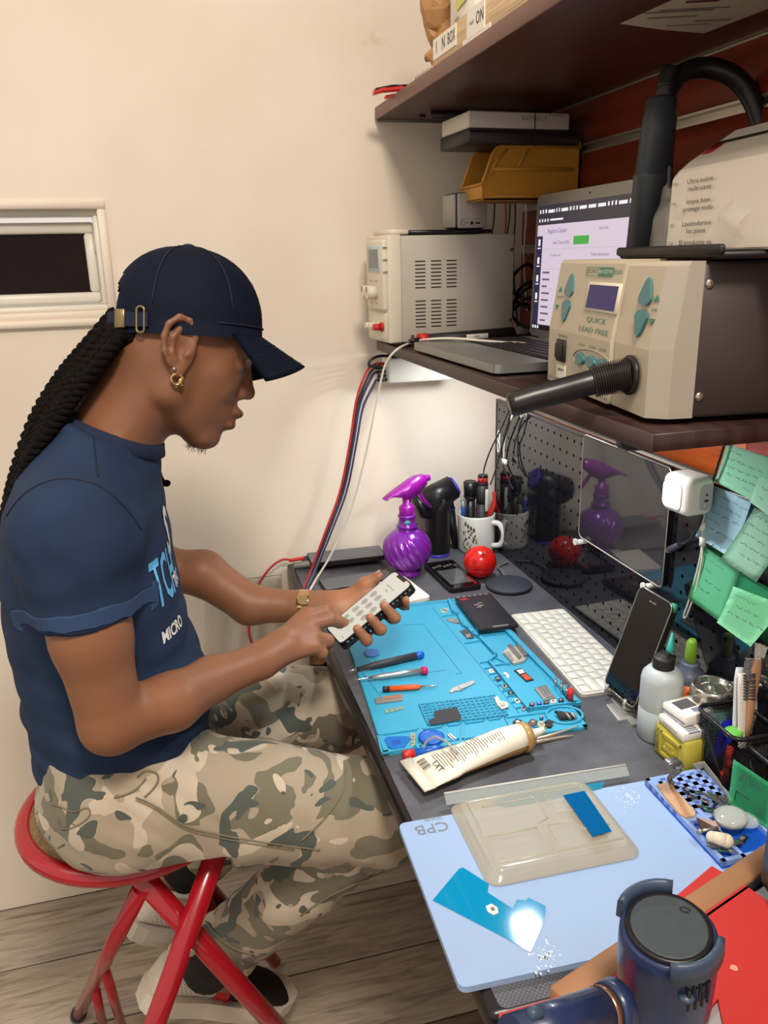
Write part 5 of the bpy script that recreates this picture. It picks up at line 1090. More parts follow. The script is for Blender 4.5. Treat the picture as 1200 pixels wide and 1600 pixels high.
mb = MB(); mb.box((.006, .008, .014), (L_*.42, .034, .0143)); mb.build('dark_label', mat('dark_label', (84, 80, 84), .5), t)
mb = MB(); mb.box((0, -.0003, .003), (L_*.7, .0, .006)); mb.box((L_*.46, .02, .014), (L_*.60, .04, .0142)); mb.build('blue_line', mat('blue_print', (120, 124, 150), .5), t)
# flux bottle
c = Vector((.601, .835, ZD)); t = thing('flux_bottle', 'translucent squeeze bottle with black cap and teal tip', 'bottle', tuple(c))
hdpe = mat('translucent_plastic', (206, 214, 214), .4, trans=.35, sss=.0)
mb = MB(); mb.lathe([(.0255, 0), (.0275, .003), (.0275, .086), (.026, .094), (.020, .101), (.0135, .104)], c=c, n=30); mb.build('body', hdpe, t, world=True)
mb = MB(); mb.lathe([(.0262, .0005), (.0278, .003), (.0278, .046), (.0265, .0462)], c=c, n=30); mb.build('liquid_level', mat('cloudy_liquid', (176, 186, 188), .4, trans=.3), t, world=True)
mb = MB(); mb.lathe([(.0138, .101), (.0142, .103), (.0142, .117), (.013, .119), (.0065, .120), (.0062, .125)], c=c, n=24); mb.build('cap', mat('matte_black', (30, 26, 27), .5), t, world=True)
mb = MB(); mb.lathe([(.0052, .125), (.0046, .130), (.0012, .152)], c=c, n=16, M=RY(.06)); mb.build('tip', mat('teal_tip', (54, 176, 166), .35), t, world=True)
# orange glue bottle with green cap
c = Vector((.652, .848, ZD)); t = thing('glue_bottle', 'dark glue bottle with green cap and orange label behind the flux bottle', 'bottle', tuple(c))
mb = MB(); mb.lathe([(.021, 0), (.022, .003), (.022, .074), (.019, .083), (.013, .087), (.013, .094), (.0115, .097)], c=c, n=22); mb.build('body', mat('slate_bottle', (84, 92, 108), .3), t, world=True)
mb = MB(); mb.lathe([(.0223, .014), (.0224, .014), (.0224, .070), (.0223, .070)], c=c, n=22); mb.build('label', mat('orange_label', (224, 104, 30), .45), t, world=True)
mb = MB(); mb.grid(lambda u, v: c+Vector((.0227*math.cos(math.radians(195+50*u)), .0227*math.sin(math.radians(195+50*u)), .020+.03*v)), 6, 1); mb.build('black_panel', ink, t, world=True)
text('GLUE', .010, T3(-MW[t].translation) @ fr(c+Vector((-.0135, -.0192, .034)), (.75, -.66, 0), (0, 0, 1)), mat('orange_label', (224, 104, 30), .45), t)
mb = MB(); mb.lathe([(.0075, .097), (.0082, .098), (.0070, .126), (.0045, .130)], c=c, n=10, swirl=lambda th, z: 1+.05*math.cos(5*th)); mb.build('cap', mat('lime_cap', (120, 164, 44), .4), t, world=True)
# alcohol pump
c = Vector((.645, .790, ZD)); t = thing('pump_dispenser', 'pale teal pump dispenser with dented chrome lid', 'dispenser', tuple(c))
mb = MB(); mb.lathe([(.029, 0), (.031, .003), (.031, .056), (.029, .064), (.024, .068)], c=c, n=28); mb.build('jar', mat('pale_teal', (132, 186, 186), .4), t, world=True)
mb = MB(); mb.lathe([(.0235, .068), (.026, .070), (.0275, .078), (.0275, .090), (.026, .094), (.0225, .0935), (.020, .0885), (.008, .0875), (.0055, .0915), (.001, .0925)], c=c, n=30); mb.build('lid', mat('dented_chrome', (190, 184, 170), .18, .9, bump=.5, bscale=70), t, world=True)
mb = MB(); mb.box((.022, -.004, .082), (.046, .004, .092), bev=.002, seg=1, M=T3(c)); mb.build('clasp', tin, t, world=True)
# wire mesh baskets
mesh_b = mat('black_mesh', (28, 24, 25), .4, .3)
def basket(name, label, A_, B_, D_, h):
    """A_ far-left rim corner, B_ near-left rim corner (world), D_ depth to the right"""
    u_ = (B_-A_); u_.z = 0; Lb = u_.length; u_.normalize(); v_ = Vector((-u_.y, u_.x, 0))
    Mb = Matrix(((u_.x, v_.x, 0, A_.x), (u_.y, v_.y, 0, A_.y), (0, 0, 1, ZD), (0, 0, 0, 1))); t = thing(name, label, 'basket', M=Mb)
    mb = MB(); R_ = rrect(Lb, D_, .012, 4); R_ = [(x+Lb/2, y+D_/2) for x, y in R_]; mb.tube([(x, y, h) for x, y in R_+R_[:2]], .0028, 8, caps=False); mb.build('rim', mat('satin_black', (24, 22, 24), .35), t)
    mb = MB(); per = []; 
    for i in range(len(R_)):
        a, b = Vector(R_[i]), Vector(R_[(i+1) % len(R_)]); n_ = max(1, int((b-a).length/.0042))
        per += [a.lerp(b, k/n_) for k in range(n_)]
    cx, cy = Lb/2, D_/2
    def pt(i, z): p = per[i % len(per)]; k = .88+.12*z/h; return Vector((cx+(p.x-cx)*k, cy+(p.y-cy)*k, z))
    nz = int(h/.0048)
    for i in range(len(per)):
        for s_ in (0, 1):
            a = pt(i, .002); 
            for j in range(nz):
                pass
    # woven wires: flat strips going up each way and round
    for i in range(0, len(per)):
        for d_ in (1, -1):
            pts = [pt(i+d_*int(round(j*1.0)), .002+(h-.002)*j/nz) for j in range(nz+1)]
            tn = (pt(i+1, 0)-pt(i, 0)).normalized()*.00055
            V = [(mb.bm.verts.new(p-tn), mb.bm.verts.new(p+tn)) for p in pts]
            for j in range(nz): mb.bm.faces.new((V[j][0], V[j][1], V[j+1][1], V[j+1][0]))
    o = mb.build('wire_mesh', mesh_b, t); o['kind'] = 'stuff'
    mb = MB(); mb.prism([(cx+(x-cx)*.88, cy+(y-cy)*.88) for x, y in R_], .0003, .002); mb.build('bottom', mesh_b, t)
    return t, Mb, Lb
hb = .085
A1, B1 = atz(1088, 1104, ZD+hb), atz(1150, 1158, ZD+hb)
t, BM1, L1_ = basket('mesh_basket', 'black wire mesh basket of brushes and blue clips beside the boxes', A1, B1, .062, hb)
def bstick(name, label, cat, M_, base, top, parts):
    t = thing(name, label, cat, tuple(M_ @ Vector(base))); a, b = M_ @ Vector(base), M_ @ Vector(top)
    for nm, m_, fn in parts:
        mb = MB(); fn(mb, a, b); mb.build(nm, m_, t, world=True)
    return t
def taper(s0, s1, r0, r1, flat=.6):
    def f(mb, a, b):
        d = b-a; sd_ = d.cross(Vector((0, 1, .2))).normalized(); nn = sd_.cross(d).normalized(); R_ = []
        for k in range(7):
            s_ = s0+(s1-s0)*k/6; r = r0+(r1-r0)*k/6; r *= (1-.25*(k == 6)); R_.append([a+d*s_+sd_*(r*math.cos(i*math.pi/6))+nn*(r*flat*math.sin(i*math.pi/6)) for i in range(12)])
        mb.loft(R_)
    return f
def bristle(s0, s1, out, L_, n_=9):
    def f(mb, a, b):
        d = b-a; o_ = Vector(out).normalized(); sd_ = d.cross(o_).normalized()
        for k in range(n_):
            for j in (-1, 0, 1):
                p = a+d*(s0+(s1-s0)*k/(n_-1))+sd_*(j*.0032); mb.cyl(p, p+o_*L_+sd_*(j*.0008)+d.normalized()*(random.uniform(-.001, .001)), .0011, .0014, n=5)
    return f
def inb(px, py, z): return BM1.inverted() @ atz(px, py, ZD+z)
brp = mat('brush_white', (214, 206, 196), .45); brw = mat('brush_wood', (176, 130, 96), .55)
bt_ = inb(1158, 1055, .135); bb_ = inb(1160, 1160, .060)
bstick('brush', 'white handled antistatic brush with dark bristles facing right', 'brush', BM1, inb(1160, 1168, .055), inb(1160, 1052, .140), [('handle', brp, taper(0, 1, .0062, .0072, .45)), ('bristles', mat('dark_bristle', (70, 66, 68), .7), bristle(.66, .98, (.9, -.35, .1), .014))])
bstick('brush', 'wooden handled brush with grey bristles behind the white brush', 'brush', BM1, inb(1168, 1150, .070), inb(1182, 1030, .155), [('handle', brw, taper(0, 1, .0035, .0105, .5)), ('bristles', mat('grey_bristle', (96, 96, 98), .7), bristle(.74, .99, (-.9, .2, .1), .012))])
bstick('tool', 'pale square ended tool between the two brushes', 'tool', BM1, inb(1150, 1150, .062), inb(1157, 1043, .140), [('handle', mat('pale_pen', (196, 200, 206), .3), taper(0, 1, .006, .0085, .5))])
t = thing('plastic_clip', 'large blue plastic clip lying inside the mesh basket', 'clip', tuple(BM1 @ Vector((.03, .03, .01))))
mb = MB(); P0, P1, P2 = inb(1128, 1128, .070), inb(1150, 1122, .075), inb(1128, 1180, .016)
W_ = [BM1 @ v for v in (P0, P1, inb(1150, 1145, .07), inb(1118, 1195, .02), inb(1108, 1188, .02))]; mb.loft([W_, [p+Vector((.004, .004, -.002)) for p in W_]], smooth=False); mb.build('handle', mat('royal_blue', (22, 26, 160), .4), t, world=True)
t = thing('bottle_cap', 'light green round cap lying in the mesh basket', 'cap', tuple(BM1 @ inb(1146, 1146, .07)))
c = BM1 @ inb(1146, 1144, .073); mb = MB(); mb.lathe([(.009, -.004), (.011, -.003), (.011, .001), (.009, .003), (.001, .0035)], c=c, n=22); mb.build('disc', mat('light_green', (110, 196, 84), .4), t, world=True)
t = thing('cord', 'bright red cord hanging inside the mesh basket', 'cord', tuple(BM1 @ inb(1140, 1195, .02)))
mb = MB(); mb.tube(spline([BM1 @ inb(1142, 1165, .05), BM1 @ inb(1137, 1185, .035), BM1 @ inb(1133, 1205, .022), BM1 @ inb(1131, 1222, .012)], 5), .0042, 8); mb.build('strand', mat('red_cord', (206, 50, 40), .6), t, world=True)
mb = MB(); p = [BM1 @ inb(1139, 1192, .036), BM1 @ inb(1133, 1208, .026)]; mb.ball(p[0], .0055, u=10, v=6); mb.ball(p[1], .0055, u=10, v=6); mb.build('knot', mat('red_cord', (206, 50, 40), .6), t, world=True)
A2, B2 = atz(1166, 1163, ZD+.078), atz(1225, 1212, ZD+.078)
basket('mesh_basket', 'second black wire mesh basket at the right edge behind the green note', A2, B2, .06, .078)
t = thing('paper_pouch', 'crumpled translucent white pouch behind the wire mesh baskets', 'pouch', tuple(dz(1190, 1180)))
p0 = atz(1150, 1150, ZD+.06); mb = MB()
def pouch(u, v):
    b0_, b1_ = atz(1157, 1170, ZD+.04), atz(1235, 1190, ZD+.04); t0_, t1_ = atz(1172, 1030, ZD+.16), atz(1230, 1040, ZD+.17)
    p = b0_.lerp(b1_, u).lerp(t0_.lerp(t1_, u), v)+Vector((.03, .03, 0)); return p+noise_v(p*40)*.006
mb.grid(pouch, 10, 16, smooth=False); mb.build('sheet', mat('milky_film', (206, 200, 188), .4, trans=.2), t, world=True)
mb = MB(); mb.grid(lambda u, v: pouch(u, 1-.12*v)+Vector((.0, -.004, .002*math.sin(u*20))), 10, 3, smooth=False); mb.build('folded_rim', mat('milky_film', (206, 200, 188), .4, trans=.2), t, world=True)
# green note on the basket front
def handwriting(mb, Mt, w_, h, rows_, seed, sc=1.0):
    rnd = random.Random(seed)
    for r, (x0, x1) in enumerate(rows_):
        y = h/2-h*(r+.8)/(len(rows_)+.6); x = -w_/2+w_*x0
        while x < -w_/2+w_*x1:
            n_ = rnd.randint(3, 6); L_ = 0; pts = []
            for k in range(n_*2): pts.append(Mt @ Vector((x+k*.0014*sc, y+rnd.uniform(-.0018, .0018)*sc-.0010*r*0, .0004)))
            mb.tube(pts, .00022*sc, 4); x += n_*2*.0014*sc+.0025*sc
penm = mat('pen_green_grey', (58, 110, 96), .6)
def note_w(label, pts, m_, rows_, seed, curl=.003, group='handwritten notes at the pegboard', sc=1.0):
    c = sum(pts, Vector())/4; x = ((pts[1]-pts[0])+(pts[2]-pts[3])).normalized(); y0 = ((pts[0]-pts[3])+(pts[1]-pts[2])).normalized(); Mt = fr(c, x, y0); nrm = Vector((Mt[0][2], Mt[1][2], Mt[2][2]))
    t = thing('sticky_note', label, 'sticky note', tuple(c), group=group)
    mb = MB(); f = lambda u, v: pts[3].lerp(pts[2], u).lerp(pts[0].lerp(pts[1], u), v)+nrm*(curl*(1-v)**2)
    mb.grid(f, 6, 8); bmesh.ops.solidify(mb.bm, geom=mb.bm.faces[:], thickness=-.0003); mb.build('sheet', m_, t, world=True)
    if rows_:
        wd, hg = (pts[1]-pts[0]).length, (pts[0]-pts[3]).length; mb = MB(); Mo = fr(c+nrm*(curl*.3+.0008), x, y0); handwriting(mb, Mo, wd, hg, rows_, seed, sc); mb.build('handwriting', penm, t, world=True)
    return t, Mt
gA, gB, gC, gD, gE = (mat('note_mint', (172, 244, 204), .6), mat('note_sky', (190, 232, 248), .6), mat('note_pale_mint', (196, 248, 216), .6), mat('note_green', (130, 236, 178), .6), mat('note_deep_green', (62, 176, 122), .6))
t, Mt = note_w('deep green note with large writing fixed on the near mesh basket', [atz(1146, 1186, ZD+.072), atz(1212, 1230, ZD+.072), atz(1205, 1296, ZD+.018), atz(1138, 1256, ZD+.018)], gE, None, 1, .001)
for s_, x_, y_, sz in (('Ales', .0, .016, .016), ('\u2193', -.006, .004, .012), ('50', .018, -.012, .012)): text(s_ if s_ != '\u2193' else 'v', sz, T3(-MW[t].translation) @ Mt @ T3((x_-.004, y_, .0026)), penm, t)
mb = MB(); mb.tube([Mt @ Vector((x, y, .002)) for x, y in ((-.018, -.018), (-.018, -.004), (.0, -.004))], .0006, 5); mb.build('drawn_line', penm, t, world=True)
t = thing('paper_strip', 'folded cream paper strip standing between the tray and basket', 'paper', tuple(dz(1100, 1215)))
P_ = [(atz(1083, 1194, ZD+.028), dz(1086, 1206, .001)), (atz(1100, 1190, ZD+.032), dz(1100, 1212, .001)), (atz(1122, 1218, ZD+.030), dz(1124, 1238, .001)), (atz(1143, 1252, ZD+.026), dz(1140, 1262, .001))]
mb = MB(); mb.loft([[a, b, b+Vector((.0006, .0006, 0)), a+Vector((.0006, .0006, 0))] for a, b in P_], smooth=False); mb.build('strip', mat('cream_paper', (206, 196, 170), .6), t, world=True)
# ------------------------------------------------------------------ things on the pegboard
def px_(x, y, d=.004): return atx(x, y, XP-d)
TB = [px_(919, 682, .006), px_(1059, 732, .006), px_(1031, 914, .006), px_(902, 836, .006)]
tab_gl = mat('tablet_glass', (46, 44, 45), .035, spec=.7)
t = thing('tablet', 'large glossy black tablet held flat against the pegboard', 'tablet', tuple(sum(TB, Vector())/4))
yv_ = Vector((0, -1, 0)); zT = [p.z for p in TB]; yT = [p.y for p in TB]
y0_, y1_ = (yT[0]+yT[3])/2, (yT[1]+yT[2])/2; z1_, z0_ = (zT[0]+zT[1])/2, (zT[2]+zT[3])/2
mb = MB(); mb.prism(rrect(y0_-y1_, z1_-z0_, .010), -.008, 0, M=fr((XP-.0085, (y0_+y1_)/2, (z0_+z1_)/2), (0, -1, 0), (0, 0, 1))); mb.build('body', mat('phone_frame', (38, 34, 34), .4, .4), t, world=True)
mb = MB(); mb.prism(rrect(y0_-y1_-.004, z1_-z0_-.004, .009), 0, .0008, M=fr((XP-.0085, (y0_+y1_)/2, (z0_+z1_)/2), (0, -1, 0), (0, 0, 1))); mb.build('glass', tab_gl, t, world=True)
mb = MB(); R_ = rrect(y0_-y1_, z1_-z0_, .010); Mf = fr((XP-.0085, (y0_+y1_)/2, (z0_+z1_)/2), (0, -1, 0), (0, 0, 1)); mb.tube([Mf @ Vector((x, y, 0)) for x, y in R_+R_[:1]], .0011, 6, caps=False); mb.build('metal_rim', alu, t, world=True)
for k, yy in enumerate((y0_-.012, y1_+.028)):
    t = thing('peg_hook', f"small white peg holding the tablet bottom edge, {['far', 'near'][k]} one", 'peg', (XP-.004, yy, z0_-.008))
    mb = MB(); mb.cyl((XP-.020, yy, z0_-.0065), (XP+.002, yy, z0_-.0065), .0045, n=14); mb.build('pin', vinyl, t, world=True); mb = MB(); mb.cyl((XP-.023, yy, z0_-.0055), (XP-.0195, yy, z0_-.0055), .0058, n=14); mb.build('tip', vinyl, t, world=True)
# white timer cube
c = px_(1076, 770, .032); t = thing('cube_gadget', 'rounded white cube gadget hanging on the pegboard beside the notes', 'gadget', (XP-.006, c.y, c.z)); wp = mat('glossy_white', (228, 222, 210), .25, coat=.3)
CM = T3(c) @ RZ(math.radians(6)); mb = MB(); mb.box((-.024, -.027, -.026), (.022, .027, .027), bev=.012, seg=5, M=CM); mb.build('shell', wp, t, world=True)
mb = MB(); mb.prism(rrect(.035, .035, .008), 0, .0008, M=CM @ fr((-.0242, .003, -.0005), (0, -1, 0), (0, 0, 1))); mb.build('front_panel', mat('panel_white', (212, 208, 200), .35), t, world=True)
mb = MB(); mb.prism(rrect(.020, .034, .008), 0, .001, M=CM @ fr((.004, -.0272, 0), (1, 0, 0), (0, 0, 1))); mb.build('port_panel', mat('pale_grey', (186, 182, 176), .4), t, world=True)
mb = MB(); mb.prism(rrect(.006, .003, .001), 0, .0004, M=CM @ fr((.004, -.0284, -.004), (1, 0, 0), (0, 0, 1))); mb.prism(rrect(.003, .003, .0014), 0, .0004, M=CM @ fr((.004, -.0284, .004), (1, 0, 0), (0, 0, 1))); mb.build('ports', ink, t, world=True)
t = thing('lanyard', 'white looped cord with two beads hanging from the cube', 'cord', tuple(px_(1070, 962, .004)))
cw_ = mat('cord_white', (222, 214, 200), .5)
mb = MB(); mb.tube(spline([c+Vector((.004, -.029, -.008)), px_(1098, 822, .010), px_(1097, 852, .008), px_(1090, 890, .006), px_(1076, 940, .005), px_(1068, 962, .005), px_(1073, 962, .005), px_(1086, 925, .006), px_(1096, 880, .008), px_(1098, 846, .010)], 7), .0013, 8); mb.build('cord_line', cw_, t, world=True)
for y in (822, 846): p = px_(1098, y, .010); mb = MB(); mb.cyl(p-U*.006, p+U*.006, .0042, n=14); mb.build('bead', vinyl, t, world=True)
t = thing('usb_cable', 'black cable with grey plug hanging between tablet and notes', 'cable', tuple(px_(1050, 856, .006)))
mb = MB(); mb.tube(spline([px_(1060, 852, .008), px_(1078, 843, .012), px_(1090, 826, .014), px_(1101, 796, .020), px_(1112, 757, .014), px_(1130, 700, .012), px_(1138, 672, .010)], 7), .0017, 8); mb.build('wire', hose_m, t, world=True)
a, b = px_(1046, 859, .008), px_(1062, 851, .008); mb = MB(); mb.cyl(a, b, .0052, .0044, n=10); mb.build('plug', slate, t, world=True); mb = MB(); mb.cyl(a+(a-b).normalized()*.005, a, .0036, n=8); mb.build('tip', tin, t, world=True)
# notes: corners in the photograph's order top-left, top-right, bottom-right, bottom-left, all on the pegboard
N = lambda *q: [px_(x, y, d) for x, y, d in q]
note_w('coral note at the very top right above the mint notes', N((1166, 692, .004), (1225, 690, .004), (1225, 722, .004), (1166, 702, .004)), mat('note_coral', (232, 120, 104), .6), None, 2, .0005)
note_w('mint note with three lines of writing, highest of the notes', N((1136, 693, .005), (1213, 718, .005), (1206, 796, .006), (1120, 752, .005)), gA, [(.1, .3), (.08, .75), (.1, .9), (.1, .85), (.5, .8)], 3, .003)
note_w('pale mint note at the right edge below the highest note', N((1186, 742, .009), (1232, 762, .009), (1226, 822, .009), (1174, 783, .009)), gC, [(.2, .5), (.2, .4)], 4, .003)
note_w('sky blue note beside the white cube', N((1112, 757, .006), (1174, 785, .006), (1146, 872, .006), (1090, 838, .006)), gB, [(.1, .9), (.15, .95), (.1, .9), (.1, .5), (.2, .85), (.3, .5)], 5, .003)
note_w('pale mint tilted note overlapping the sky blue note', N((1179, 793, .010), (1238, 826, .010), (1186, 909, .010), (1130, 873, .010)), gC, [(.2, .8), (.2, .9), (.1, .9), (.1, .85), (.15, .9), (.4, .7)], 6, .004)
note_w('green note at lower left of the cluster beside the white cord', N((1098, 852, .005), (1156, 893, .005), (1134, 976, .006), (1077, 934, .005)), gD, [(.1, .7), (.1, .4), (.3, .6), (.15, .45), (.2, .6)], 7, .003)
note_w('deep green note partly hidden at the right edge', N((1154, 893, .005), (1232, 935, .005), (1226, 985, .005), (1140, 935, .005)), gE, [(.3, .9)], 8, .002)
note_w('bright mint note with large writing, lowest of the notes', N((1146, 916, .008), (1225, 946, .008), (1177, 1010, .009), (1124, 972, .008)), mat('note_bright', (160, 250, 192), .6), [(.25, .7), (.3, .8), (.15, .9), (.3, .8)], 9, .004, sc=1.2)
# hooks and cables at the far end of the pegboard
t = thing('plug_label', 'small black and white printed tag at the shelf end of the pegboard', 'tag', tuple(px_(800, 643, .004)))
p = px_(798, 642, .006); mb = MB(); mb.box((p.x-.001, p.y-.014, p.z-.008), (p.x+.001, p.y+.014, p.z+.008)); mb.build('plate', ink, t, world=True); text('AS', .012, T3(-MW[t].translation) @ fr(p+Vector((-.0014, 0, 0)), (0, -1, 0), (0, 0, 1)), vinyl, t)
t = thing('pegboard_screw', 'bright steel mounting knob at the upper far corner of the pegboard', 'screw', tuple(px_(821, 648, .0)))
p = px_(821, 648, .002); mb = MB(); mb.cyl(p, p-Vector((.010, 0, 0)), .0065, .0055, n=16); mb.build('knob', chrome, t, world=True); mb = MB(); mb.cyl(p+Vector((.001, 0, 0)), p-Vector((.003, 0, 0)), .010, n=20); mb.build('washer', steel, t, world=True)
t = thing('connector_lead', 'white lead with a flat connector hanging at the pegboard end', 'cable', tuple(px_(790, 718, .01)))
mb = MB(); mb.tube(spline([px_(806, 636, .02), px_(800, 652, .018), px_(793, 672, .014), px_(788, 695, .012), px_(787, 716, .012)], 6), .0020, 8); mb.build('wire', cw_, t, world=True)
p = px_(788, 720, .012); mb = MB(); mb.box((p.x-.003, p.y-.010, p.z-.006), (p.x+.003, p.y+.010, p.z+.004), bev=.001, seg=1); mb.build('connector', vinyl, t, world=True)
t = thing('lead', 'pair of black leads hanging from the shelf into the mug', 'cable', tuple(px_(770, 720, .02)))
for q in ([(796, 640, .02), (784, 668, .02), (768, 700, .03), (757, 730, .04), (754, 752, .05)], [(802, 640, .018), (790, 680, .02), (784, 700, .02), (775, 732, .03), (766, 758, .045)], [(800, 640, .012), (786, 690, .008), (784, 720, .006), (793, 745, .006), (802, 765, .006)]):
    mb = MB(); mb.tube(spline([px_(*v) for v in q], 6), .0016, 8); mb.build('wire', hose_m, t, world=True)
t = thing('chain_link', 'two white plastic chain links at the pegboard end', 'hook', tuple(px_(779, 688, .01)))
for y in (682, 698):
    p = px_(779, y, .008); mb = MB(); mb.tube([p+Vector((0, .006*math.cos(a*math.pi/8), .012*math.sin(a*math.pi/8))) for a in range(17)], .0013, 6, caps=False); mb.build('link', vinyl, t, world=True)
# ------------------------------------------------------------------ power strip and cables at the wall
t = thing('power_strip', 'white power strip under the far end of the lower shelf', 'power strip', (.50, 1.60, 1.15))
p = aty(604, 563, 1.585); p2 = aty(690, 592, 1.605)
mb = MB(); mb.box((p.x, 1.575, p.z-.046), (p2.x+.02, 1.625, p.z+.004), bev=.004, seg=2); mb.build('body', mat('strip_white', (216, 210, 196), .4), t, world=True)
mb = MB(); mb.box((p.x-.0015, 1.580, p.z-.040), (p.x+.001, 1.620, p.z-.002), bev=.001, seg=1); mb.build('end_plate', vinyl, t, world=True)
cabs = [('red', (176, 34, 38), .0024, 2), ('black', (40, 34, 34), .0026, 8), ('dark blue', (40, 40, 78), .0026, 13), ('grey white', (190, 184, 176), .0020, 17), ('navy', (50, 44, 70), .0026, 22)]
for k, (nm, cl, r, off) in enumerate(cabs):
    cm = mat('cable_'+nm.replace(' ', '_'), cl, .45); s0 = p+Vector((-.002, .012-.004*k, -.008-.0075*k))
    t = thing('power_cable', f"{nm} cable in the bundle hanging from the power strip", 'cable', tuple(s0), group='cables from the power strip')
    o_ = off*.5
    pts = [s0, s0+Vector((-.020, 0, .0)), aty(571+o_*1.2, 582+k*5, 1.56), aty(556+o_, 625+k*3, 1.55), aty(546+o_, 690, 1.54), aty(531+o_, 765, 1.53), aty(508+o_*.9, 830, 1.51), aty(484+o_*.7, 895, 1.50), dz(472+o_*.6, 926, .004)]
    mb = MB(); mb.tube(spline(pts, 7), r, 8); mb.build('wire', cm, t, world=True)
    mb = MB(); mb.cyl(s0+Vector((-.018, 0, 0)), s0, .0036, n=10); mb.build('plug', hose_m if k else cm, t, world=True)
t = thing('looped_lead', 'short black lead looping out of the power strip top', 'cable', tuple(p))
mb = MB(); mb.tube(spline([aty(608, 556, 1.57), aty(590, 557, 1.565), aty(578, 564, 1.562), aty(578, 572, 1.562), aty(594, 571, 1.567)], 6), .0028, 8); mb.build('wire', hose_m, t, world=True)
t = thing('charging_cable', 'long white cable from the laptop over the shelf edge to the desk', 'cable', (.45, 1.4, ZL))
zc = ZL+.004
mb = MB(); mb.tube(spline([atz(800, 536, ZL+.016), atz(760, 533, ZL+.020), atz(712, 529, ZL+.022), atz(672, 530, ZL+.020), atz(645, 535, ZL+.010), aty(622, 545, 1.40), aty(604, 566, 1.41), aty(594, 600, 1.42), aty(582, 660, 1.43), aty(568, 725, 1.45), aty(547, 800, 1.47), aty(518, 865, 1.48), aty(494, 905, 1.48), dz(482, 926, .004)], 7), .0022, 8); mb.build('wire', cw_, t, world=True)
mb = MB(); mb.cyl(atz(800, 536, ZL+.016), atz(822, 538, ZL+.016), .003, n=8); mb.build('plug', cw_, t, world=True)
t = thing('test_lead', 'red lead from the desk corner looping down behind the forearm', 'cable', tuple(dz(455, 878)))
mb = MB(); mb.tube(spline([dz(456, 875, .012), aty(440, 875, 1.64), aty(420, 890, 1.635), aty(402, 918, 1.63), aty(392, 955, 1.63), aty(389, 985, 1.63), aty(396, 1012, 1.63), aty(412, 1040, 1.63)], 7), .0026, 8); mb.build('wire', mat('cable_red', (176, 34, 38), .45), t, world=True)
t = thing('hanging_leads', 'thin dark leads hanging behind the power supply', 'cable', (.64, 1.6, 1.3))
for x0, x1, yy, m_ in ((773, 768, 1.60, hose_m), (790, 789, 1.61, mat('cable_red', (176, 34, 38), .45)), (797, 792, 1.6, hose_m), (805, 803, 1.6, hose_m), (822, 820, 1.62, cw_)):
    mb = MB(); mb.tube(spline([aty(x0, 318, yy), aty((x0+x1)/2+1, 345, yy), aty(x1, 372, yy), aty(x1-1, 420, yy), aty(x1+6, 510, yy)], 5), .0017, 6); mb.build('wire', m_, t, world=True)
t = thing('cable_coil', 'tangled black cables behind the laptop screen', 'cable', (.68, 1.5, ZL))
for cx_, cy_, r in ((822, 440, .03), (828, 480, .036), (815, 500, .03), (825, 460, .022)):
    cc_ = aty(cx_, cy_, 1.53); mb = MB(); mb.tube([cc_+Vector((r*math.cos(a*.4), .012*math.sin(a*.9), r*1.1*math.sin(a*.4))) for a in range(17)], .0034, 8); mb.build('loop', hose_m, t, world=True)
# plastic bag hanging from the desk corner
t = thing('plastic_bag', 'translucent white plastic bag hanging below the far desk corner', 'plastic bag', (.18, 1.62, .5))
mb = MB()
def bag2(u, v):
    x = .05+.155*u; p = Vector((x-.04*v*(1-u), 1.645-.03*math.sin(u*3)*v, .735-.33*v)); return p+noise_v(Vector((u*4, v*5, 3)))*.010*v+Vector((0, .008*math.sin(u*26+v*3)*v, 0))
mb.grid(bag2, 40, 24); bmesh.ops.solidify(mb.bm, geom=mb.bm.faces[:], thickness=.0004); mb.build('film', mat('milky_bag', (220, 214, 200), .3, trans=.35, alpha=.75), t, world=True)
mb = MB(); mb.tube([bag2(k/12, 0) for k in range(13)], .0018, 6); mb.build('hem', mat('milky_film', (206, 200, 188), .4, trans=.2), t, world=True)

# ------------------------------------------------------------------ foreground: red folder, wooden bar and navy hand vacuum
ZF = .800
a, b = atz(868, 1547, ZF), atz(1180, 1338, ZF); fx = (b-a).normalized(); fy = Vector((fx.y, -fx.x, 0))
cab = thing('side_cabinet', 'low grey cabinet beside the desk under the red folder', 'cabinet', tuple(a))
FM = Matrix(((fx.x, -fy.x, 0, a.x), (fx.y, -fy.y, 0, a.y), (0, 0, 1, 0), (0, 0, 0, 1)))
s_ = -.10
mb = MB(); mb.box((-.02, -.30, ZF-.02), (.40, -.026, ZF-.0015), bev=.002, seg=1, M=FM); mb.build('top', mat('cabinet_grey', (150, 148, 146), .5), cab, world=True)
for x, y in ((.0, -.28), (.37, -.28), (.0, -.10), (.37, -.10)):
    mb = MB(); mb.box((x-.012, y-.012, 0), (x+.012, y+.012, ZF-.02), M=FM); mb.build('leg', mat('cabinet_grey', (150, 148, 146), .5), cab, world=True)
woodb = mat('brown_card', (160, 116, 82), .6, var=.06, vscale=50)
t = thing('cardboard_edge', 'brown cardboard strip along the far edge of the red folder', 'cardboard', tuple(a))
mb = MB(); mb.box((-.004, -.020, ZF-.022), (.31, .004, ZF+.004), bev=.002, seg=1, M=FM); mb.build('strip', woodb, t, world=True)
t = thing('dark_gap_strip', 'thin dark strip between cardboard and red folder', 'strip', tuple(a))
mb = MB(); mb.box((.0, -.0245, ZF-.014), (.31, -.0202, ZF+.003), bev=.001, seg=1, M=FM); mb.build('strip_body', mat('dark_rail', (60, 56, 56), .3, .6), t, world=True)  # dark strip filling the line between cardboard and folder
t = thing('folder', 'bright red folder with torn near corner lying under the navy device', 'folder', tuple(a))
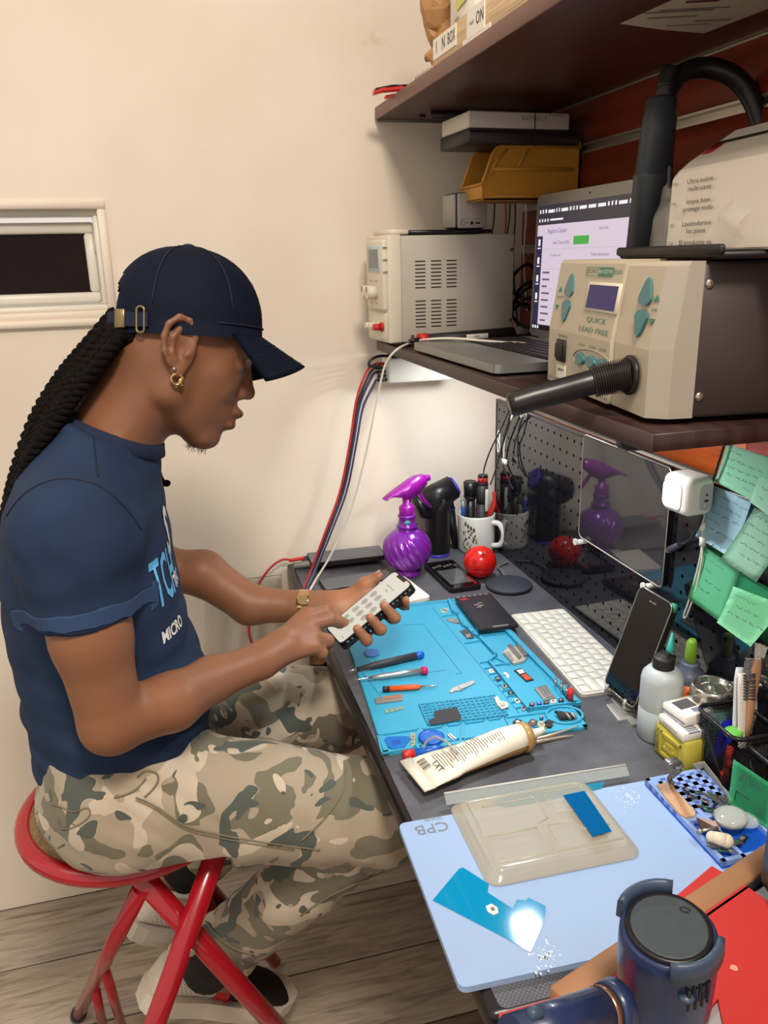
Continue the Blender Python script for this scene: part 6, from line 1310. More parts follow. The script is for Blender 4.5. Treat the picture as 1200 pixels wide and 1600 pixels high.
rf = mat('red_board', (186, 46, 42), .55)
fp = [atz(x, y, ZF+.003) for x, y in ((779, 1584), (868, 1558), (1112, 1353), (1160, 1380), (1260, 1450), (1260, 1640), (1140, 1640), (1128, 1590), (1122, 1560), (1095, 1590), (1080, 1640), (790, 1640))]
mb = MB(); A_ = fp; ar = sum(A_[i].x*A_[(i+1) % len(A_)].y-A_[(i+1) % len(A_)].x*A_[i].y for i in range(len(A_))); A_ = A_ if ar > 0 else A_[::-1]
mb.prism([(p.x, p.y) for p in A_], ZF-.001, ZF+.003); mb.build('cover', rf, t, world=True)
mb = MB(); rnd = random.Random(4)
for x, y in ((1148, 1512),):
    c = atz(x, y, ZF+.0034); mb.face([(c.x+.004*math.cos(i)*rnd.uniform(.5, 1.2), c.y+.005*math.sin(i)*rnd.uniform(.5, 1.2), c.z) for i in (0, 1, 2, 3, 4, 5)])
mb.build('torn_fibre', mat('torn_fibre', (206, 150, 120), .8), t, world=True)
# black rounded case at the right frame edge
t = thing('case', 'upright black rounded case at the right edge behind the red folder', 'case', tuple(dz(1200, 1390)))
p = atz(1188, 1400, ZF+.004); mb = MB(); mb.prism([(x, y) for x, y in rrect(.07, .12, .02)], 0, .03, M=fr(p+Vector((.035, -.005, .06)), (.96, -.25, 0), (0, 0, 1)), smooth=True); mb.build('shell', mat('satin_black', (24, 22, 24), .35), t, world=True)
mb = MB(); mb.prism(rrect(.06, .11, .018), .0302, .032, M=fr(p+Vector((.035, -.005, .06)), (.96, -.25, 0), (0, 0, 1))); mb.build('front_plate', frame_m, t, world=True)
# navy device
navy = mat('navy_plastic', (34, 48, 84), .32, coat=.25); navd = mat('slate_blue', (58, 74, 96), .4)
zt = .915
c = atz(1045, 1447, zt); ax = Vector((-.10, -.10, 1)).normalized()
t = thing('handheld_vacuum', 'navy handheld vacuum with round lid standing in the foreground', 'vacuum', tuple(Vector((c.x, c.y, ZF+.003))))
e1 = ax.cross(Vector((0, 1, 0))).normalized(); e2 = ax.cross(e1)
view = Vector((c.x, c.y, 0)).normalized(); side = Vector((view.y, -view.x, 0))
e1 = (side-ax*ax.dot(side)).normalized(); e2 = ax.cross(e1)
KV = .80
def oval(h, rx, ry, n_=36): rx, ry, h = rx*KV, ry*KV, h*(KV if h > -.1 else 1); return [c+ax*h+e1*(rx*math.cos(2*math.pi*k/n_))+e2*(ry*math.sin(2*math.pi*k/n_)) for k in range(n_)]
mb = MB(); mb.loft([oval(-.1115, .040, .038), oval(-.09, .043, .039), oval(-.05, .0445, .040), oval(-.02, .044, .041), oval(-.006, .043, .041), oval(-.004, .041, .039)], navy); mb.build('body', navy, t, world=True)
for s_ in (1, -1):
    mb = MB(); R_ = []
    for k in range(9):
        an = math.radians((130 if s_ > 0 else -44)-40+80*k/8); dr = e1*math.cos(an)+e2*math.sin(an); tt = [c+ax*h*KV+dr*r*KV for h, r in ((-.016, .0400), (-.014, .0485), (.006, .0475), (.0085, .0455), (.008, .0425), (.004, .0400))]; R_.append(tt)
    mb.loft(R_, navd); mb.build('shoulder', navd, t, world=True)
mb = MB(); mb.loft([oval(-.008, .0385, .0375), oval(-.001, .0385, .0375), oval(.001, .037, .036), oval(.000, .0345, .0335)], mat('satin_black', (24, 22, 24), .35)); mb.build('seal_ring', mat('satin_black', (24, 22, 24), .35), t, world=True)
mb = MB(); mb.loft([oval(-.004, .0340, .0330), oval(.0005, .0340, .0330), oval(.0008, .033, .032)], mat('scuffed_lid', (62, 70, 74), .45, var=.15, vscale=90)); mb.build('lid', MATS['scuffed_lid'], t, world=True)
mb = MB()
pt_ = [c+ax*.0010+e1*(.010+.0035*math.cos(a*.5))+e2*(.017+.002*math.sin(a*.5)) for a in range(12)]; mb.tube(pt_, .0006, 5); mb.build('lid_mark', ink, t, world=True)
# slots on the right cheek, button in front
for k in range(4):
    an = math.radians(-34-9*k); dr = e1*math.cos(an)+e2*math.sin(an); mb = MB(); mb.tube([c+ax*h+dr*.0358 for h in (-.042, -.02)], .0013, 6); mb.build('vent_slot', ink, t, world=True)
an = math.radians(-62); dr = e1*math.cos(an)+e2*math.sin(an); mb = MB(); mb.ball(c-ax*.030+dr*.0332, (.006, .006, .003), M=None); mb.build('button', navd, t, world=True)
h0 = aty(966, 1572, c.y-.012); h1 = aty(800, 1626, c.y-.035)
hd_ = (h1-h0).normalized(); mb = MB(); mb.cyl(h0+hd_*.0, h0+hd_*.012, .019, .0175, n=24); mb.build('neck', navy, t, world=True)
mb = MB(); mb.cyl(h0+hd_*.012, h0+hd_*.018, .0166, n=24); mb.build('metal_ring', mat('bronze_ring', (150, 116, 96), .25, .8), t, world=True)
mb = MB(); mb.cyl(h0+hd_*.018, h1, .0162, .0155, n=24); mb.build('handle', navy, t, world=True)
mb = MB(); p = h0.lerp(h1, .82); mb.box((-.006, -.004, 0), (.006, .004, .010), bev=.002, seg=1, M=fr(p+Vector((0, 0, .012)), hd_, Vector((0, 0, 1)).cross(hd_))); mb.build('trigger', navd, t, world=True)
# ------------------------------------------------------------------ implicit surfaces for the figure and its clothes
class Field:
    def __init__(s, lo, hi, h):
        s.lo = np.array(lo, float); s.h = h; s.n = (np.ceil((np.array(hi)-s.lo)/h)).astype(int)+1
        s.v = np.full(s.n, .06, np.float32)
    def _sub(s, lo, hi):
        a = np.clip(np.floor((np.array(lo)-s.lo)/s.h).astype(int), 0, s.n-1); b = np.clip(np.ceil((np.array(hi)-s.lo)/s.h).astype(int)+1, 1, s.n)
        if np.any(b <= a): return None
        ax = [(s.lo[i]+s.h*np.arange(a[i], b[i])).astype(np.float32) for i in range(3)]
        return tuple(slice(a[i], b[i]) for i in range(3)), ax[0][:, None, None], ax[1][None, :, None], ax[2][None, None, :]
    def _mix(s, sl, d, k, sub=False):
        a = s.v[sl]
        if sub: a = -a; 
        if k > 0:
            hh = np.maximum(k-np.abs(a-d), 0)/k; m = np.minimum(a, d)-hh*hh*k*.25
        else: m = np.minimum(a, d)
        s.v[sl] = -m if sub else m
    def cap(s, p0, p1, r0, r1=None, k=.01, sub=False):
        r1 = r0 if r1 is None else r1; p0 = np.array(p0, float); p1 = np.array(p1, float); m = max(r0, r1)+k+.012
        q = s._sub(np.minimum(p0, p1)-m, np.maximum(p0, p1)+m)
        if q is None: return
        sl, X, Y, Z = q; d = p1-p0; L2 = float(d@d)+1e-12
        t = np.clip(((X-p0[0])*d[0]+(Y-p0[1])*d[1]+(Z-p0[2])*d[2])/L2, 0, 1)
        D = np.sqrt((X-p0[0]-t*d[0])**2+(Y-p0[1]-t*d[1])**2+(Z-p0[2]-t*d[2])**2)-(r0+(r1-r0)*t)
        s._mix(sl, D.astype(np.float32), k, sub)
    def chain(s, pts, rs, k=.008):
        for i in range(len(pts)-1): s.cap(pts[i], pts[i+1], rs[i], rs[i+1], k)
    def ell(s, c, r, k=.01, R=None, sub=False):
        c = np.array(c, float); m = max(r)+k+.012; q = s._sub(c-m, c+m)
        if q is None: return
        sl, X, Y, Z = q; R = np.eye(3) if R is None else np.array(R); x, y, z = X-c[0], Y-c[1], Z-c[2]
        u = [(R[0, i]*x+R[1, i]*y+R[2, i]*z)/r[i] for i in range(3)]; l = np.sqrt(u[0]**2+u[1]**2+u[2]**2)
        g = np.sqrt((u[0]/r[0])**2+(u[1]/r[1])**2+(u[2]/r[2])**2)+1e-9
        s._mix(sl, (l*(l-1)/g).astype(np.float32), k, sub)
    def stack(s, zs, x0, x1, hb, y0, grow=0, k=.02, p=2.3):
        """torso: at height z the section spans x0..x1 and y0-hb..y0+hb"""
        q = s._sub((-.35, y0-.28, min(zs)-.06), (.15, y0+.28, max(zs)+.06)); sl, X, Y, Z = q
        zz = Z.ravel(); f = lambda a: np.interp(zz, zs, a)[None, None, :]
        c = (f(x0)+f(x1))/2; a = (f(x1)-f(x0))/2+grow; b = f(hb)+grow
        l = (np.abs((X-c)/a)**p+np.abs((Y-y0)/b)**p)**(1/p); D = (l-1)*np.minimum(a, b)
        D = np.maximum(D, np.maximum(min(zs)-Z, Z-max(zs))); s._mix(sl, D.astype(np.float32), k)
    def cut(s, p, n):
        """throw away the side the normal points to"""
        n = np.array(n, float)/np.linalg.norm(n); ax = [(s.lo[i]+s.h*np.arange(s.n[i])).astype(np.float32) for i in range(3)]
        D = (ax[0][:, None, None]-p[0])*n[0]+(ax[1][None, :, None]-p[1])*n[1]+(ax[2][None, None, :]-p[2])*n[2]
        s.v = np.maximum(s.v, D.astype(np.float32))
    def mesh(s):
        v = s.v; ins = v < 0; c = None; a_ = None
        for dx in (0, 1):
            for dy in (0, 1):
                for dz_ in (0, 1):
                    w_ = ins[dx:s.n[0]-1+dx, dy:s.n[1]-1+dy, dz_:s.n[2]-1+dz_]
                    c = w_.copy() if c is None else c | w_; a_ = w_.copy() if a_ is None else a_ & w_
        act = c & ~a_; idx = np.full(act.shape, -1, np.int32); I = np.argwhere(act); idx[act] = np.arange(len(I))
        acc = np.zeros((len(I), 3)); cnt = np.zeros(len(I)); co = [(0, 0, 0), (1, 0, 0), (0, 1, 0), (1, 1, 0), (0, 0, 1), (1, 0, 1), (0, 1, 1), (1, 1, 1)]
        val = [v[I[:, 0]+o[0], I[:, 1]+o[1], I[:, 2]+o[2]] for o in co]
        for i in range(8):
            for b in (1, 2, 4):
                if not i & b:
                    j = i | b; m = (val[i] < 0) != (val[j] < 0); t = np.where(m, val[i]/(val[i]-val[j]+1e-20), 0)[:, None]
                    p = np.array(co[i])+t*(np.array(co[j])-np.array(co[i])); acc += np.where(m[:, None], p, 0); cnt += m
        V = s.lo+s.h*(I+acc/cnt[:, None]); Q = []
        for ax in range(3):
            b_, c_ = (ax+1) % 3, (ax+2) % 3; sh = [slice(None)]*3; sh[ax] = slice(0, -1); s2 = [slice(None)]*3; s2[ax] = slice(1, None)
            E = np.argwhere(ins[tuple(sh)] != ins[tuple(s2)]); E = E[(E[:, b_] > 0) & (E[:, c_] > 0) & (E[:, b_] < s.n[b_]-1) & (E[:, c_] < s.n[c_]-1)]
            if not len(E): continue
            def ci(db, dc):
                e = E.copy(); e[:, b_] -= db; e[:, c_] -= dc; return idx[e[:, 0], e[:, 1], e[:, 2]]
            q = np.stack([ci(1, 1), ci(0, 1), ci(0, 0), ci(1, 0)], 1); fl = ~ins[tuple(E.T)]; q[fl] = q[fl][:, ::-1]; Q.append(q)
        return V, np.concatenate(Q)
def npmesh(name, V, Q, m, parent, disp=None, smooth_it=0):
    Q = Q[(Q >= 0).all(1)]
    if smooth_it:
        E = np.concatenate([Q[:, [0, 1]], Q[:, [1, 2]], Q[:, [2, 3]], Q[:, [3, 0]]])
        for _ in range(smooth_it):
            acc = np.zeros_like(V); cn = np.zeros(len(V)); np.add.at(acc, E[:, 0], V[E[:, 1]]); np.add.at(acc, E[:, 1], V[E[:, 0]]); np.add.at(cn, E[:, 0], 1); np.add.at(cn, E[:, 1], 1)
            V = V*.5+.5*acc/np.maximum(cn, 1)[:, None]
    if disp is not None:
        n = np.zeros_like(V); f = np.cross(V[Q[:, 2]]-V[Q[:, 0]], V[Q[:, 3]]-V[Q[:, 1]])
        for i in range(4): np.add.at(n, Q[:, i], f)
        n /= np.linalg.norm(n, axis=1)[:, None]+1e-12; V = V+n*np.array([disp(p) for p in V])[:, None]
    o = MW[parent].inverted() if parent is not None else Matrix.Identity(4); V2 = V+np.array(o.translation)[None, :]
    me = bpy.data.meshes.new(name); me.vertices.add(len(V2)); me.vertices.foreach_set('co', V2.ravel()); me.loops.add(len(Q)*4); me.polygons.add(len(Q))
    me.loops.foreach_set('vertex_index', Q.ravel().astype(np.int32)); me.polygons.foreach_set('loop_start', np.arange(0, len(Q)*4, 4, dtype=np.int32))
    me.update(calc_edges=True); me.polygons.foreach_set('use_smooth', np.ones(len(Q), bool)); me.materials.append(m)
    ob = bpy.data.objects.new(name, me); COL.objects.link(ob)
    if parent is not None: ob.parent = parent
    MW[ob] = MW[parent].copy() if parent is not None else Matrix.Identity(4); return ob, V
A3 = lambda v: np.array([v[0], v[1], v[2]], float)

# ------------------------------------------------------------------ the phone in the hand
PHM = Matrix(((.1325, .8413, -.5241, .2746), (-.9909, .1253, -.0494, 1.139), (.0241, .5259, .8502, .8624), (0, 0, 0, 1)))
t = thing('held_phone', 'opened phone with a white passcode screen held in the left hand', 'phone', M=PHM)
hw, hl = .0705, .146
mb = MB(); mb.prism(rrect(hw, hl, .010), -.0012, .0006, smooth=False); mb.build('display_frame', frame_m, t)
mb = MB(); mb.prism(rrect(hw-.005, hl-.005, .008), .0006, .0012); disp_ = mb.build('display', mat('passcode_white', (60, 58, 54), .25, emit=(236, 230, 214), es=.80), t)
mb = MB(); mb.prism(rrect(hw+.001, hl, .010), -.013, -.0052); mb.build('back_shell', frame_m, t)
mb = MB()
rnd = random.Random(8)
for k in range(16): y = -.062+k*.0082; mb.box((.0325, y, -.0055), (.0352, y+rnd.uniform(.003, .0065), rnd.uniform(-.0035, -.0018)))
mb.build('exposed_parts', steel, t)
mb = MB(); mb.prism(rrect(hw-.006, hl-.008, .008), -.0052, -.0012); mb.build('battery_bay', ink, t)
mb = MB(); mb.prism(rrect(.030, .0052, .002), .0012, .0015, M=T3((0, hl/2-.0048, 0))); mb.build('notch', ink, disp_)
keym, keyt = mat('key_grey', (60, 58, 54), .3, emit=(186, 184, 172), es=.80), mat('key_text', (20, 20, 20), .4, emit=(60, 62, 62), es=.5)
for r in range(4):
    for cidx in range(3):
        if r == 3 and cidx != 1: continue
        x, y = (cidx-1)*.0185, .020-r*.0185
        mb = MB(); mb.cyl((x, y, .0011), (x, y, .0015), .0070, n=20); mb.build('passcode_key', keym, disp_)
        text(str('123456789 0 '[r*3+cidx]).strip() or '0', .0062, T3((x, y, .0018)), keyt, disp_)
text('Enter Passcode', .0046, T3((0, .046, .0014)), keyt, disp_); text('6 digits', .0042, T3((0, .038, .0014)), keyt, disp_); text('Cancel', .0042, T3((.022, -.062, .0014)), keyt, disp_)
mb = MB(); mb.cyl((-.0185, -.0355, .0011), (-.0185, -.0355, .0016), .0052, n=20); mb.build('green_dot', mat('green_dot', (40, 60, 40), .3, emit=(150, 196, 150), es=.8), disp_)
def ph(x, v, n): return A3(PHM @ Vector((x, v, n)))

# ------------------------------------------------------------------ the person
person = thing('person', 'person in navy cap, navy t-shirt and camouflage trousers seated and tapping a phone', 'person', (-.10, 1.08, 0))
Y0 = 1.08
# head frame: X forward, Y to the left, Z up
trag = aty(289, 550, 1.012)
HR = RZ(math.radians(0)) @ RY(math.radians(24)) @ RX(math.radians(-8)); HM_ = T3(trag-(HR @ Vector((0, -.070, 0)))) @ HR
def hp_(x, y, z): return A3(HM_ @ Vector((x, y, z)))
HR3 = np.array(HR.to_3x3())
F_ = Field((-.26, .83, .08), (.33, 1.36, 1.43), .0026)
# torso, neck, legs
zs = [.66, .70, .80, .85, .90, .98, 1.05, 1.10, 1.14, 1.17]
xb = [-.205, -.215, -.222, -.226, -.229, -.229, -.222, -.208, -.180, -.145]
xf = [.00, .008, .018, .014, -.002, -.008, -.014, -.022, -.040, -.058]
hb_ = [.165, .168, .162, .158, .158, .168, .176, .178, .155, .115]
F_.stack(zs, xb, xf, hb_, Y0, grow=-.012, k=.03)
F_.cap((-.092, Y0, 1.14), hp_(-.022, 0, -.005), .060, .052, .03)
F_.cap((-.075, Y0-.03, 1.16), hp_(-.010, -.03, -.03), .030, .026, .02); F_.cap((-.075, Y0+.03, 1.16), hp_(-.010, .03, -.03), .030, .026, .02)
RH, LH_ = (-.12, .995, .705), (-.12, 1.165, .705); RK, LK = (.235, .955, .628), (.245, 1.235, .632)
RA, LA = (-.022, 1.115, .262), (-.062, 1.258, .335)
F_.cap(RH, RK, .078, .052, .02); F_.cap(LH_, LK, .078, .052, .02); F_.cap(RK, RA, .05, .030, .015); F_.cap(LK, LA, .05, .030, .015)
F_.cap(RA, (.0, 1.14, .20), .028, .024, .015); F_.cap(LA, (-.03, 1.27, .275), .028, .024, .015)
# head
F_.ell(hp_(-.003, 0, .044), (.086, .070, .080), .02, HR3); F_.ell(hp_(.030, 0, -.018), (.056, .056, .080), .02, HR3); F_.ell(hp_(-.012, 0, -.01), (.068, .062, .062), .02, HR3)
for s_ in (-1, 1):
    F_.cap(hp_(-.002, s_*.049, -.052), hp_(.052, s_*.015, -.088), .018, .015, .014); F_.cap(hp_(.046, s_*.039, -.008), hp_(.056, s_*.033, -.02), .019, .017, .014)
    F_.cap(hp_(.0, s_*.05, -.05), hp_(-.004, s_*.056, .0), .016, .016, .015)
F_.ell(hp_(.058, 0, -.089), (.024, .021, .0185), .012, HR3); F_.ell(hp_(.062, 0, -.054), (.030, .028, .026), .014, HR3)
F_.cap(hp_(.072, -.028, .028), hp_(.072, .028, .028), .012, None, .012); F_.ell(hp_(.054, 0, .042), (.024, .052, .033), .02, HR3)
for s_ in (-1, 1): F_.ell(hp_(.090, s_*.031, .011), (.017, .0135, .010), .008, HR3, sub=True)
for s_ in (-1, 1): F_.ell(hp_(.0665, s_*.031, .011), (.0125, .0145, .0115), .003, HR3)
F_.cap(hp_(.078, 0, .022), hp_(.0955, 0, -.014), .0072, .0085, .009); F_.ell(hp_(.0955, 0, -.0185), (.0105, .0100, .0085), .006, HR3)
for s_ in (-1, 1):
    F_.ell(hp_(.086, s_*.0115, -.023), (.0095, .0075, .0075), .005, HR3)
for s_ in (-1, 1): F_.ell(hp_(.0915, s_*.0055, -.0305), (.0045, .003, .0035), .002, HR3, sub=True)
F_.ell(hp_(.0865, 0, -.0475), (.0140, .0220, .0080), .004, HR3); F_.ell(hp_(.0825, 0, -.0645), (.0130, .0205, .0085), .004, HR3)
F_.cap(hp_(.098, -.016, -.0560), hp_(.098, .016, -.0560), .0016, None, .0025, sub=True)
# ears
for s_ in (-1, 1):
    er = lambda x, z, o=0.0: hp_(x, s_*(.071+o-.16*x), z)
    EA = HR3 @ np.array(RY(math.radians(-16)).to_3x3())
    F_.ell(er(-.010, .007, .0), (.021, .0062, .035), .005, EA)
    F_.ell(er(-.005, .000, .009), (.0095, .0055, .013), .003, EA, sub=True)
    hel = [(.002, -.004), (.007, .008), (.006, .022), (-.006, .0365), (-.019, .036), (-.028, .024), (-.029, .008), (-.023, -.008), (-.012, -.020)]
    F_.chain([er(x, z, .0065) for x, z in hel], [.0034, .0034, .0036, .0038, .0040, .0040, .0038, .0036, .0034], .003)
    F_.chain([er(x, z, .006) for x, z in ((-.014, .024), (-.019, .010), (-.014, -.006), (-.008, -.014))], [.003, .0034, .003, .003], .003)
    F_.ell(er(-.001, -.024, .004), (.0085, .005, .0095), .005, HR3); F_.ell(er(.007, .002, .005), (.0045, .004, .007), .003, HR3)
# right (near) arm
SR, ER, WR = (-.116, .925, 1.095), (-.100, .893, .872), A3(aty(408, 1032, 1.022))
F_.chain([SR, (-.110, .903, .98), ER], [.050, .0425, .0365], .02); ERf = (-.086, .898, .868)
F_.chain([ER, (-.030, .930, .866), A3(aty(330, 1062, .985)), WR], [.0355, .0350, .0295, .0240], .012)
# left (far) arm
SL, EL, WL = (-.110, 1.235, 1.095), (-.035, 1.300, .905), A3(aty(474, 948, 1.222))
F_.chain([SL, (-.085, 1.27, 1.0), EL], [.050, .043, .036], .02); F_.chain([EL, (.03, 1.285, .895), A3(aty(390, 945, 1.25)), WL], [.035, .037, .032, .0245], .012)
# right hand: back of the hand to the camera, middle finger on the screen
px3 = lambda x, y, d: A3(aty(x, y, d))
nrm_ = np.array(PHM.to_3x3().col[2])
def on_phone(x, y, off):
    d = ray(x, y); n = PHM.to_3x3().col[2]; p0 = PHM.translation; return A3(CAM+d*((p0-CAM).dot(n)/d.dot(n))+n*off)
TIP = on_phone(543, 978, .0085)
rM = [px3(478, 961, 1.098), px3(484, 976, 1.080), px3(489, 994, 1.064), px3(490, 1011, 1.050)]
for q, r0, r1 in zip(rM, (.0165, .0170, .0165, .0150), (.0118, .0120, .0115, .0105)): F_.cap(WR*.86+q*.14, q, r0, r1, .010)
F_.cap(WR, WR*.6+rM[1]*.4, .0240, .0215, .012)
def finger(pts, rs): F_.chain(pts, rs, .0045)
finger([rM[0], px3(507, 956, 1.108), px3(522, 961, 1.118), px3(531, 971, 1.124)], [.0110, .0098, .0086, .0074])
finger([rM[1], px3(514, 968, 1.090), px3(531, 973, 1.108), TIP], [.0115, .0100, .0086, .0074])
finger([rM[2], px3(511, 1001, 1.070), px3(511, 1013, 1.079), px3(501, 1016, 1.086)], [.0112, .0102, .0090, .0080])
finger([rM[3], px3(502, 1020, 1.053), px3(500, 1029, 1.062), px3(491, 1031, 1.070)], [.0104, .0092, .0082, .0074])
finger([WR*.7+rM[0]*.3+np.array((0, .014, -.006)), px3(452, 1003, 1.105), px3(480, 1003, 1.118), px3(503, 998, 1.122)], [.014, .0125, .0105, .0085])
# left hand: palm under the phone, thumb along its far edge, fingertips over its near edge
lM = [ph(-.030, .036, -.025), ph(-.026, .014, -.028), ph(-.026, -.008, -.028), ph(-.029, -.030, -.025)]
for q, r0 in zip(lM, (.017, .0175, .017, .016)): F_.cap(WL*.80+q*.20, q, r0, .0115, .012)
F_.cap(WL, WL*.55+lM[1]*.45, .025, .020, .014)
for m_, a, b, c_ in zip(lM, (ph(.018, .046, -.027), ph(.020, .018, -.031), ph(.020, -.010, -.031), ph(.016, -.034, -.028)), (ph(.0425, .050, -.020), ph(.0465, .018, -.018), ph(.0465, -.010, -.018), ph(.045, -.037, -.017)), (ph(.0455, .048, -.008), ph(.0400, .0165, .0065), ph(.0400, -.0115, .0065), ph(.0395, -.0375, .0055))):
    F_.chain([m_, a, b, c_], [.0112, .0098, .0086, .0074], .0045)
TH = [WL*.62+ph(-.062, -.012, -.010)*.38, ph(-.064, -.010, -.006), ph(-.055, .022, .003), ph(-.0465, .046, .005)]
F_.chain(TH, [.019, .0165, .0120, .0088], .010)
F_.chain([TH[0], lM[0]], [.016, .010], .014)
V, Q = F_.mesh()
skin = mat('brown_skin', (138, 93, 67), .46, var=.10, vscale=22, bump=.10, bscale=260, spec=.4, sss=.06)
body, Vb = npmesh('body', V, Q, skin, person, smooth_it=1)
# tint: darker lips, paler palms and fingertips, brows and stubble (an inherent colour of the skin)
att = body.data.color_attributes.new('tint', 'FLOAT_COLOR', 'POINT'); col_ = np.ones((len(Vb), 4), np.float32)
HI = np.array(HM_.inverted()); L3 = Vb @ HI[:3, :3].T+HI[:3, 3]
def blob(c, r, tint):
    d = np.sqrt((((L3-np.array(c))/np.array(r))**2).sum(1)); w_ = np.clip(1.5-d, 0, 1)[:, None]; col_[:, :3] = col_[:, :3]*(1-w_)+np.array(tint)*w_*col_[:, :3]
blob((.094, 0, -.0485), (.010, .022, .007), (.62, .58, .66)); blob((.090, 0, -.064), (.010, .019, .007), (.80, .66, .70))
for s_ in (-1, 1): blob((.084, s_*.030, .030), (.012, .020, .0045), (.25, .24, .24)); blob((.045, s_*.055, .040), (.02, .02, .016), (.45, .42, .42))
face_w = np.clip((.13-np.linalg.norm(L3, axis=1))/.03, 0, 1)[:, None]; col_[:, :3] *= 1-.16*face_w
def wblob(c, r, tint):
    d = np.linalg.norm(Vb-np.array(c), axis=1)/r; w_ = np.clip(1.5-d, 0, 1)[:, None]; col_[:, :3] = col_[:, :3]*(1-w_)+np.array(tint)*w_
for c_ in (ph(.040, .0165, .011), ph(.040, -.0115, .011), ph(.0395, -.0375, .010), TIP): wblob(c_, .0075, (1.55, 1.5, 1.5))
wblob(ph(-.05, -.02, .012), .022, (1.42, 1.40, 1.36)); wblob(ph(-.052, .02, .016), .018, (1.40, 1.36, 1.32))
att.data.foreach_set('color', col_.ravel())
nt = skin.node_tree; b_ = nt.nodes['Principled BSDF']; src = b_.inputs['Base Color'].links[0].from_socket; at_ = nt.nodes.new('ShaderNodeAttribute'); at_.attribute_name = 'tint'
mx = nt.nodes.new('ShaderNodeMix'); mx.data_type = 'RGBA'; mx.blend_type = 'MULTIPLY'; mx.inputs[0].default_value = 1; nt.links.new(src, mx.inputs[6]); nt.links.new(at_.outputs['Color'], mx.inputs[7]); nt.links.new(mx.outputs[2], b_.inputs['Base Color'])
eyew = mat('eye_white', (206, 200, 190), .2)
for s_ in (-1, 1):
    mb = MB(); mb.ball(Vector(hp_(.0690, s_*.031, .0100)), .0098, u=16, v=12); e_ = mb.build('eye', eyew, person, world=True)
    mb = MB(); mb.ball(Vector(hp_(.0765, s_*.0315, .0085)), (.0036, .0042, .0042), u=10, v=8); mb.build('iris', mat('dark_iris', (26, 16, 12), .1), e_, world=True)
nailm = mat('finger_nail', (196, 150, 124), .3)
for c_, dr in ((ph(.0355, .0168, .0105), None), (ph(.0355, -.0112, .0105), None), (ph(.0355, -.0372, .0095), None)):
    mb = MB(); mb.ball(Vector(c_), (.0048, .0042, .0016), u=10, v=6, M=PHM.to_3x3().to_4x4() @ RY(-.5)); mb.build('nail', nailm, person, world=True)
mb = MB(); mb.ball(Vector(TIP+nrm_*.0062+np.array((.0005, -.002, 0))), (.0052, .0042, .0015), u=10, v=6, M=PHM.to_3x3().to_4x4()); mb.build('nail', nailm, person, world=True)
mb = MB(); mb.ball(Vector(ph(-.0462, .050, .0125)), (.0046, .0058, .0014), u=10, v=6, M=PHM.to_3x3().to_4x4() @ RY(-.4)); mb.build('nail', nailm, person, world=True)
# goatee
mb = MB(); rnd = random.Random(6)
for k in range(70):
    p = Vector(hp_(rnd.uniform(.045, .068), rnd.gauss(0, .008), -.104+rnd.uniform(-.002, .006))); d = HR @ Vector((rnd.uniform(-.5, .3), rnd.uniform(-.5, .5), -1)).normalized(); L_ = rnd.uniform(.006, .014)
    mb.tube([p, p+d*L_*.6, p+d*L_+HR @ Vector((rnd.uniform(-.004, .004), rnd.uniform(-.003, .003), .001))], [.00035, .0003, .00015], 4, caps=False)
mb.build('goatee', mat('black_hair', (20, 15, 14), .6), person, world=True)['kind'] = 'stuff'
# cap
capm = mat('navy_twill', (24, 32, 54), .75, var=.10, vscale=300, bump=.15, bscale=900, spec=.3)
CPM = HM_ @ T3((-.001, 0, .033)) @ RY(math.radians(-17.6))
mb = MB(); NU, NV = 48, 18
def crown(th, f):
    z = math.sin(f*math.pi/2); r = math.cos(f*math.pi/2)**.86 if f < 1 else 0
    x, y = .0945*math.cos(th), .0810*math.sin(th)
    seam = 1+.004*(-math.cos(th*6))*(f > .05)*(1-f)
    bul = 1.0+.025*math.sin(f*math.pi)
    zz = .100*z*(1+.03*math.cos(th)*(1-z))
    return CPM @ Vector((x*r*bul*seam, y*r*bul*seam, zz-.012*(f < .001)))
back_open = lambda th, f: (abs(abs(th)-math.pi) < .46) and (.05 < f < .36) and ((abs(abs(th)-math.pi)/.46)**2+((f-.05)/.31)**2 < 1)
G = [[mb.bm.verts.new(crown(2*math.pi*i/NU-math.pi, j/NV)) for j in range(NV)] for i in range(NU)]
for i in range(NU):
    for j in range(NV-1):
        th = 2*math.pi*(i+.5)/NU-math.pi
        if not back_open(th, (j+.5)/NV): mb.bm.faces.new((G[i][j], G[(i+1) % NU][j], G[(i+1) % NU][j+1], G[i][j+1])).smooth = True
ap = mb.bm.verts.new(CPM @ Vector((0, 0, .100)))
for i in range(NU): mb.bm.faces.new((G[i][NV-1], G[(i+1) % NU][NV-1], ap)).smooth = True
bmesh.ops.solidify(mb.bm, geom=mb.bm.faces[:], thickness=.0018); crown_o = mb.build('cap_crown', capm, person, world=True)
mb = MB(); mb.lathe([(.009, 0), (.008, .003), (.004, .0048), (.0005, .005)], n=16, M=CPM @ T3((0, 0, .0995))); mb.build('button', capm, crown_o, world=True)
mb = MB()
for k in range(6):
    th = math.pi*k/3+math.pi/6*0; mb.tube([crown(th, f/14)+(crown(th, f/14)-CPM.translation).normalized()*.0008 for f in range(2 if k != 3 else 6, 14)], .0008, 5)
mb.build('seam', mat('navy_seam', (22, 28, 48), .7), crown_o, world=True)
mb = MB(); mb.tube([crown(-1.25+2.5*k/20, .03)+(crown(-1.25+2.5*k/20, .03)-CPM.translation).normalized()*.0012 for k in range(21)], .0008, 6); mb.build('front_seam', mat('navy_seam', (22, 28, 48), .7), crown_o, world=True)
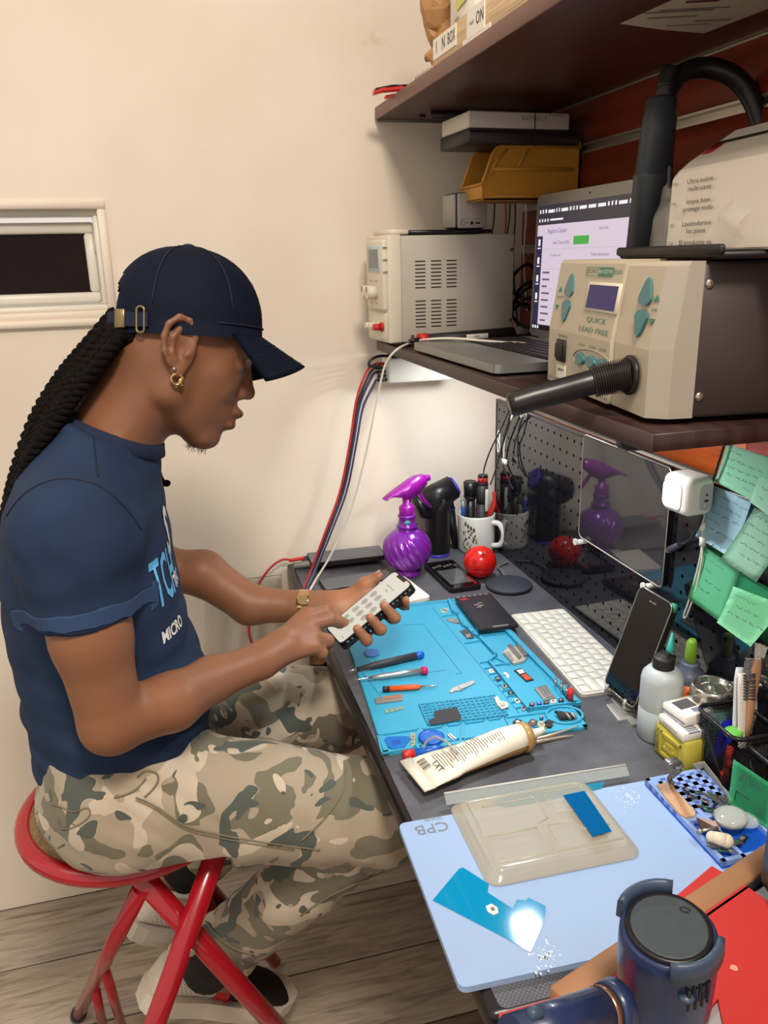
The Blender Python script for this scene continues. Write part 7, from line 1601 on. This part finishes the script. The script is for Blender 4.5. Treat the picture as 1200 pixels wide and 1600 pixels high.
def brim(u, v):
    f = math.radians(-62+124*u); return CPM @ Vector((.093*math.cos(f)+v*.060*math.cos(f)**.35, .0805*math.sin(f)*(1-.08*v), -.004-.035*v-.030*v*math.sin(f)**2))
mb = MB(); mb.grid(brim, 26, 10); bmesh.ops.solidify(mb.bm, geom=mb.bm.faces[:], thickness=.0028); br = mb.build('cap_brim', capm, person, world=True)
mb = MB()
for v in (.3, .5, .7, .9): mb.tube([brim(.04+.92*k/24, v)+CPM.to_3x3() @ Vector((0, 0, .0006)) for k in range(25)], .0004, 4)
mb.build('stitching', mat('navy_seam', (22, 28, 48), .7), br, world=True)
mb = MB(); sp = [CPM @ Vector((.0962*math.cos(a), .0828*math.sin(a), z)) for a, z in [(math.radians(d), .004) for d in range(138, 223, 6)]]
mb.loft([[p+CPM.to_3x3() @ Vector((0, 0, h)) for h in (-.009, .009)]+[p*1.0+(p-CPM.translation).normalized()*.0015+CPM.to_3x3() @ Vector((0, 0, h)) for h in (.009, -.009)] for p in sp], smooth=False); st_ = mb.build('cap_strap', capm, person, world=True)
brass = mat('antique_brass', (150, 134, 96), .35, .8)
a_ = math.radians(-148); p = CPM @ Vector((.0968*math.cos(a_), .0834*math.sin(a_), .004)); tg = CPM.to_3x3() @ Vector((-.0968*math.sin(a_), .0834*math.cos(a_), 0)).normalized(); nz_ = CPM.to_3x3() @ Vector((0, 0, 1))
mb = MB(); mb.box((-.009, -.011, -.001), (.009, .011, .003), bev=.001, seg=1, M=fr(p, tg, nz_)); mb.build('clasp', brass, st_, world=True)
a_ = math.radians(-128); p = CPM @ Vector((.0968*math.cos(a_), .0834*math.sin(a_), .003)); tg = CPM.to_3x3() @ Vector((-.0968*math.sin(a_), .0834*math.cos(a_), 0)).normalized(); Mb_ = fr(p, tg, nz_)
R_ = rrect(.010, .030, .004); mb = MB(); mb.tube([Mb_ @ Vector((x, y, .001)) for x, y in R_+R_[:1]], .0014, 6, caps=False); mb.build('buckle', brass, st_, world=True)
a_ = math.radians(-136); sp = [CPM @ Vector((.0962*math.cos(a), .0828*math.sin(a), .003)) for a in [math.radians(d) for d in range(-152, -121, 6)]]
mb = MB(); mb.loft([[p+CPM.to_3x3() @ Vector((0, 0, h)) for h in (-.008, .008)]+[p+(p-CPM.translation).normalized()*.0022+CPM.to_3x3() @ Vector((0, 0, h)) for h in (.008, -.008)] for p in sp], smooth=False); mb.build('strap_end', capm, st_, world=True)
mb = MB(); Me = CPM @ fr(Vector((.0800, -.006, .046)), Vector((.22, .97, 0)), Vector((-.35, 0, .93))); mb.tube([Me @ Vector((.011*math.cos(a*math.pi/10), .016*math.sin(a*math.pi/10), .0045)) for a in range(21)], .0014, 6, caps=False); mb.build('emblem', mat('grey_thread', (150, 146, 140), .6), crown_o, world=True)
# earrings
gold = mat('gold', (206, 176, 124), .2, .95)
for s_ in (-1, 1):
    p = Vector(hp_(-.006, s_*(.0765+.001), -.0235)); mb = MB(); mb.ball(p+Vector((0, s_*.003, 0)), .0026, u=12, v=8); mb.build('ear_stud', steel, person, world=True)
    c_ = Vector(hp_(.001, s_*.0765, -.034)); mb = MB(); mb.tube([c_+HR @ Vector((.0065*math.cos(a*math.pi/10), s_*.001, .0065*math.sin(a*math.pi/10))) for a in range(21)], .0018, 8, caps=False); mb.ball(c_+HR @ Vector((.005, s_*.002, -.002)), (.0035, .003, .0055), u=10, v=8); mb.build('ear_hoop', gold, person, world=True)
# twisted locks of hair
hairm = mat('black_hair', (20, 15, 14), .6); hair2 = mat('dark_lock', (13, 9, 8), .8, spec=.12, var=.25, vscale=120, bump=.6, bscale=500)
mb = MB(); mb.ball(Vector(hp_(-.062, 0, .004)), (.032, .052, .034), u=20, v=14); mb.build('gathered_hair', hair2, person, world=True)
def lock(path, r, ph0):
    P_ = spline(path, 22); mb = MB(); n_ = len(P_)
    for s_ in (0, math.pi):
        pts = []
        for i, p in enumerate(P_):
            tdir = (P_[min(i+1, n_-1)]-P_[max(i-1, 0)]).normalized(); a = tdir.orthogonal().normalized(); a = (Vector((0, 1, 0))-tdir*tdir.y).normalized(); b = tdir.cross(a); w_ = i*.75+ph0+s_
            pts.append(p+(a*math.cos(w_)+b*math.sin(w_))*r*.52)
        mb.tube(pts, [r*.66*(1 if i < n_-9 else (n_-i)/10+.15) for i in range(n_)], 7)
    mb.build('hair_lock', hair2, person, world=True)
rnd = random.Random(12)
for k in range(12):
    f = k/11; off = (f-.5)
    y = 1.02+.10*f
    w_ = 26*(f-.5)
    p0 = [(206-28*f, 506-16*f, y+.03), (168-40*f+6, 552-6*f, y), (128-34*f, 606-14*f, y-.005), (88-30*f, 660-12*f, y-.005), (52-22*f, 716, y-.0), (26-12*f, 770+10*f, y), (12-8*f, 830+14*f, y+.01), (5-6*f, 885+16*f, y+.012), (5-5*f, 935-10*f, y+.014)]
    if k % 3 == 0: p0 = p0[:-1]
    if k in (1, 5, 9): p0 = p0[:-2]
    lock([aty(x+rnd.uniform(-4, 4), yy+rnd.uniform(-4, 4), d+rnd.uniform(-.004, .004)) for x, yy, d in p0], .0084 if k % 2 else .0074, k*.9)
lock([aty(236, 700, 1.16), aty(242, 722, 1.165), aty(248, 742, 1.165), aty(253, 754, 1.165), aty(266, 755, 1.165)], .0045, .3)
lock([aty(240, 700, 1.155), aty(245, 735, 1.16), aty(252, 750, 1.16), aty(258, 756, 1.16)], .004, 1.3)
# t-shirt
G_ = Field((-.27, .83, .62), (.08, 1.37, 1.25), .0036)
zs2 = [.685]+zs[2:]+[1.195]; xb2 = [-.222]+xb[2:]+[-.118]; xf2 = [.005]+xf[2:]+[-.07]; hb2 = [.172]+hb_[2:]+[.080]
G_.stack(zs2, xb2, xf2, hb2, Y0, grow=.000, k=.02)
for S_, Ed, sg in ((SR, np.array((-.110, .902, .96)), -1), (SL, np.array((-.080, 1.272, .975)), 1)):
    G_.cap(S_, Ed, .058, .0515, .022); G_.cap((-.10, Y0, 1.13), S_, .062, .056, .04)
arm_d = np.array((-.110, .902, .96))-np.array(SR); arm_d /= np.linalg.norm(arm_d)
G_.cap((-.105, Y0, 1.12), (-.085, Y0, 1.168), .078, .066, .03)
hem_R = A3(aty(134, 972, .905)); 
# open the sleeves and the neck
sl, X, Yg, Z = G_._sub((-.27, .82, .62), (.08, .985, 1.0)); D = (X-hem_R[0])*arm_d[0]+(Yg-hem_R[1])*arm_d[1]+(Z-hem_R[2])*arm_d[2]
tor = G_.v.copy()
T_ = Field((-.27, .83, .62), (.08, 1.37, 1.25), .0036); T_.stack(zs2, xb2, xf2, hb2, Y0, k=.02)
G_.v[sl] = np.where(T_.v[sl] < .006, np.minimum(np.maximum(G_.v[sl], D), np.maximum(T_.v[sl], -1)), np.maximum(G_.v[sl], D))
nk0, nk1 = np.array((-.094, Y0, 1.155)), hp_(-.022, 0, -.005); nd = (nk1-nk0)/np.linalg.norm(nk1-nk0)
col_c = np.array((-.076, Y0, 1.172)); ncol = np.array((.42, 0, .91))
G_.cut(col_c+ncol*.012, ncol)
# waist hem
G_.cut((-.1, Y0, .705), (-.20, 0, -.98))
def wr_shirt(p):
    x, y, z = p; a = mnoise.noise(Vector((x*9, y*7, z*22)))*.0048+mnoise.noise(Vector((x*26+z*14, y*16, z*30+4)))*.0022
    low = max(0, 1-abs(z-.80)/.12); a += low*.0085*mnoise.noise(Vector((x*12+z*30, y*10, z*26)))
    return a+.0010
shirtm = mat('navy_cotton', (37, 53, 79), .85, var=.16, vscale=18, bump=.12, bscale=700, spec=.2)
V, Q = G_.mesh(); shirt, Vs = npmesh('t_shirt', V, Q, shirtm, person, disp=wr_shirt, smooth_it=3)
bvh = BVHTree.FromPolygons([tuple(v) for v in Vs], [tuple(q) for q in Q[(Q >= 0).all(1)].tolist()])
def hug(pts, off):
    out = []
    for p in pts:
        l, n, i, d = bvh.find_nearest(Vector(p)); out.append(l+n*off)
    return out
# cuff fold and hem, collar
def ringpts(c, n, r0, n_=40):
    n = Vector(n).normalized(); a = n.orthogonal().normalized(); b = n.cross(a); return [Vector(c)+(a*math.cos(2*math.pi*k/n_)+b*math.sin(2*math.pi*k/n_))*r0 for k in range(n_)]
mb = MB(); R_ = [hug(ringpts(Vector(hem_R)-Vector(arm_d)*s_, arm_d, .085), o_) for s_, o_ in ((.001, .0002), (.001, .0016), (.019, .0018), (.0200, .0002))]
mb.loft(R_, caps=False, smooth=False); mb.build('sleeve_cuff', mat('navy_cuff', (50, 70, 102), .85, spec=.2), shirt, world=True)
mb = MB(); CL = []
for o_, rr, up_ in ((.0, 1.05, -.004), (.003, 1.06, .0), (.003, .97, .014), (.0, .93, .016)):
    R2 = []
    for k in range(44):
        a = 2*math.pi*k/44; e1_ = np.array((.91, 0, -.42)); e2_ = np.array((0, 1, 0)); p = col_c+ncol*(.004+up_)+e1_*math.cos(a)*(.066*rr+o_)+e2_*math.sin(a)*(.070*rr+o_); R2.append(Vector(p))
    CL.append(R2)
mb.loft(CL, caps=False); mb.build('collar', mat('navy_rib', (22, 36, 62), .85, bump=.4, bscale=400), shirt, world=True)
# shoulder and sleeve seams
def seam(pts, nm='seam'):
    mb = MB(); mb.tube(hug(spline(pts, 8), .0006), .0011, 5); mb.build(nm, mat('navy_seam', (22, 28, 48), .7), shirt, world=True)
seam([aty(143, 690, 1.0), aty(148, 720, .96), aty(145, 765, .93)]); seam([aty(35, 815, .93), aty(60, 790, .92), aty(100, 768, .915), aty(145, 768, .91), aty(180, 790, .91), aty(205, 830, .92)])
# print on the chest
def chest_text(s, size, M_, m_, xs=1, bold=0, nm='lettering'):
    o = text(s, size, M_, m_, shirt, nm, xs=xs, bold=bold); me = o.data; inv = MW[person].inverted()
    bm_ = bmesh.new(); bm_.from_mesh(me); bmesh.ops.subdivide_edges(bm_, edges=bm_.edges[:], cuts=1); 
    for v in bm_.verts:
        w0 = MW[person] @ v.co; h_, n, i, d = bvh.ray_cast(w0+Vector((.25, 0, 0)), Vector((-1, 0, 0)))
        if h_ is not None: v.co = inv @ (h_+n*.0012)
    bm_.to_mesh(me); bm_.free()
inv = MW[person].inverted(); sky = mat('sky_blue_print', (96, 176, 226), .6); whp = mat('white_print', (232, 228, 222), .6)
def cm(y, z): return inv @ fr(Vector((0, y, z)), (0, 1, 0), (0, 0, 1))
chest_text('TCH', .085, cm(.988, 1.008), sky, .42, .0016); chest_text('S', .088, cm(1.026, 1.054), whp, .55, .0022); chest_text('TEC', .024, cm(1.025, .992), whp, .8, .0006); chest_text('MICRO', .022, cm(.982, .940), whp, .75, .0006)
# trousers
T2 = Field((-.27, .83, .24), (.34, 1.37, .84), .0040)
T2.stack([.635, .66, .70, .76, .815], [-.20, -.215, -.222, -.218, -.214], [.0, .01, .012, .010, .006], [.160, .172, .175, .168, .160], Y0, grow=-.003, k=.02)
T2.cap(RH, RK, .095, .072, .03); T2.cap(LH_, LK, .095, .070, .03)
RC, LC = (.012, 1.080, .335), (-.012, 1.262, .362)
T2.chain([RK, (.13, 1.015, .485), RC], [.070, .058, .051], .02); T2.chain([LK, (.11, 1.25, .495), LC], [.066, .055, .049], .02)
T2.cap(RC, (.010, 1.082, .330), .054, .054, .01)
dR = np.array(RC)-np.array((.13, 1.015, .485)); dL = np.array(LC)-np.array((.11, 1.25, .495))
for RCx, dd_ in ((RC, dR), (LC, dL)):
    dd_ = dd_/np.linalg.norm(dd_); sl, X, Yg, Z = T2._sub(np.array(RCx)-.09, np.array(RCx)+.09); D = (X-RCx[0])*dd_[0]+(Yg-RCx[1])*dd_[1]+(Z-RCx[2])*dd_[2]-.012; T2.v[sl] = np.maximum(T2.v[sl], D)
T2.cut((0, 0, .637), (0, 0, -1)) if False else None
sl, X, Yg, Z = T2._sub((-.27, .9, .55), (.02, 1.3, .645)); T2.v[sl] = np.maximum(T2.v[sl], .643-Z)
def wr_pants(p):
    x, y, z = p; P_ = Vector(p); a = mnoise.noise(Vector((x*14, y*10, z*14)))*.006+mnoise.noise(Vector((x*34+z*20, y*20, z*24)))*.0026
    k = max(0, 1-math.dist(p, (-.04, .95, .74))/.14); a += k*.007*mnoise.noise(Vector(((x+z)*46, y*18, (x-z)*12)))
    k = max(0, 1-math.dist(p, (.235, .94, .60))/.12); a += k*.008*mnoise.noise(Vector(((x-z)*20, y*16, (x+z)*40)))
    k = max(0, 1-math.dist(p, RC)/.10)+max(0, 1-math.dist(p, LC)/.10); a += k*.008*mnoise.noise(Vector((x*50, y*14, z*50)))
    return a
def camo(nt):
    tc = nt.nodes.new('ShaderNodeTexCoord'); out = None
    def nz(sc, off, lo_, hi_, dist=1.2):
        mp = nt.nodes.new('ShaderNodeMapping'); mp.inputs['Location'].default_value = off; mp.inputs['Scale'].default_value = (1, 1, 1.25); n = nt.nodes.new('ShaderNodeTexNoise'); n.inputs['Scale'].default_value = sc; n.inputs['Detail'].default_value = 1.6; n.inputs['Roughness'].default_value = .45; n.inputs['Distortion'].default_value = dist
        nt.links.new(tc.outputs['Object'], mp.inputs[0]); nt.links.new(mp.outputs[0], n.inputs['Vector']); r = nt.nodes.new('ShaderNodeMath'); r.operation = 'GREATER_THAN'; r.inputs[1].default_value = lo_; nt.links.new(n.outputs['Fac'], r.inputs[0]); return r.outputs[0]
    a, b, c_ = nz(12, (0, 0, 0), .52, 0), nz(13, (3, 7, 1), .59, 0), nz(15, (9, 2, 5), .60, 0)
    def lay(base, fac, col_v):
        m_ = nt.nodes.new('ShaderNodeMix'); m_.data_type = 'RGBA'; nt.links.new(fac, m_.inputs[0])
        if isinstance(base, tuple): m_.inputs[6].default_value = base
        else: nt.links.new(base, m_.inputs[6])
        m_.inputs[7].default_value = col_v; return m_.outputs[2]
    return lay(lay(lay(lin((166, 152, 130)), a, lin((114, 109, 90))), b, lin((196, 182, 160))), c_, lin((82, 88, 80)))
cam_m = mat('camouflage_cotton', (120, 110, 90), .85, bump=.15, bscale=600, sheen=.15)
cam_m.node_tree.links.new(camo(cam_m.node_tree), cam_m.node_tree.nodes['Principled BSDF'].inputs['Base Color'])
V, Q = T2.mesh(); trs, Vt = npmesh('trousers', V, Q, cam_m, person, disp=wr_pants, smooth_it=2)
bvt = BVHTree.FromPolygons([tuple(v) for v in Vt], [tuple(q) for q in Q[(Q >= 0).all(1)].tolist()])
def onray(x, y, off=.001):
    d = ray(x, y).normalized(); h_, n, i, dist = bvt.ray_cast(CAM, d); return (h_+n*off) if h_ is not None else aty(x, y, .95)
seamc = mat('trouser_stitch', (126, 116, 94), .85)
def tseam(px, r=.0011, nm='seam', m_=seamc):
    mb = MB(); mb.tube([onray(p.x, p.y) for p in spline([(x, y, 0) for x, y in px], 6)], r, 5); mb.build(nm, m_, trs, world=True)
tseam([(212, 1246), (240, 1258), (290, 1290), (340, 1303), (400, 1314), (460, 1322), (500, 1328)], .0010); tseam([(212, 1250), (240, 1263), (290, 1295), (340, 1308), (400, 1319), (460, 1327)], .0008)
tseam([(214, 1214), (228, 1204), (244, 1208), (247, 1220), (238, 1234), (226, 1245)], .0013); tseam([(178, 1246), (196, 1242), (214, 1232), (228, 1216)], .0014)
tseam([(82, 1256), (100, 1262), (116, 1268), (136, 1262), (140, 1274), (120, 1290), (98, 1294), (90, 1280)], .0008); tseam([(540, 1204), (538, 1230), (520, 1262), (496, 1290), (470, 1314)], .0011)
tseam([(322, 1440), (336, 1458), (352, 1472), (372, 1484), (396, 1490)], .0016); tseam([(470, 1430), (510, 1402), (560, 1378), (600, 1362)], .0012)
# socks and shoes
sockm = mat('dark_sock', (24, 18, 18), .85)
for A_, B_, r0 in ((RC, (-.030, 1.125, .245), .042), (LC, (-.066, 1.258, .325), .041)):
    mb = MB(); mb.tube(spline([A_, Vector(A_).lerp(Vector(B_), .5)+Vector((-.006, 0, 0)), B_], 5), [r0*1.05]*6+[r0]*5, 18); mb.build('sock', sockm, person, world=True)
shoe_w, shoe_k, shoe_r = mat('white_leather', (212, 202, 186), .5, var=.05, vscale=14), mat('black_knit', (28, 16, 16), .8, bump=.3, bscale=500), mat('red_stripe', (176, 18, 18), .5)
sole_m = mat('white_rubber', (206, 196, 180), .55)
def shoe(H_, yaw, pitch, label):
    """H_ heel bottom; local x to the toe, z up"""
    Ms = T3(H_) @ RZ(yaw) @ RY(pitch)
    st_ = [(0, .022, .050, .060), (.012, .030, .088, .072), (.03, .033, .098, .078), (.06, .033, .096, .080), (.09, .034, .092, .082), (.115, .037, .082, .084), (.145, .041, .072, .088), (.18, .045, .063, .094), (.215, .047, .056, .094), (.245, .044, .048, .088), (.265, .035, .040, .07), (.278, .018, .032, .04)]
    def sec(x, hw_, top, base=.026):
        R_ = []
        for k in range(20):
            a = 2*math.pi*k/20; c_, s_ = math.cos(a), math.sin(a); yy = hw_*math.copysign(abs(c_)**.75, c_)*(1 if s_ < 0 else 1-.30*s_*s_); zz = base+(top-base)*(.5+.5*math.copysign(abs(s_)**.8, s_)); R_.append(Ms @ Vector((x, yy, zz)))
        return R_
    mb = MB(); mb.loft([sec(x, w_, h_) for x, w_, h_, _ in st_[:6]]); root = mb.build('shoe', shoe_w, person, world=True); root['label'] = label
    mb = MB(); mb.loft([sec(x, w_*.985, h_) for x, w_, h_, _ in st_[5:]]); mb.build('toe_knit', shoe_k, root, world=True)
    mb = MB(); mb.loft([sec(x, w_, h_, .025) for x, w_, h_ in ((.108, .0375, .0865), (.118, .0395, .083), (.132, .0415, .078))], caps=False); mb.build('side_stripe', shoe_r, root, world=True)
    mb = MB()
    for k in range(7):
        a0 = math.radians(195+k*0); pts = [Ms @ Vector((.128+.012*((i) % 2)+.0*k, -.0405+.001*i, .034+.006*i)) for i in range(7)]
    mb.tube(pts, .0012, 5); mb.build('red_stitch', shoe_r, root, world=True)
    mb = MB(); L_ = [(x, w_*1.06+.002) for x, w_ in ((-.008, .014), (0, .028), (.02, .035), (.06, .035), (.10, .035), (.15, .042), (.20, .047), (.245, .044), (.27, .034), (.286, .016))]
    out = [(x, w_) for x, w_ in L_]+[(x, -w_) for x, w_ in L_[::-1]]
    A_ = [[Ms @ Vector((x*(1 if z else .985)-.0, y*(1 if z > .0 else .94), z+(.010 if x > .24 else 0)*(x-.24)/.046)) for x, y in out[::-1]] for z in (0, .012, .026, .032)]
    mb.loft(A_, smooth=False); bmesh.ops.bevel(mb.bm, geom=[e for e in mb.bm.edges if e.calc_face_angle(0) > .8], offset=.002, segments=1, affect='EDGES'); mb.build('sole', sole_m, root, world=True)
    mb = MB()
    for sd in (-1, 1):
        for i in range(9):
            for j in range(7):
                x, z = .022+i*.0082+(j % 2)*.004, .044+j*.0062
                if z > .086: continue
                th = math.asin(min(1, max(-1, ((z-.026)/(.094-.026)-.5)*2))); w_ = .0338*abs(math.cos(th))**.75*(1 if th < 0 else 1-.30*math.sin(th)**2)+.0004
                mb.ball(Ms @ Vector((x, sd*w_, z)), .0009, u=6, v=4)
    mb.build('perforations', mat('hole_grey', (96, 90, 84), .7), root, world=True)['kind'] = 'stuff'
    mb = MB(); mb.tube([Ms @ Vector((x, y, z)) for x, y, z in ((.018, -.018, .090), (.04, -.024, .098), (.075, -.026, .100), (.105, -.018, .094), (.112, 0, .092), (.105, .018, .094), (.075, .026, .100), (.04, .024, .098), (.018, .018, .090), (.012, 0, .088), (.018, -.018, .090))], .0055, 8); mb.build('padded_collar', shoe_w, root, world=True)
shoe(Vector((-.142, 1.135, .198)), math.radians(12), math.radians(30), 'white sneaker with black knit toe and red stripe nearest the camera')
shoe(Vector((-.158, 1.235, .262)), math.radians(6), math.radians(30), 'far white sneaker behind the stool legs')
# watch on the left wrist
wd_ = Vector(lM[1]-WL).normalized(); wd_ = (Vector(WL)-Vector(A3(aty(390, 945, 1.25)))).normalized(); wc = Vector(WL)+wd_*.002
mb = MB(); a_ = wd_.orthogonal().normalized(); b_2 = wd_.cross(a_)
wrad = .0262
mb.loft([[wc+wd_*x+(a_*math.cos(2*math.pi*k/28)+b_2*math.sin(2*math.pi*k/28))*(wrad+o_) for k in range(28)] for x, o_ in ((-.008, .0), (-.008, .0022), (.008, .0022), (.008, .0))], caps=False, smooth=False); wt = mb.build('watch_band', gold, person, world=True)
mb = MB(); fd = (CAM-wc); fd = (fd-wd_*fd.dot(wd_)).normalized(); fd = (fd+Vector((0, 0, .55))).normalized(); fd = (fd-wd_*fd.dot(wd_)).normalized()
mb.box((-.010, -.009, 0), (.010, .009, .0045), bev=.001, seg=1, M=fr(wc+fd*wrad, wd_, fd.cross(wd_))); mb.build('watch_case', gold, wt, world=True)
mb = MB(); mb.box((-.0075, -.007, .0045), (.0075, .007, .005), M=fr(wc+fd*wrad, wd_, fd.cross(wd_))); mb.build('watch_dial', mat('dial', (178, 150, 108), .2, .5), wt, world=True)

# ------------------------------------------------------------------ the stool
redm = mat('red_enamel', (166, 20, 34), .25, coat=.5)
sc = Vector((-.105, 1.085, .622)); t = thing('bar_stool', 'red tubular folding stool with woven seat under the seated person', 'stool', (sc.x, sc.y, 0))
mb = MB(); mb.tube([sc+Vector((.152*math.cos(a*math.pi/24), .152*math.sin(a*math.pi/24), 0)) for a in range(49)], .0135, 14, caps=False); mb.build('seat_ring', redm, t, world=True)
woven = ramp_mat('woven_seat', [(.3, (92, 70, 44)), (.5, (132, 106, 70)), (.7, (158, 130, 90))], .8, noise_tex(160, (1, 3, 1), detail=3), bump=.5)
mb = MB(); mb.lathe([(.142, -.006), (.145, .0), (.144, .011), (.134, .017), (.001, .018)], c=sc, n=48); mb.build('seat_pad', woven, t, world=True)
def leg(a, b, r=.0125, nm='leg'):
    mb = MB(); mb.cyl(a, b, r, n=16); return mb.build(nm, redm, t, world=True)
zt_ = .612
a1, b1 = atz(214, 1352, zt_), atz(432, 1602, .0); a1 = aty(212, 1360, .955); q1 = aty(428, 1600, 1.01); b1 = a1+(q1-a1)*((a1.z-.012)/(a1.z-q1.z))
a2 = aty(340, 1325, .952); q2 = aty(242, 1600, .925); b2 = a2+(q2-a2)*((a2.z-.012)/(a2.z-q2.z))
L1 = leg(a1, b1, .0155); L2 = leg(a2, b2, .0155)
a3, b3 = Vector((-.205, 1.19, zt_)), atz(122, 1586, .012)
a3 = atz(222, 1385, .585); L3_ = leg(a3, b3, .0125)
a4 = Vector((-.03, 1.22, zt_)); b4 = Vector((-.30+.40, 1.36, .012)); L4 = leg(Vector((-.16, 1.215, zt_)), Vector((.10, 1.33, .012)), .0125)
for k, (p, q) in enumerate(((( 158, 1498), (192, 1608)), ((146, 1530), (162, 1608)))):
    s0 = a3.lerp(b3, .52 if k == 0 else .68); e0 = atz(q[0], q[1], .02); leg(s0, e0, .0085, 'stretcher')
mb = MB(); f_ = (b3-a3).normalized(); mb.cyl(b3-f_*.022, b3+f_*.006, .0145, n=14); mb.build('rubber_foot', hose_m, t, world=True)
X_ = aty(297, 1472, .945); mb = MB(); mb.cyl(X_-Vector((0, .02, 0)), X_+Vector((0, .02, 0)), .006, n=12); mb.build('pivot_bolt', steel, t, world=True)
